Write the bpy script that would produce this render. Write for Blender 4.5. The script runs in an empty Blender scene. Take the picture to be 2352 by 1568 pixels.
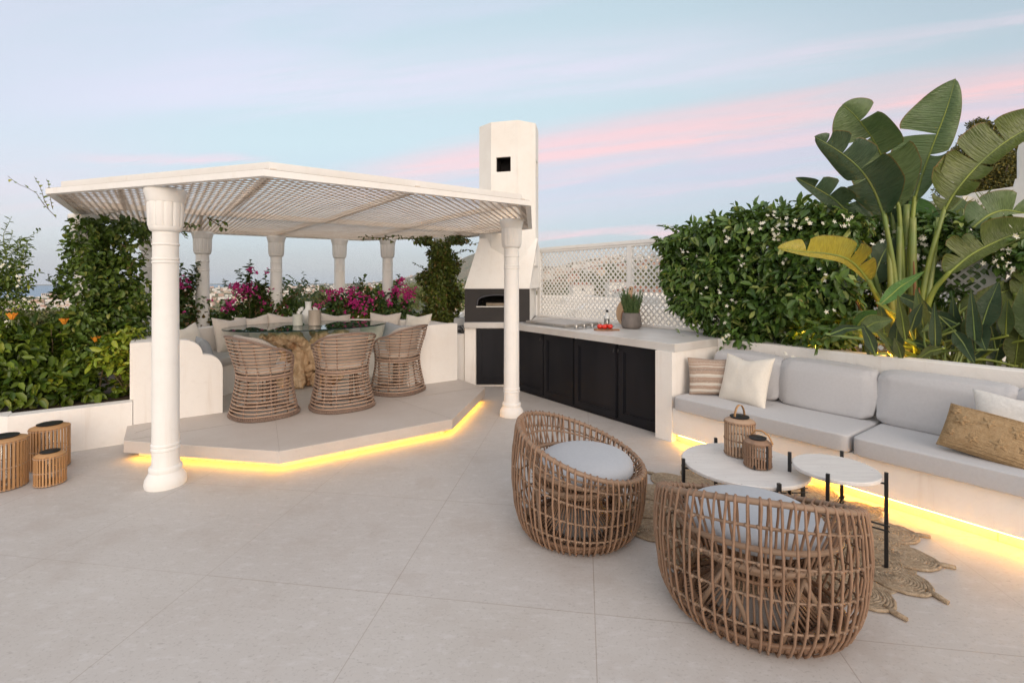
import bpy, bmesh, math, random
import numpy as np
from mathutils import Vector, Matrix, noise as mnoise
random.seed(7); rng = np.random.default_rng(11)
SC = bpy.context.scene
COL = SC.collection
R = math.radians

# ------------------------------------------------------------------ camera
cam = bpy.data.cameras.new('camera'); co = bpy.data.objects.new('camera', cam); COL.objects.link(co)
co.location = (0, 0, 1.5); co.rotation_euler = (R(90), 0, 0)
cam.lens = 17.0; cam.sensor_width = 36.0; cam.shift_y = -0.0604
cam.clip_start = 0.05; cam.clip_end = 60000
SC.camera = co
SC.view_settings.view_transform = 'Standard'; SC.view_settings.look = 'None'
SC.view_settings.exposure = 0.0; SC.view_settings.gamma = 1.0
SC.cycles.max_bounces = 8; SC.cycles.transparent_max_bounces = 16; SC.cycles.volume_bounces = 0
SC.cycles.use_fast_gi = False

# ------------------------------------------------------------------ world sky
w = bpy.data.worlds.new('World'); SC.world = w; w.use_nodes = True
wn = w.node_tree; wn.nodes.clear()
class NT:
    """small helper for building node maths"""
    def __init__(s, t): s.t = t
    def node(s, kind, **kw):
        n = s.t.nodes.new(kind)
        for k, v in kw.items(): setattr(n, k, v)
        return n
    def m(s, op, a, b=None, c=None, clamp=False):
        n = s.node('ShaderNodeMath', operation=op, use_clamp=clamp)
        for i, v in enumerate((a, b, c)):
            if v is None: continue
            if isinstance(v, (int, float)): n.inputs[i].default_value = v
            else: s.t.links.new(v, n.inputs[i])
        return n.outputs[0]
    def mix(s, f, a, b, mode='MIX'):
        n = s.node('ShaderNodeMixRGB', blend_type=mode)
        for i, v in enumerate((f, a, b)):
            if isinstance(v, (int, float)): n.inputs[i].default_value = v
            elif isinstance(v, tuple): n.inputs[i].default_value = (*v, 1) if len(v) == 3 else v
            else: s.t.links.new(v, n.inputs[i])
        return n.outputs[0]
    def sm(s, x, a, b):
        n = s.node('ShaderNodeMapRange', interpolation_type='SMOOTHSTEP')
        s.t.links.new(x, n.inputs[0]); n.inputs[1].default_value = a; n.inputs[2].default_value = b
        return n.outputs[0]
    def noise(s, vec, scale, detail=3, rough=.5, dist=0.):
        n = s.node('ShaderNodeTexNoise'); n.inputs['Scale'].default_value = scale
        n.inputs['Detail'].default_value = detail; n.inputs['Roughness'].default_value = rough
        n.inputs['Distortion'].default_value = dist
        if vec is not None: s.t.links.new(vec, n.inputs['Vector'])
        return n.outputs['Fac']
    def xyz(s, x, y, z):
        n = s.node('ShaderNodeCombineXYZ')
        for i, v in enumerate((x, y, z)):
            if isinstance(v, (int, float)): n.inputs[i].default_value = v
            else: s.t.links.new(v, n.inputs[i])
        return n.outputs[0]
    def sep(s, v):
        n = s.node('ShaderNodeSeparateXYZ'); s.t.links.new(v, n.inputs[0]); return n.outputs
W_ = NT(wn)
tc = W_.node('ShaderNodeTexCoord')
X_, Y_, Z_ = W_.sep(tc.outputs['Generated'])
ya = W_.m('MAXIMUM', W_.m('ABSOLUTE', Y_), .12)
a = W_.m('DIVIDE', X_, ya)           # bearing
b = W_.m('DIVIDE', Z_, ya)           # height above the horizon
el = W_.sm(b, 0.0, .62)
skyt = W_.node('ShaderNodeTexSky', sky_type='NISHITA'); skyt.sun_disc = False
SUN_EL, SUN_AZ = 14., 160.
skyt.sun_elevation = R(SUN_EL); skyt.sun_rotation = R(SUN_AZ); skyt.altitude = 200; skyt.dust_density = 1.5
ramp = W_.node('ShaderNodeValToRGB'); wn.links.new(W_.m('MULTIPLY', b, 1.5), ramp.inputs[0])
cr = ramp.color_ramp; cr.elements[0].position = 0.0; cr.elements[0].color = (.53, .565, .665, 1)
cr.elements[1].position = 1.0; cr.elements[1].color = (.53, .64, .74, 1)
for p, c in ((.10, (.49, .545, .67)), (.24, (.525, .59, .69)), (.42, (.59, .70, .75)), (.68, (.58, .70, .76))):
    e = cr.elements.new(p); e.color = (*c, 1)
base = W_.mix(1.0, ramp.outputs[0], (.93, .945, .90), 'MULTIPLY')
base = W_.mix(W_.m('MULTIPLY', W_.sm(a, .05, 1.1), 1.), base, (.86, .84, .86), 'MULTIPLY')
# streaky cirrus: noise stretched along the bearing, tilted up to the right
tilt = W_.m('SUBTRACT', b, W_.m('MULTIPLY', a, .13))
n1 = W_.noise(W_.xyz(W_.m('MULTIPLY', a, 1.1), W_.m('MULTIPLY', tilt, 9.), 3.1), 1.0, 5, .55, .25)
n2 = W_.noise(W_.xyz(W_.m('MULTIPLY', a, .7), W_.m('MULTIPLY', tilt, 4.), 8.3), 1.3, 4, .5, .2)
nf = W_.noise(W_.xyz(W_.m('MULTIPLY', a, 2.2), W_.m('MULTIPLY', tilt, 38.), 5.), 1.0, 4, .6, .3)
def band(cen, slope, up, dn, a0, a1, fa=.25, curve=0.):
    """a long bank of lit cloud: centre height, slope, soft top, sharp lower edge, bearing range"""
    c = W_.m('ADD', W_.m('MULTIPLY', a, slope), cen)
    if curve: c = W_.m('ADD', c, W_.m('MULTIPLY', W_.m('MULTIPLY', a, a), curve))
    d = W_.m('SUBTRACT', b, c)
    d = W_.m('ADD', d, W_.m('MULTIPLY', W_.m('SUBTRACT', n1, .5), .10))
    d = W_.m('ADD', d, W_.m('MULTIPLY', W_.m('SUBTRACT', nf, .5), .035))
    lo = W_.sm(d, -dn, 0.0)
    hi = W_.m('SUBTRACT', 1.0, W_.sm(d, 0.0, up))
    x = W_.m('MULTIPLY', lo, hi)
    x = W_.m('MULTIPLY', x, W_.m('ADD', .62, W_.m('MULTIPLY', W_.sm(nf, .34, .62), .46)))
    x = W_.m('MULTIPLY', x, W_.sm(a, a0 - fa, a0 + fa))
    return W_.m('MULTIPLY', x, W_.m('SUBTRACT', 1.0, W_.sm(a, a1 - fa, a1 + fa)))
pink = (.93, .56, .535); rose = (.78, .57, .63); lav = (.60, .545, .635); pale = (.68, .66, .78)
front = W_.sm(Y_, .0, .35)
colr = base
def lay(col, mask, c, k):
    return W_.mix(W_.m('MULTIPLY', W_.m('MULTIPLY', mask, k), front), col, c)
colr = lay(colr, W_.m('MULTIPLY', W_.sm(n2, .45, .72), W_.sm(b, .25, .4)), pale, .8)
colr = lay(colr, W_.sm(W_.m('MULTIPLY', a, -1.), .45, 1.1), (.615, .62, .70), .75)
colr = lay(colr, band(.225, .02, .16, .10, -.95, -3.9, .3), rose, .5) if False else colr
colr = lay(colr, band(.36, .16, .035, .03, .45, 3., .3), (.74, .63, .68), .6)
colr = lay(colr, band(.42, .05, .13, .08, -.75, .55, .45), (.76, .68, .78), .7)
colr = lay(colr, band(.16, .17, .17, .10, -.25, 3., .35), lav, .9)
colr = lay(colr, band(.165, .09, .03, .02, .1, 3., .3), (.50, .55, .64), .7)
colr = lay(colr, band(.240, .16, .075, .035, -.32, 3., .2), pink, .95)
colr = lay(colr, band(.195, .15, .042, .022, .05, 3., .25), (.82, .57, .59), .8)
colr = lay(colr, band(.155, .10, .020, .012, .25, 3., .3), (.74, .55, .62), .7)
colr = lay(colr, band(.088, .015, .020, .012, .05, .5, .12), (.86, .55, .62), .9)
colr = lay(colr, band(.258, .02, .022, .012, -.88, -.55, .1), (.86, .58, .62), .75)
colr = lay(colr, band(.16, .0, .16, .10, -1.6, -.75, .25), (.72, .58, .66), .6)
below = W_.sm(b, -.06, -.005)
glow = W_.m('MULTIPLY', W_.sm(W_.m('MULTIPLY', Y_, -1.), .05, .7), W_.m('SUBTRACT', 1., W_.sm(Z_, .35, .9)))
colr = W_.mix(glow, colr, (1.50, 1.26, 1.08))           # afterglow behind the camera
zen = W_.sm(Z_, .58, .95); colr = W_.mix(zen, colr, (.86, .84, .85))  # unseen zenith brightened as added fill light
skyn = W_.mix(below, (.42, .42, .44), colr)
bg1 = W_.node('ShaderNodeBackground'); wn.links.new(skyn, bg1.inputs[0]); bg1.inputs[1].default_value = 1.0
bg2 = W_.node('ShaderNodeBackground'); wn.links.new(skyt.outputs[0], bg2.inputs[0]); bg2.inputs[1].default_value = 0.05
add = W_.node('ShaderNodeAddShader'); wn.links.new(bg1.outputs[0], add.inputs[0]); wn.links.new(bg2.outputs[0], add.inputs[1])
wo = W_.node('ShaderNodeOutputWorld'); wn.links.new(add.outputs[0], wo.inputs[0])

sl = bpy.data.lights.new('sun', 'SUN'); sl.energy = 1.6; sl.angle = R(48); sl.color = (1.0, .87, .77)
so = bpy.data.objects.new('sun', sl); COL.objects.link(so)
so.rotation_euler = (R(90 - SUN_EL), 0, R(20))

# ------------------------------------------------------------------ frame of the terrace (rotated 36 degrees)
TH = R(36.0); CU, SU = math.cos(TH), math.sin(TH)
def W(u, v, z=0.): return Vector((u * CU - v * SU, u * SU + v * CU, z))
def at(px, py, Y):  return Vector(((px - 1176) / 1110. * Y, Y, 1.5 - (py - 642) / 1110. * Y))
def on_v(px, py, u):      # point seen on the vertical plane u = const
    r = (px - 1176) / 1110.; Y = u / (CU * r + SU); return at(px, py, Y)

# ------------------------------------------------------------------ materials
def nmat(name):
    m = bpy.data.materials.new(name); m.use_nodes = True
    nt = m.node_tree; bs = nt.nodes['Principled BSDF']; return m, NT(nt), bs
def bump(T, bs, h, strength=.3, dist=.01):
    n = T.node('ShaderNodeBump'); n.inputs['Strength'].default_value = strength; n.inputs['Distance'].default_value = dist
    T.t.links.new(h, n.inputs['Height']); T.t.links.new(n.outputs[0], bs.inputs['Normal'])
def mat(name, col, rough=.6, col2=None, scale=4., bscale=0., bstr=.2, bdist=.004, metal=0., spec=.5, stretch=None, thr=(.35, .65), island=False, sheen=0., coat=0.):
    m, T, bs = nmat(name)
    tcn = T.node('ShaderNodeTexCoord'); vec = tcn.outputs['Object']
    if stretch:
        mp = T.node('ShaderNodeMapping'); mp.inputs['Scale'].default_value = stretch; T.t.links.new(vec, mp.inputs[0]); vec = mp.outputs[0]
    bs.inputs['Base Color'].default_value = (*col, 1)
    if col2:
        if island:
            g = T.node('ShaderNodeNewGeometry'); f = g.outputs['Random Per Island']
        else: f = T.sm(T.noise(vec, scale, 4), thr[0], thr[1])
        T.t.links.new(T.mix(f, col, col2), bs.inputs['Base Color'])
    bs.inputs['Roughness'].default_value = rough; bs.inputs['Metallic'].default_value = metal
    bs.inputs['Specular IOR Level'].default_value = spec
    if sheen: bs.inputs['Sheen Weight'].default_value = sheen
    if coat: bs.inputs['Coat Weight'].default_value = coat
    if bscale: bump(T, bs, T.noise(vec, bscale, 3), bstr, bdist)
    return m
def emat(name, col, st):
    m, T, bs = nmat(name); bs.inputs['Base Color'].default_value = (*col, 1)
    bs.inputs['Emission Color'].default_value = (*col, 1); bs.inputs['Emission Strength'].default_value = st; return m
M = {}
def stucco(name, c1, c2, bs_=.35):
    m, T, bs = nmat(name); tcn = T.node('ShaderNodeTexCoord'); v = tcn.outputs['Object']
    f = T.sm(T.noise(v, 1.3, 5, .6), .38, .72); f2 = T.sm(T.noise(v, 14., 4, .6), .5, .8)
    x_, y_, z_ = T.sep(v); sk = T.noise(T.xyz(T.m('MULTIPLY', x_, 7.), T.m('MULTIPLY', y_, 7.), T.m('MULTIPLY', z_, .55)), 1.4, 5, .65)
    c = T.mix(T.m('MULTIPLY', f, .8), c1, c2); c = T.mix(T.m('MULTIPLY', T.sm(sk, .54, .76), .30), c, (.62, .53, .45)); c = T.mix(T.m('MULTIPLY', f2, .25), c, tuple(x * .88 for x in c2))
    T.t.links.new(c, bs.inputs['Base Color']); bs.inputs['Roughness'].default_value = .85; bs.inputs['Specular IOR Level'].default_value = .3
    h = T.m('ADD', T.noise(v, 55., 4, .6), T.m('MULTIPLY', T.noise(v, 7., 3), 2.))
    bump(T, bs, h, bs_, .006); return m
M['wall'] = stucco('white_stucco', (.86, .83, .79), (.80, .745, .69))
M['paint'] = stucco('white_paint', (.84, .825, .80), (.79, .76, .72), .12)
M['chimney'] = stucco('chimney_stucco', (.88, .855, .81), (.82, .77, .71), .25)
M['soilmat'] = mat('soil', (.05, .035, .02), .95, (.10, .065, .04), 12, 40, .8, .02)
M['black'] = mat('black_door_paint', (.009, .010, .014), .42, (.015, .015, .019), 3., 60, .15, .002, stretch=(1, 1, .15))
M['blackmetal'] = mat('black_metal', (.012, .012, .013), .4)
for q in ('black',): M[q].node_tree.nodes['Principled BSDF'].inputs['Specular IOR Level'].default_value = .2
M['oven'] = mat('black_oven_board', (.017, .014, .0135), .6, (.022, .018, .017), 6, 90, .1, .002)
M['dark'] = mat('dark_inside', (.01, .008, .008), .8)
M['ovenfloor'] = mat('oven_stone', (.30, .24, .18), .8, (.2, .16, .12), 8)
M['steel'] = mat('brushed_steel', (.55, .54, .52), .3, metal=1.0, bscale=40, bstr=.05, stretch=(1, 20, 1))
M['steel2'] = mat('steel_lid', (.47, .44, .41), .42, (.40, .37, .34), 5, metal=.5)
M['grout'] = mat('grout', (.3, .24, .19), .9)

def tile_floor():
    m, T, bs = nmat('limestone_tile_floor')
    tcn = T.node('ShaderNodeTexCoord'); v = tcn.outputs['Object']
    mp = T.node('ShaderNodeMapping'); mp.vector_type = 'TEXTURE'
    mp.inputs['Location'].default_value = (-1.551, 2.456, 0); mp.inputs['Rotation'].default_value = (0, 0, R(-8.4))
    mp.inputs['Scale'].default_value = (.972, .98, 1)
    T.t.links.new(v, mp.inputs[0]); x, y, z = T.sep(mp.outputs[0])
    fx = T.m('ABSOLUTE', T.m('SUBTRACT', T.m('FRACT', T.m('ADD', x, .5)), .5))
    fy = T.m('ABSOLUTE', T.m('SUBTRACT', T.m('FRACT', T.m('ADD', y, .5)), .5))
    d = T.m('MINIMUM', fx, fy)
    line = T.m('SUBTRACT', 1., T.sm(d, .0012, .0028))
    vary = T.sm(T.noise(v, .55, 3), .3, .75)
    line = T.m('MULTIPLY', line, T.m('ADD', .35, T.m('MULTIPLY', vary, .65)))
    # each slab a slightly different tone
    wn_ = T.node('ShaderNodeTexWhiteNoise'); T.t.links.new(T.xyz(T.m('FLOOR', x), T.m('FLOOR', y), 0.), wn_.inputs[0])
    c = T.mix(T.sm(T.noise(v, .9, 5, .6), .3, .7), (.55, .515, .485), (.495, .455, .42))
    c = T.mix(T.m('MULTIPLY', wn_.outputs[0], .6), c, (.50, .465, .445))
    mp2 = T.node('ShaderNodeMapping'); mp2.inputs['Scale'].default_value = (1., 2.2, 1); mp2.inputs['Rotation'].default_value = (0, 0, R(20)); T.t.links.new(v, mp2.inputs[0])
    sp = T.sm(T.noise(mp2.outputs[0], 26., 5, .65), .57, .70)
    c = T.mix(T.m('MULTIPLY', sp, .5), c, (.32, .285, .26))
    sp2 = T.sm(T.noise(v, 75., 3, .6), .56, .70)
    c = T.mix(T.m('MULTIPLY', sp2, .45), c, (.33, .295, .27))
    sp3 = T.sm(T.noise(mp2.outputs[0], 11., 6, .7), .51, .66)
    c = T.mix(T.m('MULTIPLY', sp3, .40), c, (.63, .60, .59))
    st = T.sm(T.noise(v, 2.3, 5, .65), .50, .68)
    c = T.mix(T.m('MULTIPLY', st, .38), c, (.42, .36, .32))
    c = T.mix(T.m('MULTIPLY', line, .8), c, (.26, .19, .145))
    T.t.links.new(c, bs.inputs['Base Color'])
    rr = T.m('ADD', .42, T.m('MULTIPLY', T.noise(v, 9., 4), .3)); T.t.links.new(rr, bs.inputs['Roughness'])
    bs.inputs['Specular IOR Level'].default_value = .35
    h = T.m('SUBTRACT', T.m('MULTIPLY', T.noise(v, 60., 4, .6), .35), line)
    bump(T, bs, h, .25, .004)
    return m
M['floor'] = tile_floor()
def slabmat():
    m, T, bs = nmat('limestone_slab'); tcn = T.node('ShaderNodeTexCoord'); v = tcn.outputs['Object']
    c = T.mix(T.sm(T.noise(v, 1.7, 5, .6), .3, .7), (.60, .545, .50), (.55, .485, .435))
    c = T.mix(T.m('MULTIPLY', T.sm(T.noise(v, 60., 4, .6), .58, .74), .3), c, (.32, .27, .24))
    c = T.mix(T.m('MULTIPLY', T.sm(T.noise(v, 22., 5, .65), .6, .75), .3), c, (.62, .58, .55))
    T.t.links.new(c, bs.inputs['Base Color']); bs.inputs['Roughness'].default_value = .55; bs.inputs['Specular IOR Level'].default_value = .35
    bump(T, bs, T.noise(v, 50., 4), .15, .003); return m
M['slab'] = slabmat()
M['worktop'] = mat('pale_stone_worktop', (.62, .60, .575), .4, (.56, .53, .50), 3., 60, .08)
def fabric(name, c, c2=None, sc=420., b=.25):
    m, T, bs = nmat(name); tcn = T.node('ShaderNodeTexCoord'); v = tcn.outputs['Object']
    c2 = c2 or tuple(x * .9 for x in c)
    f = T.sm(T.noise(v, 60., 4, .7), .3, .7)
    cc = T.mix(T.m('MULTIPLY', f, .7), c, c2)
    T.t.links.new(cc, bs.inputs['Base Color']); bs.inputs['Roughness'].default_value = .9; bs.inputs['Specular IOR Level'].default_value = .2
    bs.inputs['Sheen Weight'].default_value = .15
    h = T.m('ADD', T.m('MULTIPLY', T.noise(v, sc, 2), .25), T.noise(v, 7., 3, .6))
    bump(T, bs, h, b, .012); return m
M['greyfab'] = fabric('pale_grey_outdoor_fabric', (.52, .51, .515), (.48, .47, .475))
M['seatfab'] = fabric('pale_grey_cushion_fabric', (.43, .445, .475), (.39, .405, .435), b=.08)
M['beigefab'] = fabric('beige_linen', (.60, .545, .49), (.54, .485, .43))
M['creamfab'] = fabric('cream_linen', (.76, .71, .63), (.70, .65, .57))
M['bluefab'] = fabric('blue_grey_linen', (.36, .38, .40), (.32, .34, .36))
M['whitefab'] = fabric('white_boucle', (.74, .71, .67), (.62, .59, .55), 200., .8)
M['benchfab'] = fabric('taupe_grey_seat_fabric', (.46, .43, .41), (.43, .40, .375))
def stripes():
    m, T, bs = nmat('striped_woven_wool'); tcn = T.node('ShaderNodeTexCoord'); v = tcn.outputs['Object']
    x, y, z = T.sep(v)
    q = T.m('ADD', T.m('MULTIPLY', y, 22.), T.m('MULTIPLY', T.noise(v, 9., 3), .5))
    n = T.noise(T.xyz(0., q, 0.), 1.0, 1); f = T.sm(n, .42, .50); f2 = T.sm(T.noise(T.xyz(3., T.m('MULTIPLY', q, 2.3), 1.), 1., 1), .5, .6)
    c = T.mix(f, (.62, .57, .50), (.36, .26, .20)); c = T.mix(T.m('MULTIPLY', f2, .45), c, (.20, .18, .165))
    c = T.mix(T.sm(T.noise(v, 120., 2), .55, .8), c, (.6, .55, .48))
    T.t.links.new(c, bs.inputs['Base Color']); bs.inputs['Roughness'].default_value = .95
    bump(T, bs, T.noise(T.xyz(T.m('MULTIPLY', x, 8.), T.m('MULTIPLY', y, 90.), 0.), 1., 3), .5, .004); return m
M['stripe'] = stripes()
def jute(name, c1, c2, rings=False, sc=110.):
    m, T, bs = nmat(name); tcn = T.node('ShaderNodeTexCoord'); v = tcn.outputs['Object']
    f = T.sm(T.noise(v, 45., 5, .75), .3, .7); c = T.mix(f, c1, c2)
    c = T.mix(T.m('MULTIPLY', T.sm(T.noise(v, 170., 3, .7), .5, .7), .5), c, tuple(x * .45 for x in c2))
    T.t.links.new(c, bs.inputs['Base Color']); bs.inputs['Roughness'].default_value = .95; bs.inputs['Specular IOR Level'].default_value = .15
    bump(T, bs, T.noise(v, sc, 4, .7), .9, .008); return m
M['jute'] = jute('braided_jute', (.50, .40, .29), (.30, .22, .145))
M['jutepillow'] = jute('knitted_jute', (.50, .35, .20), (.38, .25, .13), sc=160.)
def cane(name, c1, c2, c3):
    m, T, bs = nmat(name); tcn = T.node('ShaderNodeTexCoord'); v = tcn.outputs['Object']
    g = T.node('ShaderNodeNewGeometry')
    c = T.mix(g.outputs['Random Per Island'], c1, c2)
    c = T.mix(T.m('MULTIPLY', T.sm(T.noise(v, 22., 4, .6), .5, .72), .6), c, c3)
    T.t.links.new(c, bs.inputs['Base Color']); bs.inputs['Roughness'].default_value = .48; bs.inputs['Specular IOR Level'].default_value = .4
    bump(T, bs, T.noise(v, 120., 3), .2, .002); return m
M['lath'] = mat('weathered_lattice_paint', (.74, .66, .58), .7, (.64, .54, .45), 5.)
M['cane'] = cane('rattan_cane', (.31, .19, .122), (.245, .148, .095), (.15, .09, .055))
M['canering'] = cane('rattan_hoop', (.30, .20, .135), (.25, .165, .11), (.18, .11, .07))
M['bind'] = cane('rattan_binding', (.24, .14, .085), (.20, .115, .07), (.11, .06, .04))
M['taupe'] = cane('taupe_resin_cane', (.50, .34, .245), (.42, .28, .20), (.33, .215, .155))
M['taupedark'] = cane('taupe_resin_frame', (.25, .175, .135), (.21, .145, .115), (.15, .10, .08))
M['bamboo'] = cane('bamboo_splint', (.52, .29, .13), (.43, .235, .105), (.30, .15, .06))
M['bamboopale'] = cane('pale_bamboo_splint', (.47, .315, .21), (.38, .245, .16), (.27, .16, .10))
M['led'] = emat('warm_led_strip', (1., .50, .05), 52.)
M['led_low'] = emat('soft_led_strip', (1., .52, .06), 20.)
M['bulb'] = emat('warm_bulb', (1., .55, .16), 25.)
def glassmat(name, col, rough=0.0, ior=1.45):
    m, T, bs = nmat(name); bs.inputs['Base Color'].default_value = (*col, 1); bs.inputs['Transmission Weight'].default_value = 1.
    bs.inputs['Roughness'].default_value = rough; bs.inputs['IOR'].default_value = ior; return m
def thinglass(name, tint, refl=.18, rough=.02):
    """flat pane without refraction: tinted transparency under a mirror coat"""
    m = bpy.data.materials.new(name); m.use_nodes = True; t = m.node_tree; t.nodes.clear(); T = NT(t)
    tr = T.node('ShaderNodeBsdfTransparent'); tr.inputs[0].default_value = (*tint, 1)
    gl = T.node('ShaderNodeBsdfGlossy'); gl.inputs['Roughness'].default_value = rough
    fr = T.node('ShaderNodeLayerWeight'); fr.inputs[0].default_value = .5
    f = T.m('ADD', T.m('MULTIPLY', T.m('POWER', fr.outputs['Facing'], 3.0), .75), refl, clamp=True)
    mx = T.node('ShaderNodeMixShader'); t.links.new(f, mx.inputs[0]); t.links.new(tr.outputs[0], mx.inputs[1]); t.links.new(gl.outputs[0], mx.inputs[2])
    o = T.node('ShaderNodeOutputMaterial'); t.links.new(mx.outputs[0], o.inputs[0]); return m
M['tabletop'] = thinglass('green_tinted_glass', (.16, .32, .27), .16, .008)
M['glassedge'] = mat('dark_glass_edge', (.01, .03, .03), .1)
M['clear'] = thinglass('clear_glass', (.85, .85, .83), .10)
M['mist'] = mat('ribbed_pale_green_glass', (.55, .56, .50), .3, (.50, .51, .45), 12, coat=.3)
M['smoke'] = mat('ribbed_taupe_glass', (.33, .28, .23), .3, (.40, .34, .28), 3, coat=.4, stretch=(1, 1, .3))
def wood(name, c1, c2, c3, sc=5., st=(1, 1, 6), b=.6, bd=.01):
    m, T, bs = nmat(name); tcn = T.node('ShaderNodeTexCoord'); v = tcn.outputs['Object']
    mp = T.node('ShaderNodeMapping'); mp.inputs['Scale'].default_value = (1. / st[0], 1. / st[1], 1. / st[2]); T.t.links.new(v, mp.inputs[0])
    n = T.noise(mp.outputs[0], sc * 4, 5, .6, .6); n2 = T.noise(v, sc, 4, .6)
    c = T.mix(T.sm(n, .3, .7), c1, c2); c = T.mix(T.sm(n2, .52, .72), c, c3)
    T.t.links.new(c, bs.inputs['Base Color']); bs.inputs['Roughness'].default_value = .7
    bump(T, bs, n, b, bd); return m
M['drift'] = wood('pale_driftwood', (.68, .50, .32), (.48, .31, .17), (.30, .13, .05), 4., (1, 1, 5), .9, .02)
M['board'] = wood('beech_board', (.60, .40, .25), (.52, .33, .19), (.40, .22, .11), 3., (1, 1, 5), .1)
M['walnut'] = wood('brown_board', (.33, .17, .09), (.25, .12, .06), (.15, .07, .035), 4., (6, 1, 1), .1)
M['pot'] = mat('grey_clay_pot', (.20, .175, .16), .8, (.16, .14, .13), 10, 60, .3)
M['tomato'] = mat('tomato_skin', (.70, .03, .012), .18, (.55, .02, .01), 6, coat=.4)
M['ceramic'] = mat('white_ceramic', (.78, .78, .76), .35, (.70, .69, .66), 6, 30, .3)
M['travertine'] = None
def trav():
    m, T, bs = nmat('white_travertine'); tcn = T.node('ShaderNodeTexCoord'); v = tcn.outputs['Object']
    mp = T.node('ShaderNodeMapping'); mp.inputs['Scale'].default_value = (1.2, 9., 2); mp.inputs['Rotation'].default_value = (0, 0, R(12)); T.t.links.new(v, mp.inputs[0])
    n = T.noise(mp.outputs[0], 4., 6, .65, .5)
    c = T.mix(T.sm(n, .35, .68), (.72, .69, .66), (.65, .615, .59)); c = T.mix(T.sm(T.noise(v, 60., 3), .66, .78), c, (.42, .38, .35))
    T.t.links.new(c, bs.inputs['Base Color']); bs.inputs['Roughness'].default_value = .45; return m
M['travertine'] = trav()
def leafmat(name, c1, c2, c3=None, rough=.42, tr=.12, prob=.12):
    m, T, bs = nmat(name)
    g = T.node('ShaderNodeNewGeometry'); r = g.outputs['Random Per Island']
    c = T.mix(r, c1, c2)
    if c3:
        wn2 = T.node('ShaderNodeTexWhiteNoise', noise_dimensions='1D'); T.t.links.new(r, wn2.inputs['W'])
        c = T.mix(T.sm(wn2.outputs[0], 1 - prob, 1 - prob + .05), c, c3)
    tcn = T.node('ShaderNodeTexCoord')
    c = T.mix(T.m('MULTIPLY', T.sm(T.noise(tcn.outputs['Object'], 3.2, 3), .4, .7), .45), c, tuple(x * .55 for x in c1))
    T.t.links.new(c, bs.inputs['Base Color']); bs.inputs['Roughness'].default_value = rough
    bs.inputs['Specular IOR Level'].default_value = .45
    bs.inputs['Transmission Weight'].default_value = 0.
    t = m.node_tree; tl = T.node('ShaderNodeBsdfTranslucent'); t.links.new(T.mix(.5, c, (.30, .36, .03)), tl.inputs[0])
    mx = T.node('ShaderNodeMixShader'); mx.inputs[0].default_value = tr
    out = t.nodes['Material Output']; t.links.new(bs.outputs[0], mx.inputs[1]); t.links.new(tl.outputs[0], mx.inputs[2]); t.links.new(mx.outputs[0], out.inputs[0])
    return m
M['jasmine'] = leafmat('jasmine_leaf', (.045, .105, .02), (.15, .25, .05), (.38, .44, .13), .30)
M['vine'] = leafmat('vine_leaf', (.04, .09, .012), (.14, .21, .03), (.24, .26, .05))
M['vine2'] = leafmat('olive_vine_leaf', (.06, .10, .015), (.17, .20, .03), (.26, .17, .05), prob=.15)
M['shrub'] = leafmat('hibiscus_leaf', (.04, .09, .010), (.17, .235, .02), (.30, .34, .03), prob=.08)
M['lime'] = leafmat('lime_leaf', (.16, .26, .02), (.32, .36, .03), (.42, .38, .03), prob=.2)
M['bougleaf'] = leafmat('bougainvillea_leaf', (.03, .075, .015), (.09, .15, .03), (.20, .12, .04))
M['eucal'] = leafmat('eucalyptus_leaf', (.07, .13, .085), (.14, .21, .14))
M['rosemary'] = leafmat('rosemary_needle', (.07, .14, .05), (.14, .23, .10))
M['bract'] = leafmat('magenta_bract', (.50, .02, .20), (.66, .04, .30), rough=.6, tr=.1)
M['whiteflower'] = leafmat('white_petal', (.75, .74, .60), (.82, .80, .72), (.7, .62, .35), .6, .1)
M['orange'] = leafmat('orange_petal', (.80, .20, .02), (.85, .36, .03), rough=.6)
M['stem'] = mat('brown_stem', (.12, .085, .045), .8, (.18, .13, .07), 8)
M['greenstem'] = mat('green_stem', (.12, .17, .05), .5, (.17, .20, .07), 6)
M['pine'] = leafmat('pine_needles', (.06, .075, .02), (.15, .135, .025), (.30, .23, .04), .6, .1, .25)
M['palm'] = leafmat('palm_frond', (.20, .26, .09), (.30, .33, .12), (.4, .33, .12), .6)
M['distleaf'] = leafmat('hillside_leaf', (.07, .09, .03), (.16, .16, .05), (.22, .20, .06), .8, .05)
M['cypress'] = leafmat('cypress_leaf', (.04, .06, .025), (.07, .09, .035), None, .8, .05)
M['bark'] = mat('bark', (.10, .07, .05), .9, (.15, .11, .08), 10, 30, .5, .02)

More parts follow.
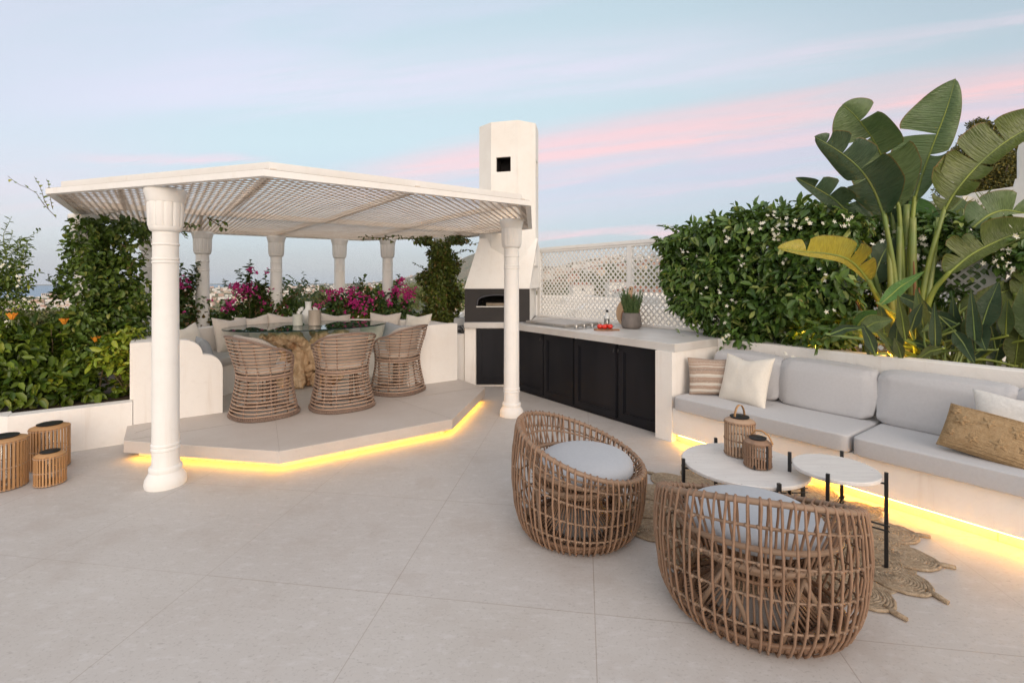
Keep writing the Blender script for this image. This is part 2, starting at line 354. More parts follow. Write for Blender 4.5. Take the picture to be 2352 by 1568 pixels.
# ------------------------------------------------------------------ mesh building
class MB:
    def __init__(s): s.v = []; s.f = []; s.n = 0; s.sm = False
    def add(s, vs, fs):
        b_ = s.n; s.v.extend([tuple(p) for p in vs]); s.n += len(vs); s.f.extend([tuple(i + b_ for i in f) for f in fs]); return s
    def box(s, x0, x1, y0, y1, z0, z1, M4=None):
        vs = [Vector(p) for p in ((x0, y0, z0), (x1, y0, z0), (x1, y1, z0), (x0, y1, z0), (x0, y0, z1), (x1, y0, z1), (x1, y1, z1), (x0, y1, z1))]
        if M4: vs = [M4 @ p for p in vs]
        return s.add(vs, [(0, 3, 2, 1), (4, 5, 6, 7), (0, 1, 5, 4), (1, 2, 6, 5), (2, 3, 7, 6), (3, 0, 4, 7)])
    def ubox(s, u0, u1, v0, v1, z0, z1):
        return s.prism([W(u0, v0), W(u1, v0), W(u1, v1), W(u0, v1)], z0, z1)
    def prism(s, poly, z0, z1):
        n = len(poly); vs = [(p[0], p[1], z0) for p in poly] + [(p[0], p[1], z1) for p in poly]
        fs = [tuple(range(n - 1, -1, -1)), tuple(range(n, 2 * n))] + [(i, (i + 1) % n, (i + 1) % n + n, i + n) for i in range(n)]
        return s.add(vs, fs)
    def bprism(s, poly, z0, z1, bv=.006, top=True):
        """prism with a small chamfer round its top edge"""
        n = len(poly); c = Vector((sum(p[0] for p in poly) / n, sum(p[1] for p in poly) / n, 0))
        ins = inset(poly, bv)
        vs = [(p[0], p[1], z0) for p in poly] + [(p[0], p[1], z1 - bv) for p in poly] + [(p[0], p[1], z1) for p in ins]
        fs = [tuple(range(n - 1, -1, -1)), tuple(range(2 * n, 3 * n))]
        for i in range(n):
            j = (i + 1) % n; fs += [(i, j, j + n, i + n), (i + n, j + n, j + 2 * n, i + 2 * n)]
        return s.add(vs, fs)
    def ext(s, prof, o, du, dn, th):
        """profile of (a, z) along du from o, given thickness th along dn"""
        n = len(prof); vs = [o + du * a_ + Vector((0, 0, z)) for a_, z in prof]; vs += [p + dn * th for p in vs]
        fs = [tuple(range(n)), tuple(range(2 * n - 1, n - 1, -1))] + [(i, i + n, (i + 1) % n + n, (i + 1) % n) for i in range(n)]
        return s.add(vs, fs)
    def tube(s, pts, r, seg=6, closed=False, cap=True):
        P_ = [Vector(p) for p in pts]; n = len(P_)
        rs = r if isinstance(r, (list, tuple)) else [r] * n
        ring = []; up = None
        for i in range(n):
            if closed: t = P_[(i + 1) % n] - P_[i - 1]
            else: t = P_[min(i + 1, n - 1)] - P_[max(i - 1, 0)]
            if t.length < 1e-9: t = Vector((0, 0, 1))
            t.normalize()
            if up is None:
                up = Vector((0, 0, 1)) if abs(t.z) < .9 else Vector((1, 0, 0))
            a_ = t.cross(up)
            if a_.length < 1e-6: a_ = t.cross(Vector((1, .3, 0)))
            a_.normalize(); b_ = a_.cross(t).normalized(); up = b_
            ring.append([P_[i] + (a_ * math.cos(k * 2 * math.pi / seg) + b_ * math.sin(k * 2 * math.pi / seg)) * rs[i] for k in range(seg)])
        vs = [p for rg in ring for p in rg]; fs = []
        for i in range(n if closed else n - 1):
            j = (i + 1) % n
            for k in range(seg):
                l = (k + 1) % seg; fs.append((i * seg + k, i * seg + l, j * seg + l, j * seg + k))
        if cap and not closed: fs += [tuple(range(seg - 1, -1, -1)), tuple((n - 1) * seg + k for k in range(seg))]
        return s.add(vs, fs)
    def lathe(s, prof, c=(0, 0, 0), seg=32, flute=None):
        """prof of (r, z); flute(z, k) scales radius"""
        vs = []
        for r, z in prof:
            for k in range(seg):
                an = k * 2 * math.pi / seg; q = r * (flute(z, an) if flute else 1)
                vs.append((c[0] + q * math.cos(an), c[1] + q * math.sin(an), c[2] + z))
        fs = []
        for i in range(len(prof) - 1):
            for k in range(seg):
                l = (k + 1) % seg; fs.append((i * seg + k, i * seg + l, (i + 1) * seg + l, (i + 1) * seg + k))
        fs += [tuple(range(seg - 1, -1, -1)), tuple((len(prof) - 1) * seg + k for k in range(seg))]
        return s.add(vs, fs)
    def grid(s, fn, nu, nv, closed_u=False):
        vs = [fn(i / nu, j / nv) for i in range(nu + (0 if closed_u else 1)) for j in range(nv + 1)]
        fs = []; m = nu if closed_u else nu + 1
        for i in range(nu):
            for j in range(nv):
                i2 = (i + 1) % m; fs.append((i * (nv + 1) + j, i2 * (nv + 1) + j, i2 * (nv + 1) + j + 1, i * (nv + 1) + j + 1))
        return s.add(vs, fs)
    def build(s, name, m, parent=None, local=False, smooth=False, mods=None):
        me = bpy.data.meshes.new(name); vs = s.v
        if parent is not None and not local:
            root = parent
            while root.parent: root = root.parent
            L = root.location; vs = [(p[0] - L.x, p[1] - L.y, p[2] - L.z) for p in vs]
        me.from_pydata(vs, [], s.f); me.validate(); me.update()
        if smooth == 'auto':
            me.polygons.foreach_set('use_smooth', [True] * len(me.polygons))
            sharp = [False] * len(me.edges); bm = bmesh.new(); bm.from_mesh(me)
            for e in bm.edges:
                if len(e.link_faces) == 2 and e.calc_face_angle(0) > R(38): sharp[e.index] = True
            bm.free(); at_ = me.attributes.new('sharp_edge', 'BOOLEAN', 'EDGE'); at_.data.foreach_set('value', sharp)
        elif smooth or s.sm: me.polygons.foreach_set('use_smooth', [True] * len(me.polygons))
        me.materials.append(m)
        o = bpy.data.objects.new(name, me); COL.objects.link(o)
        if parent is not None: o.parent = parent
        return o
def inset(poly, d):
    n = len(poly); out = []
    A = sum(poly[i][0] * poly[(i + 1) % n][1] - poly[(i + 1) % n][0] * poly[i][1] for i in range(n)); sg = 1 if A > 0 else -1
    for i in range(n):
        p0, p1, p2 = [Vector((q[0], q[1])) for q in (poly[i - 1], poly[i], poly[(i + 1) % n])]
        d1 = (p1 - p0).normalized(); d2 = (p2 - p1).normalized()
        n1 = Vector((-d1.y, d1.x)) * sg; n2 = Vector((-d2.y, d2.x)) * sg
        k = (n1 + n2); k /= max(k.length_squared / 2, .3); out.append(Vector((p1.x + k.x * d, p1.y + k.y * d, 0)))
    return out
def thing(name, label, cat, loc=(0, 0, 0), rz=0., group=None):
    o = bpy.data.objects.new(name, None); COL.objects.link(o); o.empty_display_size = .1
    o.location = loc; o.rotation_euler = (0, 0, rz); o['label'] = label; o['category'] = cat
    if group: o['group'] = group
    return o
def tag(o, label, cat, group=None):
    o['label'] = label; o['category'] = cat
    if group: o['group'] = group
    return o
def struct(o, kind='structure'): o['kind'] = kind; return o
def dup(root, loc=None, rz=None, label=None):
    r = root.copy(); COL.objects.link(r)
    if loc is not None: r.location = loc
    if rz is not None: r.rotation_euler = (0, 0, rz)
    if label: r['label'] = label
    for ch in list(root.children):
        c = ch.copy(); COL.objects.link(c); c.parent = r
        for g in ch.children:
            d = g.copy(); COL.objects.link(d); d.parent = c
    return r
# leaves: arrays of base points, directions, normals -> folded two-quad leaves
def leafset(P_, D_, N_, L_, Wd, fold=.25, curl=.2):
    n = len(P_); D_ = D_ / np.linalg.norm(D_, axis=1, keepdims=True)
    S_ = np.cross(D_, N_); S_ /= np.maximum(np.linalg.norm(S_, axis=1, keepdims=True), 1e-6)
    N2 = np.cross(S_, D_); L_ = L_.reshape(-1, 1); Wd = Wd.reshape(-1, 1)
    tip = P_ + D_ * L_ - N2 * L_ * curl; a1 = P_ + D_ * L_ * .30; a2 = P_ + D_ * L_ * .68 - N2 * L_ * curl * .4
    v = np.stack([P_, a1 + S_ * Wd * .45 + N2 * Wd * fold, a2 + S_ * Wd * .42 + N2 * Wd * fold, tip, a2 - S_ * Wd * .42 + N2 * Wd * fold, a1 - S_ * Wd * .45 + N2 * Wd * fold], 1).reshape(-1, 3)
    i = (np.arange(n) * 6).reshape(-1, 1)
    f = np.concatenate([i + np.array([[0, 1, 2, 3]]), i + np.array([[0, 3, 4, 5]])], 0)
    return v, f
def build_np(name, v, f, m, parent=None, smooth=False):
    if parent is not None:
        root = parent
        while root.parent: root = root.parent
        v = v - np.array(root.location)
    me = bpy.data.meshes.new(name); me.vertices.add(len(v)); me.vertices.foreach_set('co', v.astype(np.float32).ravel())
    me.loops.add(f.size); me.loops.foreach_set('vertex_index', f.astype(np.int32).ravel())
    me.polygons.add(len(f)); me.polygons.foreach_set('loop_start', (np.arange(len(f)) * f.shape[1]).astype(np.int32))
    me.update(calc_edges=True)
    me.materials.append(m); o = bpy.data.objects.new(name, me); COL.objects.link(o)
    if parent is not None: o.parent = parent
    return o
def rnd3(n): 
    x = rng.normal(size=(n, 3)); return x / np.linalg.norm(x, axis=1, keepdims=True)
def nz3(p, s, o=0.): return mnoise.noise(Vector((p[0] * s + o, p[1] * s, p[2] * s)))
def blob_leaves(blobs, n, L, Wr=.5, shell=.55, droop=.3, gap=.0, out=.7, nscale=3., jit=.3):
    """blobs: (centre, (rx,ry,rz)) ellipsoids; leaves crowd towards the surface with clumps and gaps"""
    Ps = []; Ds = []; vol = np.array([b_[1][0] * b_[1][1] * b_[1][2] for b_ in blobs]) ** .67; vol /= vol.sum()
    cnt = (vol * n).astype(int)
    for (c, r), k in zip(blobs, cnt):
        d = rnd3(int(k * 1.5) + 4); q = shell + (1 - shell) * rng.random(len(d)) ** .6
        amp = np.array([1 + .22 * nz3(x, 2.2, c[0] * 3.1) + .14 * nz3(x, 5., c[1]) for x in d])
        p = np.array(c) + d * np.array(r) * (q * amp)[:, None]
        if gap:
            keep = np.array([nz3(x, nscale, 7.) for x in p]) > (-.5 + gap); p = p[keep]; d = d[keep]
        p = p[:k]; d = d[:k]
        Ps.append(p); Ds.append(d)
    P_ = np.concatenate(Ps); d = np.concatenate(Ds); n = len(P_)
    D_ = d * out + rnd3(n) * .8; D_[:, 2] -= droop
    N_ = d * .8 + rnd3(n) * .5 + np.array([0, 0, .5])
    Lx = L * (1 + jit * rng.normal(size=n)).clip(.45, 1.7)
    return leafset(P_, D_, N_, Lx, Lx * Wr)
def merge(sets):
    vs = []; fs = []; k = 0
    for v, f in sets: vs.append(v); fs.append(f + k); k += len(v)
    return np.concatenate(vs), np.concatenate(fs)
def spray(paths, step, L, Wr=.5, spread=.9, up=.2):
    """leaves set alternately along twigs"""
    Ps = []; Ds = []; Ns = []
    for pts in paths:
        pts = [Vector(p) for p in pts]; acc = 0
        for a_, b_ in zip(pts[:-1], pts[1:]):
            l = (b_ - a_).length; t = (b_ - a_).normalized(); k = max(1, int(l / step))
            for i in range(k):
                p = a_.lerp(b_, (i + random.random() * .6) / k)
                s = Vector((random.gauss(0, 1), random.gauss(0, 1), random.gauss(0, .6))); s -= t * s.dot(t); s.normalize()
                Ps.append(p); Ds.append(t * .5 + s * spread + Vector((0, 0, up - .2))); Ns.append(Vector((0, 0, 1)) + s * .3)
    n = len(Ps); Lx = L * (1 + .3 * rng.normal(size=n)).clip(.5, 1.6)
    return leafset(np.array([tuple(p) for p in Ps]), np.array([tuple(p) for p in Ds]), np.array([tuple(p) for p in Ns]), Lx, Lx * Wr)
def twig(a_, b_, sag=0., wob=.04, n=8):
    a_ = Vector(a_); b_ = Vector(b_); L = (b_ - a_).length; o = random.random() * 50; out = []
    for i in range(n + 1):
        t = i / n; p = a_.lerp(b_, t); k = math.sin(math.pi * t)
        out.append(p + Vector((mnoise.noise(Vector((o, t * 3, 0))), mnoise.noise(Vector((o, 9, t * 3))), mnoise.noise(Vector((4, o, t * 3))))) * wob * L * min(1, t * 3) - Vector((0, 0, sag * k)))
    return out
# ================================================================== terrace structure
mb = MB(); mb.prism([W(-9, -6), W(4.75, -6), W(4.75, 7.2), W(3.3, 8.9), W(-1.6, 8.9), W(-9, 8.9)], -.35, 0.); 
struct(mb.build('terrace_floor', M['floor']))
mb = MB(); mb.prism([W(-8.9, -5.9), W(6.4, -5.9), W(6.4, 8.8), W(-8.9, 8.8)], -9., -.36)
struct(mb.build('terrace_base', M['wall']))
# ---- dining platform with its light gap
PLAT = [W(.75, 4.12), W(2.27, 4.10), W(3.25, 5.04), W(3.25, 6.64), W(2.21, 7.60), W(.79, 7.60), W(-.25, 6.62), W(-.25, 5.16)]
pl = thing('dining_platform', 'raised octagonal stone dining platform with a glowing light gap under its edge', 'platform', (*W(1.5, 5.9)[:2], 0))
mb = MB(); mb.bprism(PLAT, .062, .16, .004); mb.build('stone_slab', M['slab'], pl)
mb = MB(); mb.prism(inset(PLAT, .10), .0005, .062); mb.build('plinth', M['floor'], pl)
mb = MB(); pi_ = inset(PLAT, .060)
for i in (7, 0, 1):
    a_, b_ = pi_[i], pi_[(i + 1) % 8]; d = (b_ - a_).normalized(); nrm = Vector((d.y, -d.x, 0)) * .014
    q0, q1 = a_ + d * .0, b_ - d * .0
    mb.prism([q0, q1, q1 + nrm, q0 + nrm], .050, .0585)
mb.build('light_strip', M['led_low'], pl)
mb = MB()
for (a_, b_) in ((W(.75, 4.12), W(1.2, 7.2)), (W(2.27, 4.10), W(1.85, 7.2)), (W(-.25, 5.16), W(3.25, 5.1)), (W(-.2, 5.35), W(1.3, 6.5))):
    d = (b_ - a_).normalized(); nn = Vector((d.y, -d.x, 0)) * .0006
    mb.prism([a_ - nn + d * .02, b_ - nn - d * .02, b_ + nn - d * .02, a_ + nn + d * .02], .1602, .1612)
mb.build('slab_joints', M['grout'], pl)

# ---- columns
def flute(z, an): return 1 - .035 * (abs(math.sin(an * 9)) ** .6 > .8) if False else 1 - .04 * max(0., math.cos(an * 16)) ** 2
def column(u, v, label, z0=0., z1=2.16):
    p = W(u, v); t = thing('column', label, 'column', (p.x, p.y, z0), 0, 'white columns carrying the pergola'); H_ = z1 - z0
    b_ = MB(); b_.lathe([(.128, 0), (.132, .02), (.128, .055), (.118, .075), (.108, .09), (.100, .105), (.102, .115), (.105, .128), (.102, .142), (.094, .150)], p + Vector((0, 0, z0)), 40)
    b_.build('base', M['paint'], t, smooth='auto')
    s_ = MB(); sh = [(.086, .148)]
    for zz in (.27, .30): sh += [(.085, zz - .012), (.091, zz - .006), (.091, zz + .006), (.085, zz + .012)]
    zt = H_ - .315
    sh += [(.0845, .6), (.083, 1.2)]
    for zz in (zt - .22, zt - .195, zt - .09): sh += [(.081, zz - .009), (.087, zz - .004), (.087, zz + .004), (.081, zz + .009)]
    sh += [(.081, zt)]
    sh = [x for i, x in enumerate(sh) if x[1] <= zt and (i == 0 or x[1] >= sh[i - 1][1] - 1e-6)]
    s_.lathe(sh, p + Vector((0, 0, z0)), 40); s_.build('shaft', M['paint'], t, smooth='auto')
    c_ = MB()
    c_.lathe([(.081, zt), (.098, zt + .012), (.104, zt + .03), (.105, zt + .04)], p + Vector((0, 0, z0)), 40)
    c_.lathe([(.105, zt + .04), (.110, zt + .05), (.115, zt + .20), (.112, zt + .215)], p + Vector((0, 0, z0)), 96, lambda z, an: 1 - .05 * max(0., math.cos(an * 12)) ** 3)
    c_.lathe([(.112, zt + .215), (.118, zt + .225), (.120, zt + .245), (.132, zt + .285), (.134, zt + .30), (.128, zt + .315)], p + Vector((0, 0, z0)), 40)
    c_.build('capital', M['paint'], t, smooth='auto'); return t
column(.03, 4.36, 'thick white column nearest the camera, standing alone on the terrace floor left of the platform')
column(3.14, 4.33, 'white column on the terrace floor in front of the black cabinets')
for (u_, v_, lb) in ((-.63, 6.6, 'white column mostly swallowed by the big leafy vine at the left corner of the pergola'), (-.11, 7.38, 'white column behind the nearest thick column, beside the big left vine'),
                     (.47, 7.96, 'first full white column right of the nearest thick one, with bougainvillea to its left'),
                     (1.43, 8.1, 'white column behind the dining bench between two bougainvillea and the vase'),
                     (2.38, 8.1, 'white column behind the dining bench just right of the vase'),
                     (2.97, 7.51, 'white column behind the dining bench, left of the slim right vine'),
                     (3.6, 6.84, 'white column wrapped in the slim dark vine beside the chimney')):
    column(u_, v_, lb, .35)

# ---- pergola roof
M['joint'] = mat('painted_shadow_gap', (.16, .11, .075), .9)
ROOF = [W(.53, 3.42), W(2.68, 3.40), W(3.92, 4.95), W(3.95, 6.55), W(2.78, 8.20), W(.42, 8.28), W(-.70, 7.0), W(-.72, 5.14)]
pg = thing('pergola_roof', 'white lattice pergola roof with double fascia over the dining platform', 'pergola', (*W(1.6, 5.8)[:2], 2.16))
ZL = 2.172
def frame(poly, z0, z1, th):
    m_ = MB(); ins = inset(poly, th); n = len(poly)
    for i in range(n):
        j = (i + 1) % n; m_.prism([poly[i], poly[j], ins[j], ins[i]], z0, z1)
    return m_
frame(ROOF, 2.160, 2.204, .05).build('fascia', M['paint'], pg)
frame(inset(ROOF, .085), 2.2085, 2.272, .04).build('upper_frame', M['paint'], pg)
frame(inset(ROOF, .012), 2.2042, 2.2083, .09).build('shadow_joint', M['joint'], pg)  # brown strip put in as the shade line between fascia and upper frame
if 0: frame(inset(ROOF, .055), 2.2045, 2.268, .04).build('upper_frame', M['paint'], pg)
mb = MB()
def beam(u0, v0, u1, v1, z0, z1, th): 
    a_, b_ = W(u0, v0), W(u1, v1); d = (b_ - a_).normalized(); nn = Vector((d.y, -d.x, 0)) * th / 2; mb.prism([a_ - nn, b_ - nn, b_ + nn, a_ + nn], z0, z1)
beam(-.64, 6.08, 3.88, 6.02, 2.1842, 2.2345, .045)
for (q0, q1) in (((.60, 3.49), (.55, 6.04)), ((1.62, 3.47), (1.60, 6.03)), ((2.65, 3.47), (2.65, 6.02)), ((-.25, 4.7), (-.28, 6.05)), ((3.45, 4.45), (3.46, 6.0)),
                 ((1.55, 6.07), (1.45, 8.18)), ((.35, 6.08), (.45, 8.15)), ((2.7, 6.07), (2.75, 8.12)), ((-.3, 6.1), (-.62, 6.95)), ((3.4, 6.05), (3.85, 6.6))):
    beam(*q0, *q1, 2.1842, 2.2285, .035)
mb.build('beams', M['lath'], pg)
def clip(poly, p, d):
    lo, hi = -1e9, 1e9; n = len(poly)
    A = sum(poly[i][0] * poly[(i + 1) % n][1] - poly[(i + 1) % n][0] * poly[i][1] for i in range(n)); sg = 1 if A > 0 else -1
    for i in range(n):
        a_, b_ = poly[i], poly[(i + 1) % n]; nx, ny = -(b_[1] - a_[1]) * sg, (b_[0] - a_[0]) * sg
        q = nx * (p[0] - a_[0]) + ny * (p[1] - a_[1]); r = nx * d[0] + ny * d[1]
        if abs(r) < 1e-9:
            if q < 0: return None
            continue
        t = -q / r
        if r > 0: lo = max(lo, t)
        else: hi = min(hi, t)
    return (lo, hi) if hi - lo > .03 else None
def lattice(m_, poly, pitch, wd, z0, z1, th, ang0=0.):
    """two crossing layers of laths clipped to a polygon (2-D coordinates)"""
    cx = sum(p[0] for p in poly) / len(poly); cy = sum(p[1] for p in poly) / len(poly)
    out = []
    for lay_, an in enumerate((ang0 + math.pi / 4, ang0 - math.pi / 4)):
        d = (math.cos(an), math.sin(an)); nn = (-d[1], d[0])
        for k in range(-80, 81):
            p = (cx + nn[0] * k * pitch, cy + nn[1] * k * pitch); c = clip(poly, p, d)
            if c: out.append((lay_, (p[0] + d[0] * c[0], p[1] + d[1] * c[0]), (p[0] + d[0] * c[1], p[1] + d[1] * c[1]), nn))
    return out
mb = MB(); RI = inset(ROOF, .045)
for lay_, a_, b_, nn in lattice(None, [(p[0], p[1]) for p in RI], .0655, .027, 0, 0, 0, TH):
    z = 2.172 + lay_ * .0038; hw = .0100
    mb.prism([(a_[0] - nn[0] * hw, a_[1] - nn[1] * hw), (b_[0] - nn[0] * hw, b_[1] - nn[1] * hw), (b_[0] + nn[0] * hw, b_[1] + nn[1] * hw), (a_[0] + nn[0] * hw, a_[1] + nn[1] * hw)], z, z + .0035)
mb.build('lattice', M['lath'], pg)

# ---- dining bench of plastered masonry
BO = [W(-.20, 5.78), W(-.20, 6.64), W(.79, 7.65), W(2.21, 7.65), W(3.20, 6.64), W(3.20, 5.78)]
def offs(path, d):
    out = []
    for i, p in enumerate(path):
        ds = []
        if i: ds.append((path[i] - path[i - 1]).normalized())
        if i < len(path) - 1: ds.append((path[i + 1] - path[i]).normalized())
        ns = [Vector((x.y, -x.x, 0)) for x in ds]; k = sum(ns, Vector()) ; k /= (k.length_squared / len(ns)) ** .5 if len(ns) == 1 else max(k.length_squared / 2, .2)
        out.append(p + k * d)
    return out
BI = offs(BO, .13); BS = offs(BO, .70)
bench = thing('dining_bench', 'white plastered bench wrapping round the back of the dining platform with scalloped arms', 'bench', (*W(1.5, 6.7)[:2], .16))
mb = MB()
for i in range(5): mb.bprism([BO[i], BO[i + 1], BI[i + 1], BI[i]], .161, .90, .004)
mb.build('back_wall', M['wall'], bench)
mb = MB()
BI2 = offs(BO, .131); BS2 = offs(BO, .68)
for i in range(5): mb.prism([BI2[i], BI2[i + 1], BS2[i + 1], BS2[i]], .161, .505)
mb.build('seat_base', M['wall'], bench)
def armprof(w_):
    pr_ = [(0, .162), (0, .915), (w_ - .34, .915)]
    pr_ += [(w_ - .34 + .17 * math.sin(t), .765 + .15 * math.cos(t)) for t in [i * math.pi / 16 for i in range(1, 9)]]
    pr_ += [(w_ - .165 + .0, .762)]
    pr_ += [(w_ - .15 + .15 * math.sin(t), .60 + .155 * math.cos(t)) for t in [i * math.pi / 16 for i in range(1, 9)]]
    return pr_ + [(w_, .162)]
UD = W(1, 0); VD = W(0, 1)
for (o_, d_) in ((W(-.205, 5.655), UD), (W(3.205, 5.655), -UD)):
    mb = MB(); mb.ext(armprof(.71), o_, d_, VD, .124); mb.build('arm', M['wall'], bench)
mb = MB(); BF = offs(BO, .72); BB = offs(BO, .14)
def cushion_ring(mb, A_, B_, z0, z1, rd):
    for i in range(5):
        q = inset([A_[i], A_[i + 1], B_[i + 1], B_[i]], .004); q2 = inset(q, rd * .35); q3 = inset(q, rd)
        n = 4; vs = [(p[0], p[1], z0) for p in q2] + [(p[0], p[1], z0 + rd * .5) for p in q] + [(p[0], p[1], z1 - rd) for p in q] + [(p[0], p[1], z1 - rd * .3) for p in q2] + [(p[0], p[1], z1) for p in q3]
        fs = [(3, 2, 1, 0), (16, 17, 18, 19)]
        for l in range(4):
            for k in range(4): fs.append((l * 4 + k, l * 4 + (k + 1) % 4, (l + 1) * 4 + (k + 1) % 4, (l + 1) * 4 + k))
        mb.add(vs, fs)
cushion_ring(mb, BB, BF, .507, .605, .03)
sc_ = mb.build('bench_seat_cushions', M['benchfab'], None, smooth='auto'); tag(sc_, 'taupe seat cushions laid on the dining bench', 'seat cushion')

# ---- low walls
lw = MB(); lw.bprism([W(-1.02, 5.66), W(-.21, 5.66), W(-.21, 5.80), W(-1.02, 5.80)], 0.0, .372, .004)
t = thing('planter_wall', 'low white planter wall left of the dining platform', 'planter', (*W(-.6, 5.8)[:2], 0))
lw.build('front_wall', M['wall'], t)
mb = MB(); mb.bprism([W(-1.16, 5.80), W(-1.02, 5.66), W(-1.02, 5.82), W(-1.04, 5.9)], 0, .372, .004); mb.bprism([W(-5, 5.95), W(-1.10, 5.85), W(-1.06, 5.99), W(-5, 6.1)], 0, .352, .004); mb.build('side_wall', M['wall'], t)
mb = MB()
mb.prism([W(-5, 6.1), W(-1.05, 5.9), W(-.9, 5.805), W(-.22, 5.805), W(-.22, 6.7), W(-.22, 9.0), W(-5, 9.0)], .0, .31); mb.build('planter_soil', M['soilmat'], t)
mb = MB(); mb.prism([W(-.205, 5.80), W(-.205, 6.70), W(-.235, 6.70), W(-.235, 5.80)], .31, .899); mb.build('bench_side', M['wall'], t)
mb = MB(); mb.prism([W(-.21, 6.66), W(.78, 7.66), W(2.22, 7.66), W(3.21, 6.66), W(4.0, 6.9), W(3.9, 8.9), W(-.21, 8.9)], .0, .42)
o = mb.build('rear_planter', M['soilmat']); tag(o, 'soil bed behind the dining bench where the bougainvillea grows', 'planting bed')
mb = MB(); mb.bprism([Vector((-.80, 6.47, 0)), Vector((-.66, 6.80, 0)), Vector((-.66, 7.35, 0)), Vector((-1.2, 7.0, 0))], 0, .748, .004)
o = mb.build('ledge_wall', M['wall']); tag(o, 'low white ledge between the dining bench and the pizza oven, with cables on top', 'wall')

# ================================================================== outdoor kitchen
OY = 6.75; CX = (3.89 - OY * SU) / CU         # corner where the counter turns
kit = thing('kitchen_counter', 'outdoor kitchen counter with stone top and black cabinet doors', 'counter', (*W(4.3, 4.2)[:2], 0))
ctop = [Vector((-.665, OY - .045, 0)), Vector((CX - .02, OY - .045, 0)), W(3.845, 2.735), W(4.94, 2.735), W(4.94, 6.15), Vector((.30, 8.0, 0)), Vector((-.665, 8.0, 0))]
mb = MB(); mb.bprism(ctop, .828, .905, .004); mb.build('stone_top', M['worktop'], kit)
mb = MB(); core = [Vector((-.66, OY + .0, 0)), Vector((-.505, OY, 0)), Vector((-.505, OY + .05, 0)), Vector((CX + .02, OY + .05, 0)), W(3.945, 2.93), W(3.82, 2.93), W(3.82, 2.745), W(4.9, 2.745), W(4.9, 6.1), Vector((.28, 7.9, 0)), Vector((-.66, 7.9, 0))]
mb.prism(core, 0, .827); mb.build('masonry', M['wall'], kit)
def door(p0, p1, nrm, out_, name='door', kick=.0, z0=.035, z1=.812):
    """framed door between p0 and p1 (left to right seen from the front)"""
    d = (p1 - p0).normalized(); Wd_ = (p1 - p0).length; fr_ = .065
    def bx(m_, a0, a1, z0_, z1_, y0, y1):
        vs = []
        for zz in (z0_, z1_):
            for (a_, y) in ((a0, y0), (a1, y0), (a1, y1), (a0, y1)):
                q = p0 + d * a_ + nrm * y; vs.append((q.x, q.y, zz))
        m_.add(vs, [(0, 3, 2, 1), (4, 5, 6, 7), (0, 1, 5, 4), (1, 2, 6, 5), (2, 3, 7, 6), (3, 0, 4, 7)])
    m_ = MB(); o_ = out_
    bx(m_, .004, Wd_ - .004, z0, z1, .0, .018 + o_)
    for (a0, a1, c0, c1) in ((.004, fr_, z0, z1), (Wd_ - fr_, Wd_ - .004, z0, z1), (fr_, Wd_ - fr_, z0, z0 + fr_), (fr_, Wd_ - fr_, z1 - fr_, z1)):
        bx(m_, a0, a1, c0, c1, .018 + o_, .036 + o_)
    iw = .014
    for (a0, a1, c0, c1) in ((fr_, fr_ + iw, z0 + fr_, z1 - fr_), (Wd_ - fr_ - iw, Wd_ - fr_, z0 + fr_, z1 - fr_), (fr_ + iw, Wd_ - fr_ - iw, z0 + fr_, z0 + fr_ + iw), (fr_ + iw, Wd_ - fr_ - iw, z1 - fr_ - iw, z1 - fr_)):
        bx(m_, a0, a1, c0, c1, .018 + o_, .027 + o_)
    do = m_.build(name, M['black'], kit); return do
nU = W(-1, 0); DOORS = []
door(Vector((-.50, OY + .045, 0)), Vector((CX - .01, OY + .045, 0)), Vector((0, -1, 0)), 0)
for (v1_, v0_, o_) in ((5.36, 4.71, 0), (4.70, 4.16, .0), (4.125, 3.49, .012), (3.465, 2.945, .0)):
    d_ = door(W(3.94, v1_), W(3.94, v0_), nU, o_); DOORS.append(d_)
mb = MB(); mb.prism([W(3.918, 5.5), W(3.918, 2.935), W(3.944, 2.935), W(3.944, 5.5)], .002, .033); mb.build('kick_board', M['black'], kit)
for (v_, z_, d_) in ((4.72, .765, DOORS[0]), (3.50, .765, DOORS[2]), (3.44, .77, DOORS[3])):
    mb = MB(); mb.tube([W(3.90, v_, z_), W(3.87, v_, z_), W(3.862, v_, z_ - .03)], .006, 8); mb.build('latch', M['blackmetal'], d_)

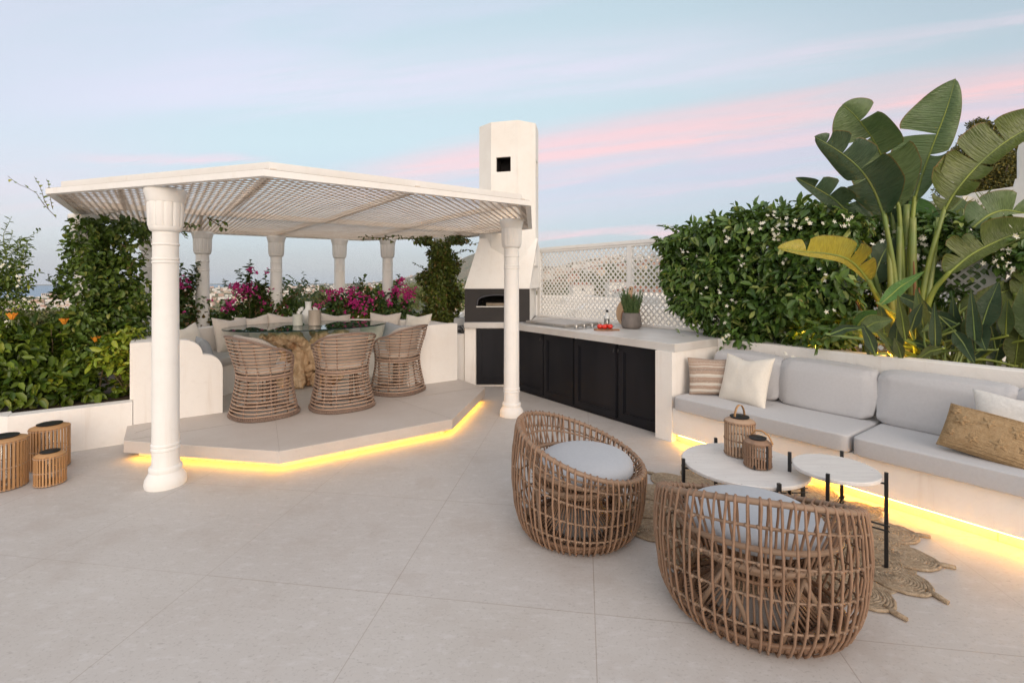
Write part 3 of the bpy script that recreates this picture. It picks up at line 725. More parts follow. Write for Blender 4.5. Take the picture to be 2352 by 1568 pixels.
# ---- chimney with pizza oven
CYL = [(-.488, 7.22), (-.303, 7.008), (.081, 6.90), (.343, 7.047), (.403, 7.40), (.223, 7.612), (-.161, 7.72), (-.423, 7.573)]
ch = thing('chimney', 'tall white octagonal chimney flaring into a hood above the pizza oven', 'chimney', (-.1, 7.3, .906))
ZT = 3.775
def hole_panel(m_, p0, p1, z0, z1, a0, a1, c0, c1, dep, mi):
    """wall face p0-p1 with a real opening and its reveals"""
    d = (p1 - p0).normalized(); nn = Vector((d.y, -d.x, 0)); Lw = (p1 - p0).length
    def q(a_, z, dd=0.): r = p0 + d * a_ - nn * dd; return (r.x, r.y, z)
    As = [0, a0, a1, Lw]; Zs = [z0, c0, c1, z1]; vs = [q(a_, z) for z in Zs for a_ in As]; fs = []
    for i in range(3):
        for j in range(3):
            if i == 1 and j == 1: continue
            fs.append((i * 4 + j, i * 4 + j + 1, (i + 1) * 4 + j + 1, (i + 1) * 4 + j))
    m_.add(vs, fs)
    m_.add([q(a0, c0), q(a1, c0), q(a1, c1), q(a0, c1), q(a0, c0, .035), q(a1, c0, .035), q(a1, c1, .035), q(a0, c1, .035)], [(0, 4, 5, 1), (1, 5, 6, 2), (2, 6, 7, 3), (3, 7, 4, 0)])
    mi.add([q(a0, c0, .036), q(a1, c0, .036), q(a1, c1, .036), q(a0, c1, .036), q(a0, c0, dep), q(a1, c0, dep), q(a1, c1, dep), q(a0, c1, dep)], [(0, 4, 5, 1), (1, 5, 6, 2), (2, 6, 7, 3), (3, 7, 4, 0), (4, 7, 6, 5)])
mb = MB(); mi = MB(); cyl = [Vector((x, y, 0)) for x, y in CYL]
for i in range(8):
    p0, p1 = cyl[i], cyl[(i + 1) % 8]
    if i == 1: hole_panel(mb, p0, p1, 1.7, ZT, .075, .295, 3.05, 3.262, .25, mi)
    elif i == 3: hole_panel(mb, p0, p1, 1.7, ZT, .10, .25, 3.03, 3.26, .2, mi)
    else: mb.add([(p0.x, p0.y, 1.7), (p1.x, p1.y, 1.7), (p1.x, p1.y, ZT), (p0.x, p0.y, ZT)], [(0, 1, 2, 3)])
ins = inset(cyl, .09)
mb.add([(p.x, p.y, ZT) for p in cyl] + [(p.x, p.y, ZT) for p in ins] + [(p.x, p.y, ZT - .5) for p in ins], [(i, (i + 1) % 8, (i + 1) % 8 + 8, i + 8) for i in range(8)] + [(i + 8, (i + 1) % 8 + 8, (i + 1) % 8 + 16, i + 16) for i in range(8)])
mb.build('shaft', M['chimney'], ch); mi.build('vent_recess', M['dark'], ch)
b0 = [(-.668, 6.76), (.245, 6.76), (.335, 7.85), (-.668, 7.85)]; b1 = [(-.470, 7.075), (.375, 7.055), (.412, 7.60), (-.46, 7.64)]
mb = MB(); mb.add([(x, y, 1.372) for x, y in b0] + [(x, y, 2.10) for x, y in b1], [(3, 2, 1, 0), (4, 5, 6, 7), (0, 1, 5, 4), (1, 2, 6, 5), (2, 3, 7, 6), (3, 0, 4, 7)])
mb.build('hood', M['chimney'], ch)
mb = MB(); mb.prism([Vector((.252, 6.86, 0)), W(4.93, 6.16), W(4.93, 6.3), Vector((.40, 7.95, 0)), Vector((.252, 7.9, 0))], .906, 1.371); 
mb.add([(.252, 6.862, 1.372), (.43, 7.55, 1.372), (.43, 7.95, 1.372), (.26, 7.9, 1.372), (.375, 7.10, 2.04), (.432, 7.55, 2.0), (.432, 7.9, 1.99), (.37, 7.9, 2.03)], [(0, 1, 5, 4), (1, 2, 6, 5), (2, 3, 7, 6), (3, 0, 4, 7), (4, 5, 6, 7)])
mb.build('side_wall', M['chimney'], ch)
ov = thing('pizza_oven', 'black boxed pizza oven with an arched mouth under the chimney hood', 'oven', (-.2, 6.8, .906))
mb = MB(); X0, X1, Z0, Z1, YF = -.660, .247, .908, 1.370, 6.742
ax0, ax1, az0, az1 = -.485, .085, 1.128, 1.285          # mouth
arch = []; n = 14; cxa = (ax0 + ax1) / 2; hw = (ax1 - ax0) / 2
for i in range(n + 1):
    t_ = math.pi * i / n; arch.append((cxa - hw * math.cos(t_), az0 + .03 + (az1 - az0 - .03) * math.sin(t_) ** .62))
pts = [(ax0, az0)] + arch + [(ax1, az0)]
# front face with the arched hole, as strips to the top and bottom
top = [(x, YF, Z1) for x, z in arch]; ac = [(x, YF, z) for x, z in arch]; k = len(arch)
mb.add(top + ac, [(i + k, i + k + 1, i + 1, i) for i in range(k - 1)])
mb.add([(X0, YF, Z0), (ax0, YF, Z0), (ax0, YF, Z1), (X0, YF, Z1)], [(0, 1, 2, 3)]); mb.add([(ax1, YF, Z0), (X1, YF, Z0), (X1, YF, Z1), (ax1, YF, Z1)], [(0, 1, 2, 3)])
mb.add([(ax0, YF, Z0), (ax1, YF, Z0), (ax1, YF, az0), (ax0, YF, az0)], [(0, 1, 2, 3)])
mb.add([(X0, YF, Z0), (X0, YF, Z1), (X0, 7.8, Z1), (X0, 7.8, Z0)], [(0, 1, 2, 3)]); mb.add([(X1, YF, Z0), (X1, 7.0, Z0), (X1, 7.0, Z1), (X1, YF, Z1)], [(0, 1, 2, 3)])
mb.add([(X0, YF, Z1), (X1, YF, Z1), (X1, 7.8, Z1), (X0, 7.8, Z1)], [(0, 1, 2, 3)])
mb.build('body', M['oven'], ov)
mb = MB(); pf = [(x, YF + .001, z) for x, z in pts]; pb = [(cxa + (x - cxa) * .9, YF + .55, z) for x, z in pts]; k = len(pts)
mb.add(pf + pb, [(i, i + 1, i + 1 + k, i + k) for i in range(k - 1)] + [tuple(range(k, 2 * k))]); mb.build('oven_chamber', M['dark'], ov)
mb = MB(); mb.tube([(x, YF - .006, z) for x, z in pts], .011, 8, cap=True); mb.build('mouth_rim', mat('dark_steel_rim', (.09, .09, .10), .4, metal=.8), ov, smooth=True)
mb = MB(); mb.box(ax0 - .01, ax1 + .01, YF - .02, YF + .5, az0 - .012, az0 + .002); mb.build('oven_sill', M['steel'], ov)
mb = MB(); mb.box(ax0 + .12, ax1 - .05, YF + .10, YF + .45, az0 + .004, az0 + .04); mb.build('oven_stone', M['ovenfloor'], ov)

# ---- lattice fence behind counter and planter
def fence_run(u, v0, v1, n, z0, z1, label, posts, wpost=.065, pitch=.0595):
    t_ = thing('lattice_fence', label, 'fence', (*W(u, (v0 + v1) / 2)[:2], z0))
    m_ = MB()
    a_ = min(v0, v1); b_ = max(v0, v1)
    poly = [(a_, z0 + .02), (b_, z0 + .02), (b_, z1 - .02), (a_, z1 - .02)]
    for lay_, p, q, nn in lattice(None, poly, pitch, .022, 0, 0, 0):
        hw = .0100; uu = u + .003 + lay_ * .0065
        cs = [(p[0] - nn[0] * hw, p[1] - nn[1] * hw), (q[0] - nn[0] * hw, q[1] - nn[1] * hw), (q[0] + nn[0] * hw, q[1] + nn[1] * hw), (p[0] + nn[0] * hw, p[1] + nn[1] * hw)]
        vs = [W(uu, c[0], c[1]) for c in cs] + [W(uu + .006, c[0], c[1]) for c in cs]
        m_.add(vs, [(3, 2, 1, 0), (4, 5, 6, 7), (0, 1, 5, 4), (1, 2, 6, 5), (2, 3, 7, 6), (3, 0, 4, 7)])
    m_.build('lattice_panel', M['paint'], t_)
    m_ = MB(); m_.ubox(u - .022, u + .045, a_, b_, z1 - .022, z1 + .022); m_.ubox(u - .010, u + .030, a_, b_, z1 - .052, z1 - .0225); m_.build('top_rail', M['paint'], t_)
    m_ = MB(); m_.ubox(u - .012, u + .032, a_, b_, z0 + .001, z0 + .03); m_.build('bottom_rail', M['paint'], t_)
    for v_ in posts:
        m_ = MB(); m_.ubox(u - .018, u + .040, v_ - wpost / 2, v_ + wpost / 2, z0 + .002, z1 - .0525); m_.build('post', M['paint'], t_)
    return t_
fence_run(4.95, 2.3, 6.10, 1, .906, 1.985, 'white diamond lattice fence rising behind the kitchen counter', (6.06, 4.20, 2.36))
fence_run(5.55, -2.6, 2.9, 1, .80, 2.0, 'white lattice fence half hidden behind the big banana-like plant', (2.8, .9, -1.0))
mb = MB(); mb.ubox(4.955, 5.05, 2.3, 6.3, -.3, .904); mb.ubox(5.5, 5.62, -2.7, 3., -.3, .799)
o = mb.build('boundary_wall', M['wall']); tag(o, 'white boundary wall under the lattice fence', 'wall')

# ================================================================== built-in sofa
sofa = thing('built_in_sofa', 'long white masonry sofa base glowing underneath, with pale grey cushions on it', 'sofa', (*W(4.2, 1.)[:2], 0))
mb = MB(); mb.ubox(3.83, 4.56, -2.2, 2.742, .078, .312); mb.build('seat_base', M['wall'], sofa)
mb = MB(); mb.ubox(3.885, 4.56, -2.2, 2.742, .0005, .077); mb.build('plinth', M['floor'], sofa)
mb = MB(); mb.ubox(3.852, 3.864, -2.2, 2.70, .066, .0765); mb.build('light_strip', M['led'], sofa)
mb = MB(); mb.bprism([W(4.565, -2.3), W(4.70, -2.3), W(4.70, 2.742), W(4.565, 2.742)], .0, .90, .006); mb.build('back_wall', M['wall'], sofa)
mb = MB(); mb.prism([W(4.71, -2.6), W(5.49, -2.6), W(5.49, 2.9), W(4.96, 2.9), W(4.96, 2.3), W(4.71, 2.3)], 0., .80)
o = mb.build('planter_bed', M['soilmat']); tag(o, 'soil bed between the sofa back wall and the lattice fence', 'planting bed')
def boxcush(mb, c, ax, ay, az, e=.22, nu=48, nv=24, dent=None):
    """superellipsoid cushion in a local frame"""
    def sg(x, p): return math.copysign(abs(x) ** p, x)
    def fn(i, j):
        th_ = i * 2 * math.pi; ph = (j - .5) * math.pi
        x = sg(math.cos(ph), e) * sg(math.cos(th_), e * .7); y = sg(math.cos(ph), e) * sg(math.sin(th_), e * .7); z = sg(math.sin(ph), e)
        if dent: x, y, z = dent(x, y, z)
        return c + ax * x + ay * y + az * z
    mb.grid(fn, nu, nv, True)
gs = 'pale grey seat cushions of the built-in sofa'
for (v0_, v1_, lb) in ((1.315, 2.71, 'long pale grey seat cushion at the kitchen end of the sofa'), (-.12, 1.30, 'pale grey seat cushion at the right end of the sofa, under the jute pillow'), (-1.6, -.135, 'pale grey seat cushion past the right edge of the photo')):
    if v1_ < 0: continue
    mb = MB(); c = W(4.17, (v0_ + v1_) / 2, .377)
    def dn(x, y, z, o_=v0_): return x, y, z + (.05 * nz3((x * 2, y * 4 + o_ * 3, z), 1.) if z > 0 else 0)
    boxcush(mb, c, UD * .395, VD * ((v1_ - v0_) / 2 - .002), Vector((0, 0, .065)), .13, 72, 40, dn)
    tag(mb.build('seat_cushion', M['greyfab'], smooth=True), lb, 'seat cushion', gs)
for k_, (v0_, v1_, ro, lb) in enumerate(((2.03, 2.66, .02, 'pale grey back cushion behind the striped and cream pillows'), (1.33, 2.03, .0, 'pale grey back cushion in the middle of the sofa, bare of pillows'), (.60, 1.325, -.01, 'creased pale grey back cushion behind the jute pillow'), (-.15, .59, .03, 'pale grey back cushion cut by the right edge of the photo'))):
    mb = MB(); lean = R(13); axn = (UD * -math.cos(lean) + Vector((0, 0, -math.sin(lean)))) * -1
    zz = (Vector((0, 0, 1)) * math.cos(lean) + UD * math.sin(lean)); c = W(4.385, (v0_ + v1_) / 2, .635)
    def dn(x, y, z, k_=k_):
        s_ = 1 + .045 * mnoise.noise(Vector((y * 1.5 + k_ * 7, z * 1.5, k_))); q = 1 - .35 * (abs(y) ** 3.0) * (abs(z) ** 3.0)
        wr = .16 * mnoise.noise(Vector((y * 1.2 + 3 * k_, z * 3.2 + y * 2, 5.))) + .10 * mnoise.noise(Vector((y * 6 + k_, z * 2.2, 1.))) * (.3 + abs(y)) + .06 * mnoise.noise(Vector((y * 13 + k_, z * 5 - y * 6, 2.))) * abs(y * z)
        th_ = max(.12, 1 - .55 * abs(y) ** 5 - .35 * abs(z) ** 6); return x * th_ + wr * (x < 0), y * s_ * (1 - .02 * z * z), z * (1 - .03 * y * y) * s_
    boxcush(mb, c, axn * .095, VD * ((v1_ - v0_) / 2 + .008), zz * .190, .17, 96, 56, dn)
    tag(mb.build('back_cushion', M['greyfab'], smooth=True), lb, 'back cushion', 'pale grey back cushions leaning on the sofa wall')

def pillow(name, label, m_, c, right, upv, wd, ht, th_, pinch=.10, group=None, seed=0, dentk=.12):
    """knife-edge pillow: c centre, right / upv unit vectors"""
    right = right.normalized(); nrm = right.cross(upv).normalized(); upv = nrm.cross(right).normalized()
    mb = MB(); N_ = 30; vs = []; 
    for side in (1, -1):
        for i in range(N_ + 1):
            for j in range(N_ + 1):
                s_ = i / N_ * 2 - 1; t_ = j / N_ * 2 - 1
                x = s_ * (1 - pinch * (1 - t_ * t_) * abs(s_) ** 3 * .9); y = t_ * (1 - pinch * (1 - s_ * s_) * abs(t_) ** 3 * .9)
                y -= dentk * math.exp(-(s_ * 2.2) ** 2) * max(0, t_) ** 2
                h = ((1 - s_ ** 4) * (1 - t_ ** 4)) ** .62 * (1 - .35 * (s_ * s_ + t_ * t_) / 2)
                h += .10 * (1 - max(abs(s_), abs(t_)) ** 3) * mnoise.noise(Vector((s_ * 2.6 + seed, t_ * 2.6, side)))
                rim = .004
                vs.append(Vector((x * wd / 2, y * ht / 2, side * (h * th_ / 2 + rim))))
    fs = []; n2 = (N_ + 1) ** 2
    for sd in (0, 1):
        for i in range(N_):
            for j in range(N_):
                q = (sd * n2 + i * (N_ + 1) + j, sd * n2 + (i + 1) * (N_ + 1) + j, sd * n2 + (i + 1) * (N_ + 1) + j + 1, sd * n2 + i * (N_ + 1) + j + 1)
                fs.append(q if sd == 0 else q[::-1])
    bd = [i * (N_ + 1) for i in range(N_ + 1)] + [N_ * (N_ + 1) + j for j in range(1, N_ + 1)] + [i * (N_ + 1) + N_ for i in range(N_ - 1, -1, -1)] + [j for j in range(N_ - 1, 0, -1)]
    for a_, b_ in zip(bd, bd[1:] + bd[:1]): fs.append((a_, a_ + n2, b_ + n2, b_))
    mb.add(vs, fs); o_ = mb.build(name, m_, smooth=True)
    o_.matrix_world = Matrix((( right.x, upv.x, nrm.x, c.x), (right.y, upv.y, nrm.y, c.y), (right.z, upv.z, nrm.z, c.z), (0, 0, 0, 1)))
    tag(o_, label, 'pillow', group); return o_
def lean_up(n_, deg): return (Vector((0, 0, 1)) * math.cos(R(deg)) - n_ * math.sin(R(deg)))
nS = W(-1, 0)      # towards the terrace from the sofa wall
dv = lambda a_, n_: n_
pillow('striped_pillow', 'brown and cream striped rectangular pillow in the sofa corner by the counter', M['stripe'], W(4.15, 2.50, .605), W(.37, -.36), lean_up(W(-.7, -.7).normalized(), 12), .50, .34, .13, .05, seed=1, dentk=.05)
pillow('cream_pillow', 'cream square pillow leaning on the striped one', M['creamfab'], W(4.13, 2.22, .62), W(-.15, -1, .04), lean_up(W(-1, .15).normalized(), 20), .47, .45, .16, .13, seed=4)
jp = pillow('jute_pillow', 'mustard knitted jute pillow with star shapes lying tilted on the sofa', M['jutepillow'], W(3.99, .655, .565), W(-.02, -1, -.14), lean_up(W(-1, -.1).normalized(), 34), .43, .29, .14, .03, seed=8, dentk=.02)
# raised stars and ribs on the jute pillow
mb = MB()
for (sx, sy, sr) in (() if False else ((-.13, .03, .042), (-.01, .055, .045), (.11, .045, .042), (.06, -.055, .045), (-.06, -.065, .034), (.16, -.045, .032), (-.17, .085, .03), (-.16, -.055, .026))):
    for k in range(5):
        an = k * 2 * math.pi / 5 + sx * 9; p = []
        for q in range(4):
            r_ = sr * q / 3; x, y = sx + r_ * math.cos(an), sy + r_ * math.sin(an) * .9
            s_, t_ = x / .215, y / .145; h = (max(0, 1 - s_ ** 4) * max(0, 1 - t_ ** 4)) ** .62 * (1 - .35 * (s_ * s_ + t_ * t_) / 2) * .065 + .005
            p.append((x, y, h))
        mb.tube(p, [.013, .012, .009, .004], 6)
for k in range(17):
    y = -.128 + k * .016; p = []
    for q in range(29):
        x = -.203 + q * .406 / 28; s_, t_ = x / .215, y / .145
        h = (max(0, 1 - s_ ** 4) * max(0, 1 - t_ ** 4)) ** .62 * (1 - .35 * (s_ * s_ + t_ * t_) / 2) * .065 + .004 + .0015 * (q % 2)
        p.append((x * (1 - .03 * (1 - t_ * t_) * abs(s_) ** 3), y, h))
    mb.tube(p, .0045, 5)
mb.build('knit_ribs', M['jutepillow'], jp, local=True, smooth=True)
pillow('white_pillow', 'off-white boucle pillow at the right edge behind the jute pillow', M['whitefab'], W(4.14, .53, .61), W(.05, -1, .05), lean_up(W(-1, 0), 24), .46, .44, .15, .10, seed=12)
# ================================================================== dining bench pillows
def bpil(name, lb, m_, u, v, fu, fv, z=.81, wd=.46, ht=.42, th_=.15, ln=16, seed=0, roll=0.):
    z -= .03; n_ = W(fu, fv).normalized(); r_ = n_.cross(Vector((0, 0, 1))) * -1; up_ = lean_up(n_, ln)
    if roll: q = Matrix.Rotation(R(roll), 3, n_); r_ = q @ r_; up_ = q @ up_
    return pillow(name, lb, m_, W(u, v, z), r_, up_, wd, ht, th_, .10, None, seed, .10)
bpil('cream_pillow', 'cream pillow leaning at the left end of the dining bench, behind the scalloped arm', M['creamfab'], .26, 6.80, 1, -.8, .79, .44, .42, seed=3, roll=6)
bpil('blue_pillow', 'small blue-grey pillow tucked behind the left scalloped arm of the dining bench', M['bluefab'], .40, 6.42, 1, .1, .74, .40, .30, .11, 20, seed=5)
bpil('beige_pillow', 'large beige pillow on the dining bench left of the glass table', M['beigefab'], .74, 7.14, .7, -1, .82, .50, .46, .17, seed=6, roll=-3)
bpil('beige_pillow', 'beige pillow peeping out behind the large one left of the glass table', M['beigefab'], 1.02, 7.34, .1, -1, .83, .42, .44, seed=7, roll=4)
bpil('beige_pillow', 'beige pillow with a raised corner just left of the vase', M['beigefab'], 1.40, 7.36, .0, -1, .84, .46, .42, seed=9, roll=-7)
bpil('beige_pillow', 'beige pillow just right of the vase, against the back of the bench', M['beigefab'], 2.10, 7.36, -.1, -1, .83, .44, .40, seed=10, roll=-5)
bpil('beige_pillow', 'plump beige pillow right of the table, below the glowing yellow leaves', M['beigefab'], 2.66, 6.86, -.9, -1, .83, .48, .44, seed=11)
bpil('cream_pillow', 'cream pillow at the right end of the dining bench', M['creamfab'], 2.98, 6.42, -1, -.5, .82, .46, .44, seed=13, roll=3)
bpil('blue_pillow', 'wide blue-grey pillow with a tan corner at the right end of the dining bench', M['bluefab'], 2.68, 6.40, -1, -.8, .755, .50, .34, .12, 24, seed=14, roll=-5)
bpil('cream_pillow', 'cream pillow half hidden under the right end of the glass table', M['creamfab'], 2.46, 6.78, -.8, -1, .75, .42, .40, seed=16)

# ================================================================== dining table
TB = W(1.55, 6.56)
dt = thing('dining_table', 'oval glass dining table on a gnarled driftwood trunk', 'table', (TB.x, TB.y, .16))
mb = MB(); EA, EB = .97, .64
def ellp(a_, b_, n=96, rot=-.10): return [TB + UD * (a_ * math.cos(t) * math.cos(rot) - b_ * math.sin(t) * math.sin(rot)) + VD * (a_ * math.cos(t) * math.sin(rot) + b_ * math.sin(t) * math.cos(rot)) for t in [k * 2 * math.pi / n for k in range(n)]]
e1 = ellp(EA, EB); mb.add([(p.x, p.y, .9145) for p in e1], [tuple(range(96))]); mb.build('glass_top', M['tabletop'], dt)
mb = MB(); e2 = ellp(EA + .003, EB + .003); n = 96
mb.add([(p.x, p.y, .901) for p in e2] + [(p.x, p.y, .9143) for p in e2] + [(p.x, p.y, .901) for p in ellp(EA - .006, EB - .006)] + [(p.x, p.y, .9143) for p in ellp(EA - .006, EB - .006)],
       [(i, (i + 1) % n, (i + 1) % n + n, i + n) for i in range(n)] + [(i + 2 * n, i + 3 * n, (i + 1) % n + 3 * n, (i + 1) % n + 2 * n) for i in range(n)] + [(i + n, (i + 1) % n + n, (i + 1) % n + 3 * n, i + 3 * n) for i in range(n)] + [(i, i + 2 * n, (i + 1) % n + 2 * n, (i + 1) % n) for i in range(n)])
mb.build('glass_edge', M['glassedge'], dt)
mb = MB(); rr_ = random.Random(5)
for k in range(15):
    an = k * 2 * math.pi / 15 + rr_.uniform(-.1, .1); b_ = rr_.uniform(.10, .36); w_ = rr_.uniform(.04, .13); tp = rr_.uniform(.18, .50); pts = []; rs = []
    tw = rr_.uniform(-1.3, 1.3); bs_ = rr_.uniform(.038, .070)
    for i in range(13):
        t = i / 12; rad = b_ * (1 - t) ** 1.5 + w_ * 4 * t * (1 - t) * .6 + tp * t ** 3.2; a2 = an + tw * t + .25 * mnoise.noise(Vector((k * 3., t * 4, 0)))
        p = TB + UD * (rad * 1.25 * math.cos(a2)) + VD * (rad * .8 * math.sin(a2)); p.z = .165 + .665 * t ** .9
        pts.append(p); rs.append(bs_ * (1 + .35 * mnoise.noise(Vector((k * 5., t * 6, 3)))) * (1.15 - .35 * abs(t - .1)))
    mb.tube(pts, rs, 10)
for k in range(16):
    an = rr_.uniform(0, 6.28); z = rr_.uniform(.2, .80); rad = .16 + .3 * ((z - .2) / .65) ** 3
    p = TB + UD * rad * 1.2 * math.cos(an) + VD * rad * .8 * math.sin(an); p.z = z
    q = p + Vector((rr_.uniform(-.16, .16), rr_.uniform(-.16, .16), rr_.uniform(-.1, .08))); q.z = min(q.z, .82); mb.tube([p, (p + q) / 2 + Vector((0, 0, .02)), q], [.06, .045, .02], 8)
for k in range(7):
    an = k * .9 + .3; p = TB + UD * .28 * math.cos(an) + VD * .2 * math.sin(an); p.z = .22; mb.tube([p - Vector((0, 0, .04)), p + Vector((.02, 0, .05)), p + Vector((0, .02, .11))], [.07, .085, .05], 9)
dw = mb.build('driftwood_trunk', M['drift'], dt, smooth=True)
mo = dw.modifiers.new('fuse', 'REMESH'); mo.mode = 'VOXEL'; mo.voxel_size = .011; mo.use_smooth_shade = True
tex = bpy.data.textures.new('gnarl', 'CLOUDS'); tex.noise_scale = .07; tex.noise_depth = 3
mo = dw.modifiers.new('gnarl', 'DISPLACE'); mo.texture = tex; mo.strength = .045; mo.mid_level = .55
tex2 = bpy.data.textures.new('grain', 'WOOD'); tex2.noise_scale = .04; tex2.wood_type = 'BANDNOISE'; tex2.turbulence = 12
mo = dw.modifiers.new('grain', 'DISPLACE'); mo.texture = tex2; mo.strength = .008

# things on the table
va = thing('vase', 'white ceramic vase with ruffled side handles on the glass table', 'vase', (-2.68, 6.36, .9155))
mb = MB(); rib = lambda z, an: 1 + .012 * math.cos(an * 30)
mb.lathe([(.045, 0), (.05, .008), (.066, .03), (.080, .075), (.083, .11), (.078, .145), (.060, .175), (.043, .195), (.037, .215), (.036, .25), (.041, .285), (.046, .298), (.040, .299), (.034, .29)], (0, 0, 0), 60, rib); mb.build('body', M['ceramic'], va, local=True, smooth='auto')
for sx in (-1, 1):
    mb = MB()
    def fn(i, j, sx=sx):
        an = -1.2 + i * 2.9; rr2 = .035 + .035 * j; x = .075 + rr2 * math.cos(an) * 1.1; z = .12 + rr2 * 1.5 * math.sin(an); return Vector((sx * x, .012 * math.sin(an * 14) * j, z))
    mb.grid(fn, 40, 5); q = mb.build('ruffled_handle', M['ceramic'], va, local=True, smooth=True); q.modifiers.new('th', 'SOLIDIFY').thickness = .01
paths = []
for (dx, dy, dz) in ((-.42, .05, .30), (-.28, -.05, .42), (-.10, .02, .46), (.10, .05, .36), (.30, .0, .33), (.36, -.1, .24), (-.2, .15, .22), (.18, .12, .26), (-.36, -.1, .16)):
    o_ = Vector((0, 0, .28)); paths.append(twig(o_, o_ + Vector((dx, dy, dz)) * .86, -.02, .10, 9))
mb = MB()
for p in paths: mb.tube(p, [.003 - .0022 * i / (len(p) - 1) for i in range(len(p))], 5)
mb2 = mb; eu = thing('eucalyptus_bunch', 'loose eucalyptus stems standing in the white vase', 'branches', (-2.68, 6.36, .9155))
mb2.build('stems', M['greenstem'], eu, local=True)
v_, f_ = spray(paths, .018, .034, .85, 1.0); me_v = v_ + np.array([-2.68, 6.36, .9155]); build_np('leaves', me_v, f_, M['eucal'], eu)
for (x_, y_, r_, h_, m_, lb) in ((-2.71, 6.12, .059, .145, 'mist', 'shorter pale green ribbed glass candle holder on the glass table'), (-2.505, 6.14, .074, .195, 'smoke', 'taller taupe ribbed glass candle holder in front of the vase')):
    t = thing('candle_holder', lb, 'candle holder', (x_, y_, .9155)); mb = MB()
    mb.lathe([(r_ * .9, 0), (r_, .006), (r_ * 1.01, h_), (r_ * .94, h_), (r_ * .92, .02), (r_ * .5, .018)], (0, 0, 0), 72, lambda z, an: 1 + .012 * math.cos(an * 24)); mb.build('glass_body', M[m_], t, local=True, smooth='auto')
    mb = MB(); mb.lathe([(r_ * .85, .019), (r_ * .88, .03), (r_ * .88, h_ * .62), (r_ * .5, h_ * .63)], (0, 0, 0), 32); mb.build('candle', M['creamfab'], t, local=True, smooth='auto')

M['shadedfab'] = fabric('shaded_chair_fabric', (.42, .37, .33), (.36, .32, .28))  # beige back cushions: shade behind the canes darkened into the fabric colour
# ================================================================== woven dining chairs (front = +Y)
def lerp_t(tab, x):
    for (a0, b0), (a1, b1) in zip(tab, tab[1:]):
        if x <= a1: t = max(0., (x - a0) / (a1 - a0)); t = t * t * (3 - 2 * t) if False else t; return b0 + (b1 - b0) * t
    return tab[-1][1]
def catm(tab, x):
    n = len(tab)
    for i in range(n - 1):
        if x <= tab[i + 1][0] or i == n - 2:
            p1, p2 = tab[i], tab[i + 1]; p0 = tab[max(i - 1, 0)]; p3 = tab[min(i + 2, n - 1)]; t = (x - p1[0]) / (p2[0] - p1[0]); t = min(max(t, 0), 1)
            m1 = (p2[1] - p0[1]) / max(p2[0] - p0[0], 1e-6) * (p2[0] - p1[0]); m2 = (p3[1] - p1[1]) / max(p3[0] - p1[0], 1e-6) * (p2[0] - p1[0])
            return (2 * t ** 3 - 3 * t * t + 1) * p1[1] + (t ** 3 - 2 * t * t + t) * m1 + (-2 * t ** 3 + 3 * t * t) * p2[1] + (t ** 3 - t * t) * m2
RZ = [(0, .302), (.06, .300), (.2, .272), (.33, .252), (.42, .250), (.52, .262), (.65, .290), (.82, .315)]
HZ = [(44, .50), (50, .555), (62, .605), (90, .675), (130, .762), (180, .800)]
def cpt(phi, z, k=1.):
    r = catm(RZ, z) * k; a_ = R(phi); e = .82
    sx = math.copysign(abs(math.sin(a_)) ** e, math.sin(a_)); sy = math.copysign(abs(math.cos(a_)) ** e, math.cos(a_))
    return Vector((r * 1.02 * sx, r * sy * (1.0 if sy < 0 else .92) - (.035 * max(0, z - .42) / .4 if sy < 0 else 0), z))
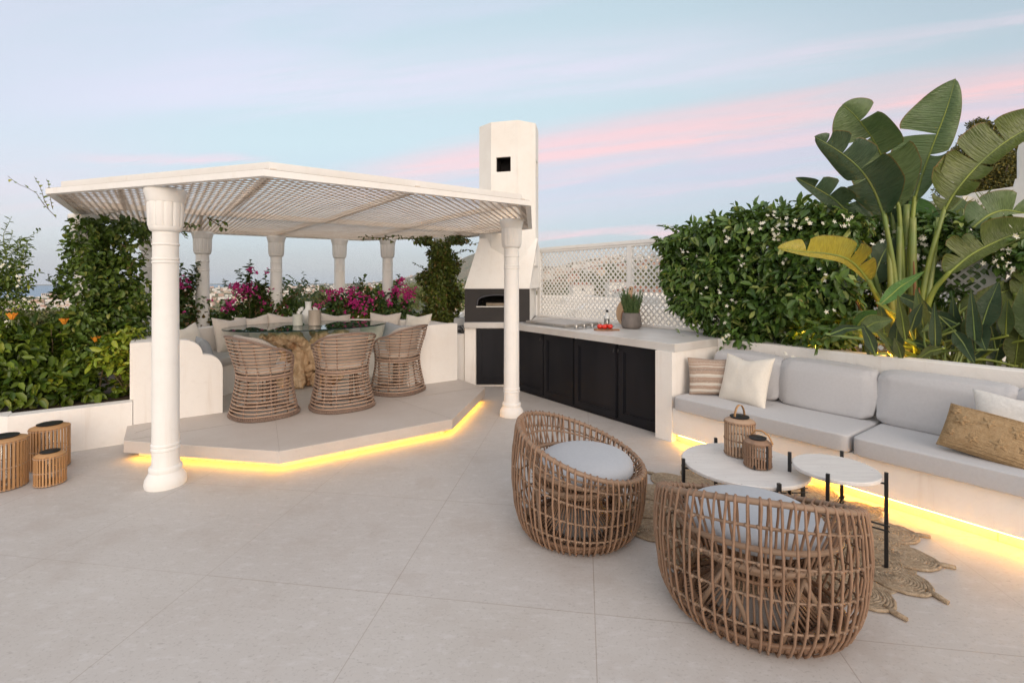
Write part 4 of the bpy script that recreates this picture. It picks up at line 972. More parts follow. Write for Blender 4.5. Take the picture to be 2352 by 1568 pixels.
def dining_chair(label, loc, rz):
    t = thing('woven_chair', label, 'chair', loc, rz, 'woven dining chairs round the glass table')
    mb = MB(); z = .045; k = 0
    while z < .79:
        ph0 = 46.
        if z > .50:
            ph0 = 46 + next(x for x in range(0, 135) if catm(HZ, 46 + x) >= z + .006)
        L = [ph0 + (360 - 2 * ph0) * i / 44 for i in range(45)]
        pts = [cpt(p, z + .002 * math.sin(p * .07 + k * 2.1), 1.012) for p in L]
        if not (.385 < z < .41): mb.tube(pts, .0070, 6)
        z += .0335; k += 1
    mb.build('horizontal_canes', M['taupe'], t, local=True, smooth=True)
    mb = MB()
    for p in (52, 75, 100, 126, 154, 206, 234, 260, 285, 308):
        q = p if p <= 180 else 360 - p; h = catm(HZ, max(q, 44)) - .005; pts = [cpt(p, zz, .99) for zz in [.015 + (h - .015) * i / 14 for i in range(15)]]; mb.tube(pts, .0050, 6)
        zz = .045
        while zz < h - .02: mb.tube([cpt(p, zz - .008, 1.0), cpt(p, zz + .008, 1.0)], .0085, 6); zz += .0315
    mb.build('uprights', M['taupedark'], t, local=True, smooth=True)
    mb = MB(); L = []
    for i in range(9): zz = .03 + .47 * i / 8; L.append(cpt(45, zz, 1.0))
    for i in range(60): p = 46 + 268 * i / 59; q = p if p <= 180 else 360 - p; L.append(cpt(p, catm(HZ, q), 1.005))
    for i in range(9): zz = .50 - .47 * i / 8; L.append(cpt(315, zz, 1.0))
    mb.tube(L, .0125, 8); mb.build('rim', M['taupedark'], t, local=True, smooth=True)
    mb = MB(); mb.tube([cpt(i * 5, .012, 1.01) for i in range(72)], .012, 8, True); mb.tube([cpt(i * 5, .030, 1.0) for i in range(72)], .009, 8, True)
    for i in range(90): a_ = cpt(i * 4, .004, 1.045); b_ = cpt(i * 4 + 1.5, .042, 1.03); mb.tube([a_, cpt(i * 4 + .8, .022, 1.06), b_], .0045, 5)
    mb.build('base_ring', M['taupedark'], t, local=True, smooth=True)
    mb = MB(); mb.tube([cpt(i * 5, .398, .985) for i in range(72)], .013, 8, True)
    for i in range(13):
        x = -.22 + i * .44 / 12; y = math.sqrt(max(.235 ** 2 - x * x, 0)); mb.tube([(x, -y, .398), (x, y * .9, .398)], .007, 6)
    mb.build('seat_frame', M['taupedark'], t, local=True, smooth=True)
    # two short woven legs under the front of the seat
    for s_ in (-1, 1):
        mb = MB()
        for i in range(9):
            zz = .05 + i * .038; mb.tube([(s_ * .10, .05, zz), (s_ * .145, .10, zz + .01), (s_ * .16, .15, zz)], .008, 6)
        for q in ((.10, .05), (.16, .15)): mb.tube([(s_ * q[0], q[1], .01), (s_ * q[0], q[1], .39)], .009, 6)
        mb.build('leg', M['taupedark'], t, local=True, smooth=True)
    mb = MB()
    def fn(i, j):
        a_ = i * 360; c = (j - .5) * math.pi; q = math.cos(c) ** .35; p = cpt(a_, .42, .93 * q); p.z = .455 + .045 * math.copysign(abs(math.sin(c)) ** .5, math.sin(c)); return p
    mb.grid(fn, 48, 16, True); mb.build('seat_cushion', M['beigefab'], t, local=True, smooth=True)
    mb = MB()
    def fn(i, j):
        c = (i - .5) * math.pi; th_ = j * 2 * math.pi; ph = 180 + 92 * math.copysign(abs(math.cos(th_)) ** .6, math.cos(th_)); zc = .655 + .155 * math.copysign(abs(math.sin(th_)) ** .6, math.sin(th_)) - .06 * abs(math.cos(th_)) ** 3
        # i across thickness
        q = ph if ph <= 180 else 360 - ph; kk = .88 + .085 * math.sin(c); f = abs(math.cos(c)) ** .4
        ph = 180 + (ph - 180) * f if f < 1 else ph; zc = .655 + (zc - .655) * f; p = cpt(ph, zc, kk); return p + Vector((0, 0, .006 * mnoise.noise(p * 14)))
    def fn2(i, j):
        th_ = j * 2 * math.pi; c = (i - .5) * math.pi; f = math.cos(c) ** .30 if math.cos(c) > 0 else 0
        a_ = math.copysign(abs(math.cos(th_)) ** .55, math.cos(th_)) * f; b_ = math.copysign(abs(math.sin(th_)) ** .55, math.sin(th_)) * f
        ph = 180 + 95 * a_; zc = .640 + .160 * b_ - .05 * abs(a_) ** 3; kk = .73 + .085 * math.sin(c)
        p = cpt(ph, zc, kk); p.z += .012 * mnoise.noise(p * 9.); return p
    mb.grid(fn2, 16, 56, False); mb.build('back_cushion', M['shadedfab'], t, local=True, smooth=True)
    return t
dc = dining_chair('woven chair nearest the thick column, turned with its open side to the right', (-2.47, 4.85, .1605), R(50 - 90))
dup(dc, (-1.80, 5.13, .1605), R(128 - 90), 'middle woven dining chair, its back to the camera in front of the driftwood trunk')
dup(dc, (-1.385, 5.84, .1605), R(160 - 90), 'woven dining chair farthest right, seen from the side near the black cabinets')

# ================================================================== rattan lounge chairs (front = +Y)
SP = [(0, .76), (.03, .85), (.10, .925), (.20, .97), (.33, .995), (.45, .985), (.55, .955), (.66, .92)]
RX, RY = .445, .405
def lh(phi): s_ = (1 - math.cos(R(phi))) / 2; return .365 + .262 * s_ ** 1.05
def lp(phi, z, k=None):
    k = catm(SP, z) if k is None else k; return Vector((RX * k * math.sin(R(phi)), RY * k * math.cos(R(phi)), z))
def lounge_chair(label, loc, rz):
    t = thing('rattan_lounge_chair', label, 'chair', loc, rz, 'rattan barrel lounge chairs')
    mb = MB(); rg = random.Random(3); NR = 62
    for i in range(NR):
        ph = i * 360 / NR + rg.uniform(-1.1, 1.1); h = lh(ph); k = catm(SP, h); pts = [lp(ph, .035, .62), lp(ph, .012, .70), lp(ph, .010, .80)]
        pts += [lp(ph, z) for z in [.035 + (h - .055) * q / 9 for q in range(10)]]
        zs = .315
        pts += [lp(ph, h + .004, k - .005), lp(ph, h + .016, k - .032), lp(ph, h + .006, k - .064)]
        kin = k - .075
        for q in range(1, 6):
            f = q / 5; pts.append(lp(ph, (h - .01) + (zs - h + .01) * f, kin + (.66 - kin) * f ** 1.15))
        pts = [p + Vector((rg.uniform(-1, 1), rg.uniform(-1, 1), 0)) * .0022 for p in pts]
        mb.tube(pts, .0057, 6)
    mb.build('bent_ribs', M['cane'], t, local=True, smooth=True)
    mb = MB(); mb.tube([lp(i * 4, lh(i * 4) + .0, catm(SP, lh(i * 4)) - .032) for i in range(90)], .0135, 8, True); mb.build('rim_hoop', M['canering'], t, local=True, smooth=True)
    mb = MB(); bd = MB()
    fr = (.18, .40, .62, .85)
    for f in fr:
        zf = lambda p: .03 + (lh(p) - .03) * f
        mb.tube([lp(i * 4, zf(i * 4), catm(SP, zf(i * 4)) - .018) for i in range(90)], .0050, 6, True)
        for i in range(NR):
            p = i * 360 / NR; c = lp(p, zf(p), catm(SP, zf(p)) - .010); bd.tube([c - Vector((0, 0, .007)), c + Vector((0, 0, .006))], .0088, 6)
    zi = lambda p: .315 + (lh(p) - .315) * .62
    def kin_(p, f): k = catm(SP, lh(p)) - .075; return k + (.66 - k) * f ** 1.15
    mb.tube([lp(i * 4, zi(i * 4), kin_(i * 4, .38) + .016) for i in range(90)], .006, 6, True)
    mb.add(bd.v, bd.f); mb.build('side_hoops', M['canering'], t, local=True, smooth=True)
    mb = MB()
    z2 = lambda p: .315 + (lh(p) - .315) * .30
    mb.tube([lp(i * 4, z2(i * 4), kin_(i * 4, .70) + .018) for i in range(90)], .013, 8, True)
    mb.tube([lp(i * 4, .300, .65) for i in range(90)], .0145, 8, True); mb.tube([lp(i * 4, .268, .56) for i in range(90)], .011, 8, True)
    for i in range(44): p = i * 360 / 44; mb.tube([lp(p, .317, .64), lp(p + 2, .30, .70), lp(p + 4, .285, .64)], .004, 5)
    for i in range(15):
        x = -.25 + i * .5 / 14; y = .26 * math.sqrt(max(1 - (x / .285) ** 2, 0)); mb.tube([(x, -y, .300), (x, y, .300)], .007, 6)
    mb.build('seat_hoops', M['canering'], t, local=True, smooth=True)
    mb = MB()
    for i in range(48):
        p = i * 7.5; mb.tube([lp(p, .295, .60), lp(p + 1, .25, .45), lp(p + 2, .20, .35), lp(p + 2, .15, .33), lp(p + 1, .09, .40), lp(p, .025, .55)], .0055, 5)
    mb.tube([lp(i * 6, .18, .345) for i in range(60)], .009, 6, True)
    mb.build('hourglass_pedestal', M['cane'], t, local=True, smooth=True)
    mb = MB(); mb.tube([lp(i * 4, .020, .74) for i in range(90)], .0145, 8, True); mb.tube([lp(i * 4, .024, .60) for i in range(90)], .012, 8, True); mb.tube([lp(i * 4, .045, .79) for i in range(90)], .010, 8, True)
    for i in range(72): p = i * 5; mb.tube([lp(p, .018, .755), lp(p, .020, .43)], .005, 5)
    for i in range(90): p = i * 4; mb.tube([lp(p, .038, .74), lp(p + 1, .020, .785), lp(p + 2, .004, .74)], .0042, 5)
    mb.build('base_ring', M['bind'], t, local=True, smooth=True)
    for p in (-150, 0 + 30, 150, -30):
        mb = MB()
        a_ = lp(p - 22, .03, .76); b_ = lp(p, .285, .66); c = lp(p + 22, .03, .76); mb.tube([a_, a_.lerp(b_, .5), b_ - Vector((0, 0, .015)), b_, b_.lerp(c, .5), c], .011, 8)
        mb.build('brace', M['canering'], t, local=True, smooth=True)
    mb = MB()
    def fn(i, j):
        th_ = i * 2 * math.pi; c = (j - .5) * math.pi; q = math.cos(c) ** .42 if math.cos(c) > 0 else 0; s_ = math.sin(c)
        z = .372 + (.068 if s_ > 0 else .055) * math.copysign(abs(s_) ** .72, s_) + (.02 * (1 - q * q) if s_ > 0 else 0)
        return Vector((.302 * q * math.sin(th_), .285 * q * math.cos(th_) + .045, z))
    mb.grid(fn, 72, 24, True); mb.build('seat_cushion', M['seatfab'], t, local=True, smooth=True)
    return t
lc = lounge_chair('rattan barrel lounge chair seen from its side, left of the coffee tables', (.405, 2.965, 0), R(-12 - 90))
dup(lc, (1.12, 2.235, 0), R(72 - 90), 'rattan barrel lounge chair with its back to the camera, nearest of all')

# ================================================================== coffee tables
def coffee(label, cx, cy, r, zt, rot, rods, rot2=0):
    t = thing('coffee_table', label, 'coffee table', (cx, cy, 0)); mb = MB()
    mb.lathe([(r - .004, zt - .022), (r, zt - .018), (r, zt - .004), (r - .004, zt)], (0, 0, 0), 96); mb.build('stone_top', M['travertine'], t, local=True, smooth='auto')
    L = []
    for k in range(4):
        an = R(rot + k * 90); c = Vector((math.cos(an), math.sin(an), 0)); L.append(c * (r + .016)); mb = MB(); b_ = .0085
        s_ = Vector((-c.y, c.x, 0)); o_ = c * (r + .016)
        q = [o_ - c * b_ - s_ * b_, o_ + c * b_ - s_ * b_, o_ + c * b_ + s_ * b_, o_ - c * b_ + s_ * b_]; mb.prism([(p.x, p.y) for p in q], .009, zt + .028)
        mb.tube([c * (r - .03) + Vector((0, 0, zt - .03)), o_ + Vector((0, 0, zt - .03))], .005, 6); mb.build('leg', M['blackmetal'], t, local=True)
    mb = MB()
    for k in range(2):
        a_, b_ = L[k] * 1.06, L[k + 2] * 1.06; s_ = (b_ - a_).normalized(); s_ = Vector((-s_.y, s_.x, 0)) * .012
        for q in range(4):
            z = .200 + q * .013 + k * .006; mb.tube([a_ + s_ * (1 if q % 2 else -1) + Vector((0, 0, z)), b_ + s_ * (1 if q % 2 else -1) + Vector((0, 0, z))], .0028, 6)
    mb.build('cross_rods', M['blackmetal'], t, local=True); return t
coffee('larger, lower round travertine coffee table on black legs, holding two lanterns', 1.40, 2.925, .352, .395, 2, 4)
coffee('smaller, taller round travertine side table on black legs, empty', 1.765, 2.64, .205, .478, -42, 4)

# ================================================================== lanterns
def lantern(label, loc, r, h, m_, handle=None, n=30, gl=True, rz=0.):
    t = thing('lantern', label, 'lantern', loc, rz); mb = MB(); rg = random.Random(int(r * 1e4))
    for k in range(n):
        an = k * 2 * math.pi / n; c = Vector((math.cos(an), math.sin(an), 0)); s_ = Vector((-c.y, c.x, 0)); w_ = r * math.pi / n * .52; q = .0022
        rr2 = r + rg.uniform(-1, 1) * .0008
        o_ = c * rr2; mb.prism([(p.x, p.y) for p in (o_ - c * q - s_ * w_, o_ + c * q - s_ * w_, o_ + c * q + s_ * w_, o_ - c * q + s_ * w_)], .004, h - .004)
    mb.build('splints', m_, t, local=True)
    mb = MB()
    for z in (.010, h * .47, h - .012):
        for s_ in (1, -1):
            mb.tube([Vector(((r + .003 * s_ * math.sin(a_ * n / 2)) * math.cos(a_), (r + .003 * s_ * math.sin(a_ * n / 2)) * math.sin(a_), z + .004 * s_ * math.cos(a_ * n / 2))) for a_ in [k * 2 * math.pi / (n * 4) for k in range(n * 4)]], .0026, 5, True)
    mb.build('bindings', M['bamboopale'] if m_ == M['bamboo'] else M['bind'], t, local=True, smooth=True)
    mb = MB(); mb.lathe([(r * .55, h - .004), (r * .99, h - .006), (r * 1.0, h + .000), (r * .86, h + .006), (r * .62, h + .018), (r * .55, h + .018)], (0, 0, 0), 40); mb.build('top_ring', m_, t, local=True, smooth='auto')
    mb = MB(); mb.lathe([(r * .56, h - .01), (r * .64, h + .020), (r * .66, h + .026), (r * .60, h + .028)], (0, 0, 0), 40); mb.build('solar_lid', M['blackmetal'], t, local=True, smooth='auto')
    if gl:
        mb = MB(); mb.lathe([(r * .40, .02), (r * .52, .05), (r * .55, h * .5), (r * .45, h * .8), (r * .36, h - .012)], (0, 0, 0), 32); mb.build('glass_jar', M['clear'], t, local=True, smooth=True)
    mb = MB(); mb.lathe([(.001, .006), (r * .97, .006), (r * .97, .012), (.001, .012)], (0, 0, 0), 32); mb.build('floor_disc', m_, t, local=True)
    if handle == 'up':
        mb = MB(); p = [Vector((r * .55 * math.cos(a_), 0, h + .01 + .085 * math.sin(a_))) for a_ in [math.pi * k / 20 for k in range(21)]]
        vs = []; 
        for q in p: vs += [q + Vector((0, -.008, 0)), q + Vector((0, .008, 0)), q * 1.0 + Vector((0, .008, .0025)), q + Vector((0, -.008, .0025))]
        mb.add(vs, [(i * 4 + a_, (i + 1) * 4 + a_, (i + 1) * 4 + (a_ + 1) % 4, i * 4 + (a_ + 1) % 4) for i in range(20) for a_ in range(4)]); mb.build('handle', M['bamboo'], t, local=True, smooth=True)
    if handle == 'down':
        mb = MB(); mb.tube([(0, r + .004, h - .01), (.02, r * .5, h + .055), (.035, 0, h + .060), (.04, -r * .6, h + .040), (.03, -r - .006, h + .006)], .0055, 6); mb.build('strap_handle', M['bamboo'], t, local=True, smooth=True)
        mb = MB(); mb.tube([(-.01, -r - .004, h - .004), (-.01, -r - .004, .006)], .005, 6)
        for a_ in (-2.6, -.5): mb.tube([(r * math.cos(a_), r * math.sin(a_), .001), (r * math.cos(a_) * 1.03, r * math.sin(a_) * 1.03, .022)], .007, 6)
        mb.build('black_strap', M['blackmetal'], t, local=True)
    return t
lantern('biggest floor lantern of bamboo splints, cut by the left edge of the photo', (-3.68, 3.50, .0015), .128, .345, M['bamboo'], n=34)
lantern('tall floor lantern of bamboo splints against the low planter wall', (-3.70, 3.87, .0015), .122, .325, M['bamboo'], n=34)
lantern('smallest floor lantern of bamboo splints, in front of the two taller ones', (-3.40, 3.56, .0015), .088, .215, M['bamboo'], n=30)
lantern('tall pale lantern with an upright loop handle on the larger coffee table', (1.44, 3.06, .3965), .088, .215, M['bamboopale'], 'up', 30, rz=.5)
lantern('short dark brown lantern with a black lid on the larger coffee table', (1.455, 2.865, .3965), .073, .145, M['cane'], 'down', 30, rz=.35)

# ================================================================== rug
rug = MB(); RC = Vector((1.545, 3.0, .0)); rr_ = random.Random(2)
def coil(c, a_, b_, an, n, z, r=.0078, dz=0.):
    r *= 1.12
    ca, sa = math.cos(an), math.sin(an)
    for k in range(n):
        f = (k + .6) / n; o_ = rr_.random() * 9; m_ = max(12, int(34 * f)); pts = []
        for i in range(m_):
            t = i * 2 * math.pi / m_; x = a_ * f * math.cos(t) * (1 + .12 * math.cos(t)); y = b_ * f * math.sin(t); w_ = 1 + .045 * mnoise.noise(Vector((o_, i * .5, 0)))
            pts.append(Vector((c.x + (x * ca - y * sa) * w_, c.y + (x * sa + y * ca) * w_, z + .005 * mnoise.noise(Vector((i * .9, o_, 1))))))
        rug.tube(pts, r, 5, True)
for k in range(7):
    n = 60; f = .018 + k * .0
for k in range(12): 
    r_ = .012 + k * .0155; rug.tube([RC + Vector((r_ * math.cos(t), r_ * math.sin(t), .010)) for t in [i * 2 * math.pi / 40 for i in range(40)]], .0085, 5, True)
for k in range(9): an = k * 2 * math.pi / 9; coil(RC + Vector((math.cos(an), math.sin(an), 0)) * .305, .13, .11, an, 8, .010, .0088)
for r_ in (.43, .446, .462): rug.tube([RC + Vector((r_ * math.cos(t), r_ * math.sin(t), .010)) * 1 for t in [i * 2 * math.pi / 80 for i in range(80)]], .0085, 5, True)
for k in range(13): an = k * 2 * math.pi / 13 + .1; coil(RC + Vector((math.cos(an), math.sin(an), 0)) * .555, .13, .13, an, 11, .011, .0082)
for k in range(16): 
    an = k * 2 * math.pi / 16 + .18; coil(RC + Vector((math.cos(an), math.sin(an), 0)) * .690, .135, .122, an, 11, .0095, .0082)
rug_t = thing('jute_rug', 'braided jute rug with scalloped petals and tassels under the coffee tables', 'rug', (RC.x, RC.y, 0))
mb = rug
for i in range(16):
    an = i * 2 * math.pi / 16 + .18; c = Vector((math.cos(an), math.sin(an), 0)); s_ = Vector((-c.y, c.x, 0)) * rr_.uniform(-.03, .03)
    mb.tube([RC + c * .812 + Vector((0, 0, .012)), RC + c * .855 + s_ * .4 + Vector((0, 0, .014)), RC + c * .900 + s_ + Vector((0, 0, .011))], [.010, .0125, .010], 7)
mb.build('braided_petals', M['jute'], rug_t, smooth=True)
mb = MB()
mb.lathe([(.001, .0015), (.745, .0015), (.745, .006), (.001, .006)], (0, 0, 0), 64); mb.build('backing', M['jute'], rug_t, local=True)

# ================================================================== things on the counter
ck = thing('gas_grill', 'built-in steel gas grill with a flat lid and four knobs on the counter', 'grill', (*W(4.3, 4.75)[:2], .9055))
mb = MB(); mb.ubox(3.985, 4.66, 4.20, 5.22, .9055, .914); mb.build('base_plate', M['steel'], ck)
mb = MB(); mb.bprism([W(4.01, 4.42), W(4.63, 4.42), W(4.63, 5.20), W(4.01, 5.20)], .915, .946, .005); mb.build('lid', M['steel2'], ck)
mb = MB(); mb.ubox(4.0, 4.009, 4.62, 5.0, .921, .938); mb.build('lid_handle', M['steel'], ck)
for k in range(4):
    mb = MB(); c = W(4.10 + k * .135, 4.31); mb.lathe([(.030, 0), (.032, .004), (.024, .006), (.023, .032), (.019, .035)], (c.x, c.y, .914), 20); kn = mb.build('knob', M['steel'], ck, smooth='auto')
    q = MB(); q.lathe([(.0345, 0), (.0345, .0035)], (c.x, c.y, .9141), 20); q.build('knob_ring', M['blackmetal'], kn)
bo = thing('chopping_board', 'small brown wooden board with a handle on the counter, under the tomatoes', 'chopping board', (1.09, 5.66, .9055), R(-8))
mb = MB(); pr_ = [(-.13, -.02), (-.10, -.065), (0, -.075), (.07, -.06), (.10, -.03), (.135, -.028), (.165, -.02), (.168, .012), (.14, .024), (.10, .026), (.07, .055), (0, .07), (-.10, .06), (-.13, .03)]
mb.bprism([Vector((x, y, 0)) for x, y in pr_], 0, .018, .004); mb.build('wooden_blade', M['walnut'], bo, local=True)
for (x, y, lb) in ((-.062, .0, 'leftmost red tomato on the small board'), (-.012, -.022, 'red tomato at the front of the small board'), (.056, -.004, 'rightmost red tomato on the small board'), (.012, .032, 'red tomato at the back of the group, half hidden')):
    t = thing('tomato', lb, 'tomato', (1.09 + x, 5.66 + y, .9245)); mb = MB(); mb.lathe([(.012, 0), (.026, .006), (.034, .022), (.033, .038), (.022, .052), (.008, .055), (.002, .051)], (0, 0, 0), 28, lambda z, an: 1 + .02 * math.cos(an * 5)); mb.build('fruit', M['tomato'], t, local=True, smooth=True)
    mb = MB(); mb.tube([(0, 0, .05), (.004, .004, .062), (.016, .008, .068)], .0022, 5)
    for k in range(5): an = k * 1.257; mb.tube([(0, 0, .053), (.014 * math.cos(an), .014 * math.sin(an), .056)], .0018, 4)
    mb.build('green_stalk', M['greenstem'], t, local=True)
bt = thing('bottle', 'clear glass bottle with black cap and black and white label on the counter', 'bottle', (1.185, 6.03, .9055)); mb = MB()
mb.lathe([(.034, 0), (.037, .004), (.037, .125), (.033, .142), (.018, .165), (.014, .175), (.014, .198)], (0, 0, 0), 32); mb.build('glass_body', mat('frosted_bottle_glass', (.62, .64, .64), .15, (.50, .52, .52), 9, coat=.5), bt, local=True, smooth='auto')
mb = MB(); mb.lathe([(.0165, .188), (.0175, .19), (.0175, .214), (.015, .217)], (0, 0, 0), 24); mb.build('cap', M['blackmetal'], bt, local=True, smooth='auto')
mb = MB(); mb.grid(lambda i, j: Vector((.0378 * math.cos(-2.9 + i * 1.9), .0378 * math.sin(-2.9 + i * 1.9), .022 + .085 * j)), 16, 1); lbp = mb.build('label', M['blackmetal'], bt, local=True)
mb = MB()
for (a0, a1, z0, z1) in ((-2.55, -2.42, .05, .10), (-2.10, -1.98, .05, .10), (-2.42, -2.36, .045, .062), (-1.85, -1.45, .05, .095)):
    mb.grid(lambda i, j: Vector((.0382 * math.cos(a0 + i * (a1 - a0)), .0382 * math.sin(a0 + i * (a1 - a0)), z0 + (z1 - z0) * j)), 5, 1)
mb.build('label_print', M['ceramic'], lbp, local=True)
pt_ = thing('potted_rosemary', 'bushy rosemary in a round grey clay pot on the counter', 'potted plant', (1.46, 5.91, .9055)); mb = MB()
mb.lathe([(.085, 0), (.106, .008), (.120, .03), (.122, .06), (.114, .12), (.106, .185), (.104, .19), (.096, .19), (.094, .17)], (0, 0, 0), 48); mb.build('clay_pot', M['pot'], pt_, local=True, smooth='auto')
mb = MB(); mb.lathe([(.001, .168), (.094, .168)], (0, 0, 0), 24); mb.build('potting_soil', M['soilmat'], pt_, local=True)
Ps = []; Ds = []; mb = MB(); rg = random.Random(4)
for k in range(120):
    an = rg.uniform(0, 6.28); r0 = .085 * rg.random() ** .5; o_ = Vector((r0 * math.cos(an), r0 * math.sin(an), .17)); sp = rg.uniform(.2, 1.0)
    L = rg.uniform(.14, .33) * (1.05 - .3 * sp); d = Vector((math.cos(an) * sp * .42, math.sin(an) * sp * .42, 1)).normalized(); pts = twig(o_, o_ + d * L, -.01, .06, 6); mb.tube(pts, [.0022] * 6 + [.001], 4)
    for i in range(int(L / .0035)):
        t = rg.random() ** .8 * .97; q = t * 6; a_ = pts[int(q)].lerp(pts[min(int(q) + 1, 6)], q - int(q)); s_ = Vector((rg.gauss(0, 1), rg.gauss(0, 1), rg.gauss(0, .5))).normalized()
        Ps.append(tuple(a_)); Ds.append(tuple(d * .75 + s_ * .65))
mb.build('twigs', M['greenstem'], pt_, local=True)
Ps = np.array(Ps); Ds = np.array(Ds); n = len(Ps); v_, f_ = leafset(Ps + np.array([1.46, 5.91, .9055]), Ds, rnd3(n), .022 * rng.uniform(.7, 1.2, n), .0042 * np.ones(n), .1, .1); build_np('needles', v_, f_, M['rosemary'], pt_)
def roundboard(name, label, c, r, hl, m_, th_=.018, lean=12, hole=True, yaw=0.):
    t = thing(name, label, 'chopping board', tuple(c)); n_ = W(-1, 0); rgt = VD * -1; up_ = (Vector((0, 0, 1)) * math.cos(R(lean)) - n_ * math.sin(R(lean))); nn = rgt.cross(up_).normalized()
    pr_ = [];  hw = .026
    a0 = math.asin(hw / r)
    for k in range(49): a_ = math.pi / 2 + a0 + (2 * math.pi - 2 * a0) * k / 48; pr_.append((r * math.cos(a_), r * math.sin(a_)))
    pr_ += [(hw, r + hl), (hw * .6, r + hl + .012), (-hw * .6, r + hl + .012), (-hw, r + hl)]
    vs = [rgt * x + up_ * (y + r) + nn * s_ for s_ in (0, th_) for x, y in pr_]; k = len(pr_); mb = MB()
    mb.add(vs, [tuple(range(k)), tuple(range(2 * k - 1, k - 1, -1))] + [(i, i + k, (i + 1) % k + k, (i + 1) % k) for i in range(k)]); mb.build('wooden_blade', m_, t, local=True)
    mb = MB(); c2 = up_ * (2 * r + hl - .022) 
    mb.lathe([(.011, -.0006), (.011, .0006)], (0, 0, 0), 16); q = mb.build('hanging_hole', M['dark'], t, local=True); bas = Matrix((( rgt.x, up_.x, nn.x), (rgt.y, up_.y, nn.y), (rgt.z, up_.z, nn.z))).to_4x4(); q.matrix_local = Matrix.Translation(c2 + nn * (th_ if nn.dot(n_) > 0 else 0)) @ bas
    return t
roundboard('round_board', 'large round pale wooden board with a handle, leaning on the lattice behind the rosemary', W(4.80, 4.13, .9065), .185, .13, M['board'])
roundboard('brown_board', 'narrow brown wooden board leaning between the round board and the rosemary pot', W(4.745, 4.05, .9065), .13, .12, M['walnut'])
# cables and boxes on the ledge
mb = MB(); rg = random.Random(9)
for k in range(7):
    c = Vector((-.77 + rg.uniform(-.02, .02), 6.83, .757 + k * .005)); a_ = rg.uniform(.05, .09)
    mb.tube([c + Vector((a_ * math.cos(t), a_ * .6 * math.sin(t), 0 + .004 * math.sin(3 * t))) for t in [i * .35 for i in range(18)]], .006, 6, True)
for k in range(4):
    c = Vector((-.77 + k * .02, 6.83 + k * .03, .752)); mb.tube([c + Vector((.055 * math.cos(t), .01 * k, .085 * math.sin(t) + .005)) for t in [math.pi * i / 12 for i in range(13)]], .005, 6)
tag(mb.build('cable_coil', M['blackmetal'], smooth=True), 'black cable coiled on the low white ledge beside the oven', 'cable')
mb = MB(); mb.box(-.715, -.672, 6.74, 6.80, .7490, .79); mb.tube([(-.69, 6.77, .785), (-.70, 6.78, .82), (-.72, 6.80, .83)], .01, 6); tag(mb.build('plug', M['blackmetal']), 'black plug beside the cable coil at the oven corner', 'plug')
mb = MB(); mb.bprism([Vector((-.86, 7.15, 0)), Vector((-.68, 7.15, 0)), Vector((-.68, 7.33, 0)), Vector((-.86, 7.33, 0))], .7490, .93, .01); tag(mb.build('utility_box', mat('pale_grey_plastic', (.50, .51, .52), .6)), 'pale grey box standing behind the ledge against the oven', 'box')
# lamp on the chimney shaft glowing through the lattice
lm = thing('wall_lamp', 'small lit wall lamp on the chimney, seen glowing through the lattice roof', 'lamp', (-.06, 6.93, 2.32)); mb = MB()
mb.box(-.03, .03, -.035, .0, -.04, .05); mb.build('bracket', M['steel'], lm, local=True)
mb = MB(); mb.lathe([(.001, -.03), (.03, -.02), (.036, .01), (.02, .035), (.001, .04)], (0, -.07, 0), 16); mb.build('bulb', emat('chimney_bulb', (1., .62, .25), 22.), lm, local=True, smooth=True)
# ================================================================== planting near the terrace
def bl(px, py, Y, rx, ry, rz): c = at(px, py, Y); return ((c.x, c.y, c.z), (rx, ry, rz))
def blv(px, py, u, rx, ry, rz): c = on_v(px, py, u); return ((c.x, c.y, c.z), (rx, ry, rz))
def plant(name, label, cat, base, group=None): return thing(name, label, cat, base, 0, group)
def tubes(name, paths, r0, r1, m_, parent, seg=5):
    mb = MB()
    for p in paths: n = len(p) - 1; mb.tube(p, [r0 + (r1 - r0) * i / n for i in range(n + 1)], seg)
    return mb.build(name, m_, parent)
def florets(centres, n, spread, L, seed=1):
    """small open flowers: five petals each, clustered round the centres"""
    r = np.random.default_rng(seed); Ps = []; Ds = []; Ns = []
    for c, k, sp in centres:
        for i in range(k):
            p = np.array(c) + r.normal(size=3) * sp; f = np.array([0, -1., .35]) + r.normal(size=3) * .5; f /= np.linalg.norm(f)
            a_ = np.cross(f, [0, 0, 1.]); a_ /= np.linalg.norm(a_); b_ = np.cross(f, a_)
            for q in range(5): an = q * 1.2566 + i; Ps.append(p); Ds.append(a_ * math.cos(an) + b_ * math.sin(an) + f * .35); Ns.append(f)
    Ps = np.array(Ps); k = len(Ps); return leafset(Ps, np.array(Ds), np.array(Ns), np.full(k, L), np.full(k, L * .5), .1, .1)

M['young'] = leafmat('young_jasmine_leaf', (.10, .19, .03), (.22, .32, .06), (.42, .42, .14), .35)
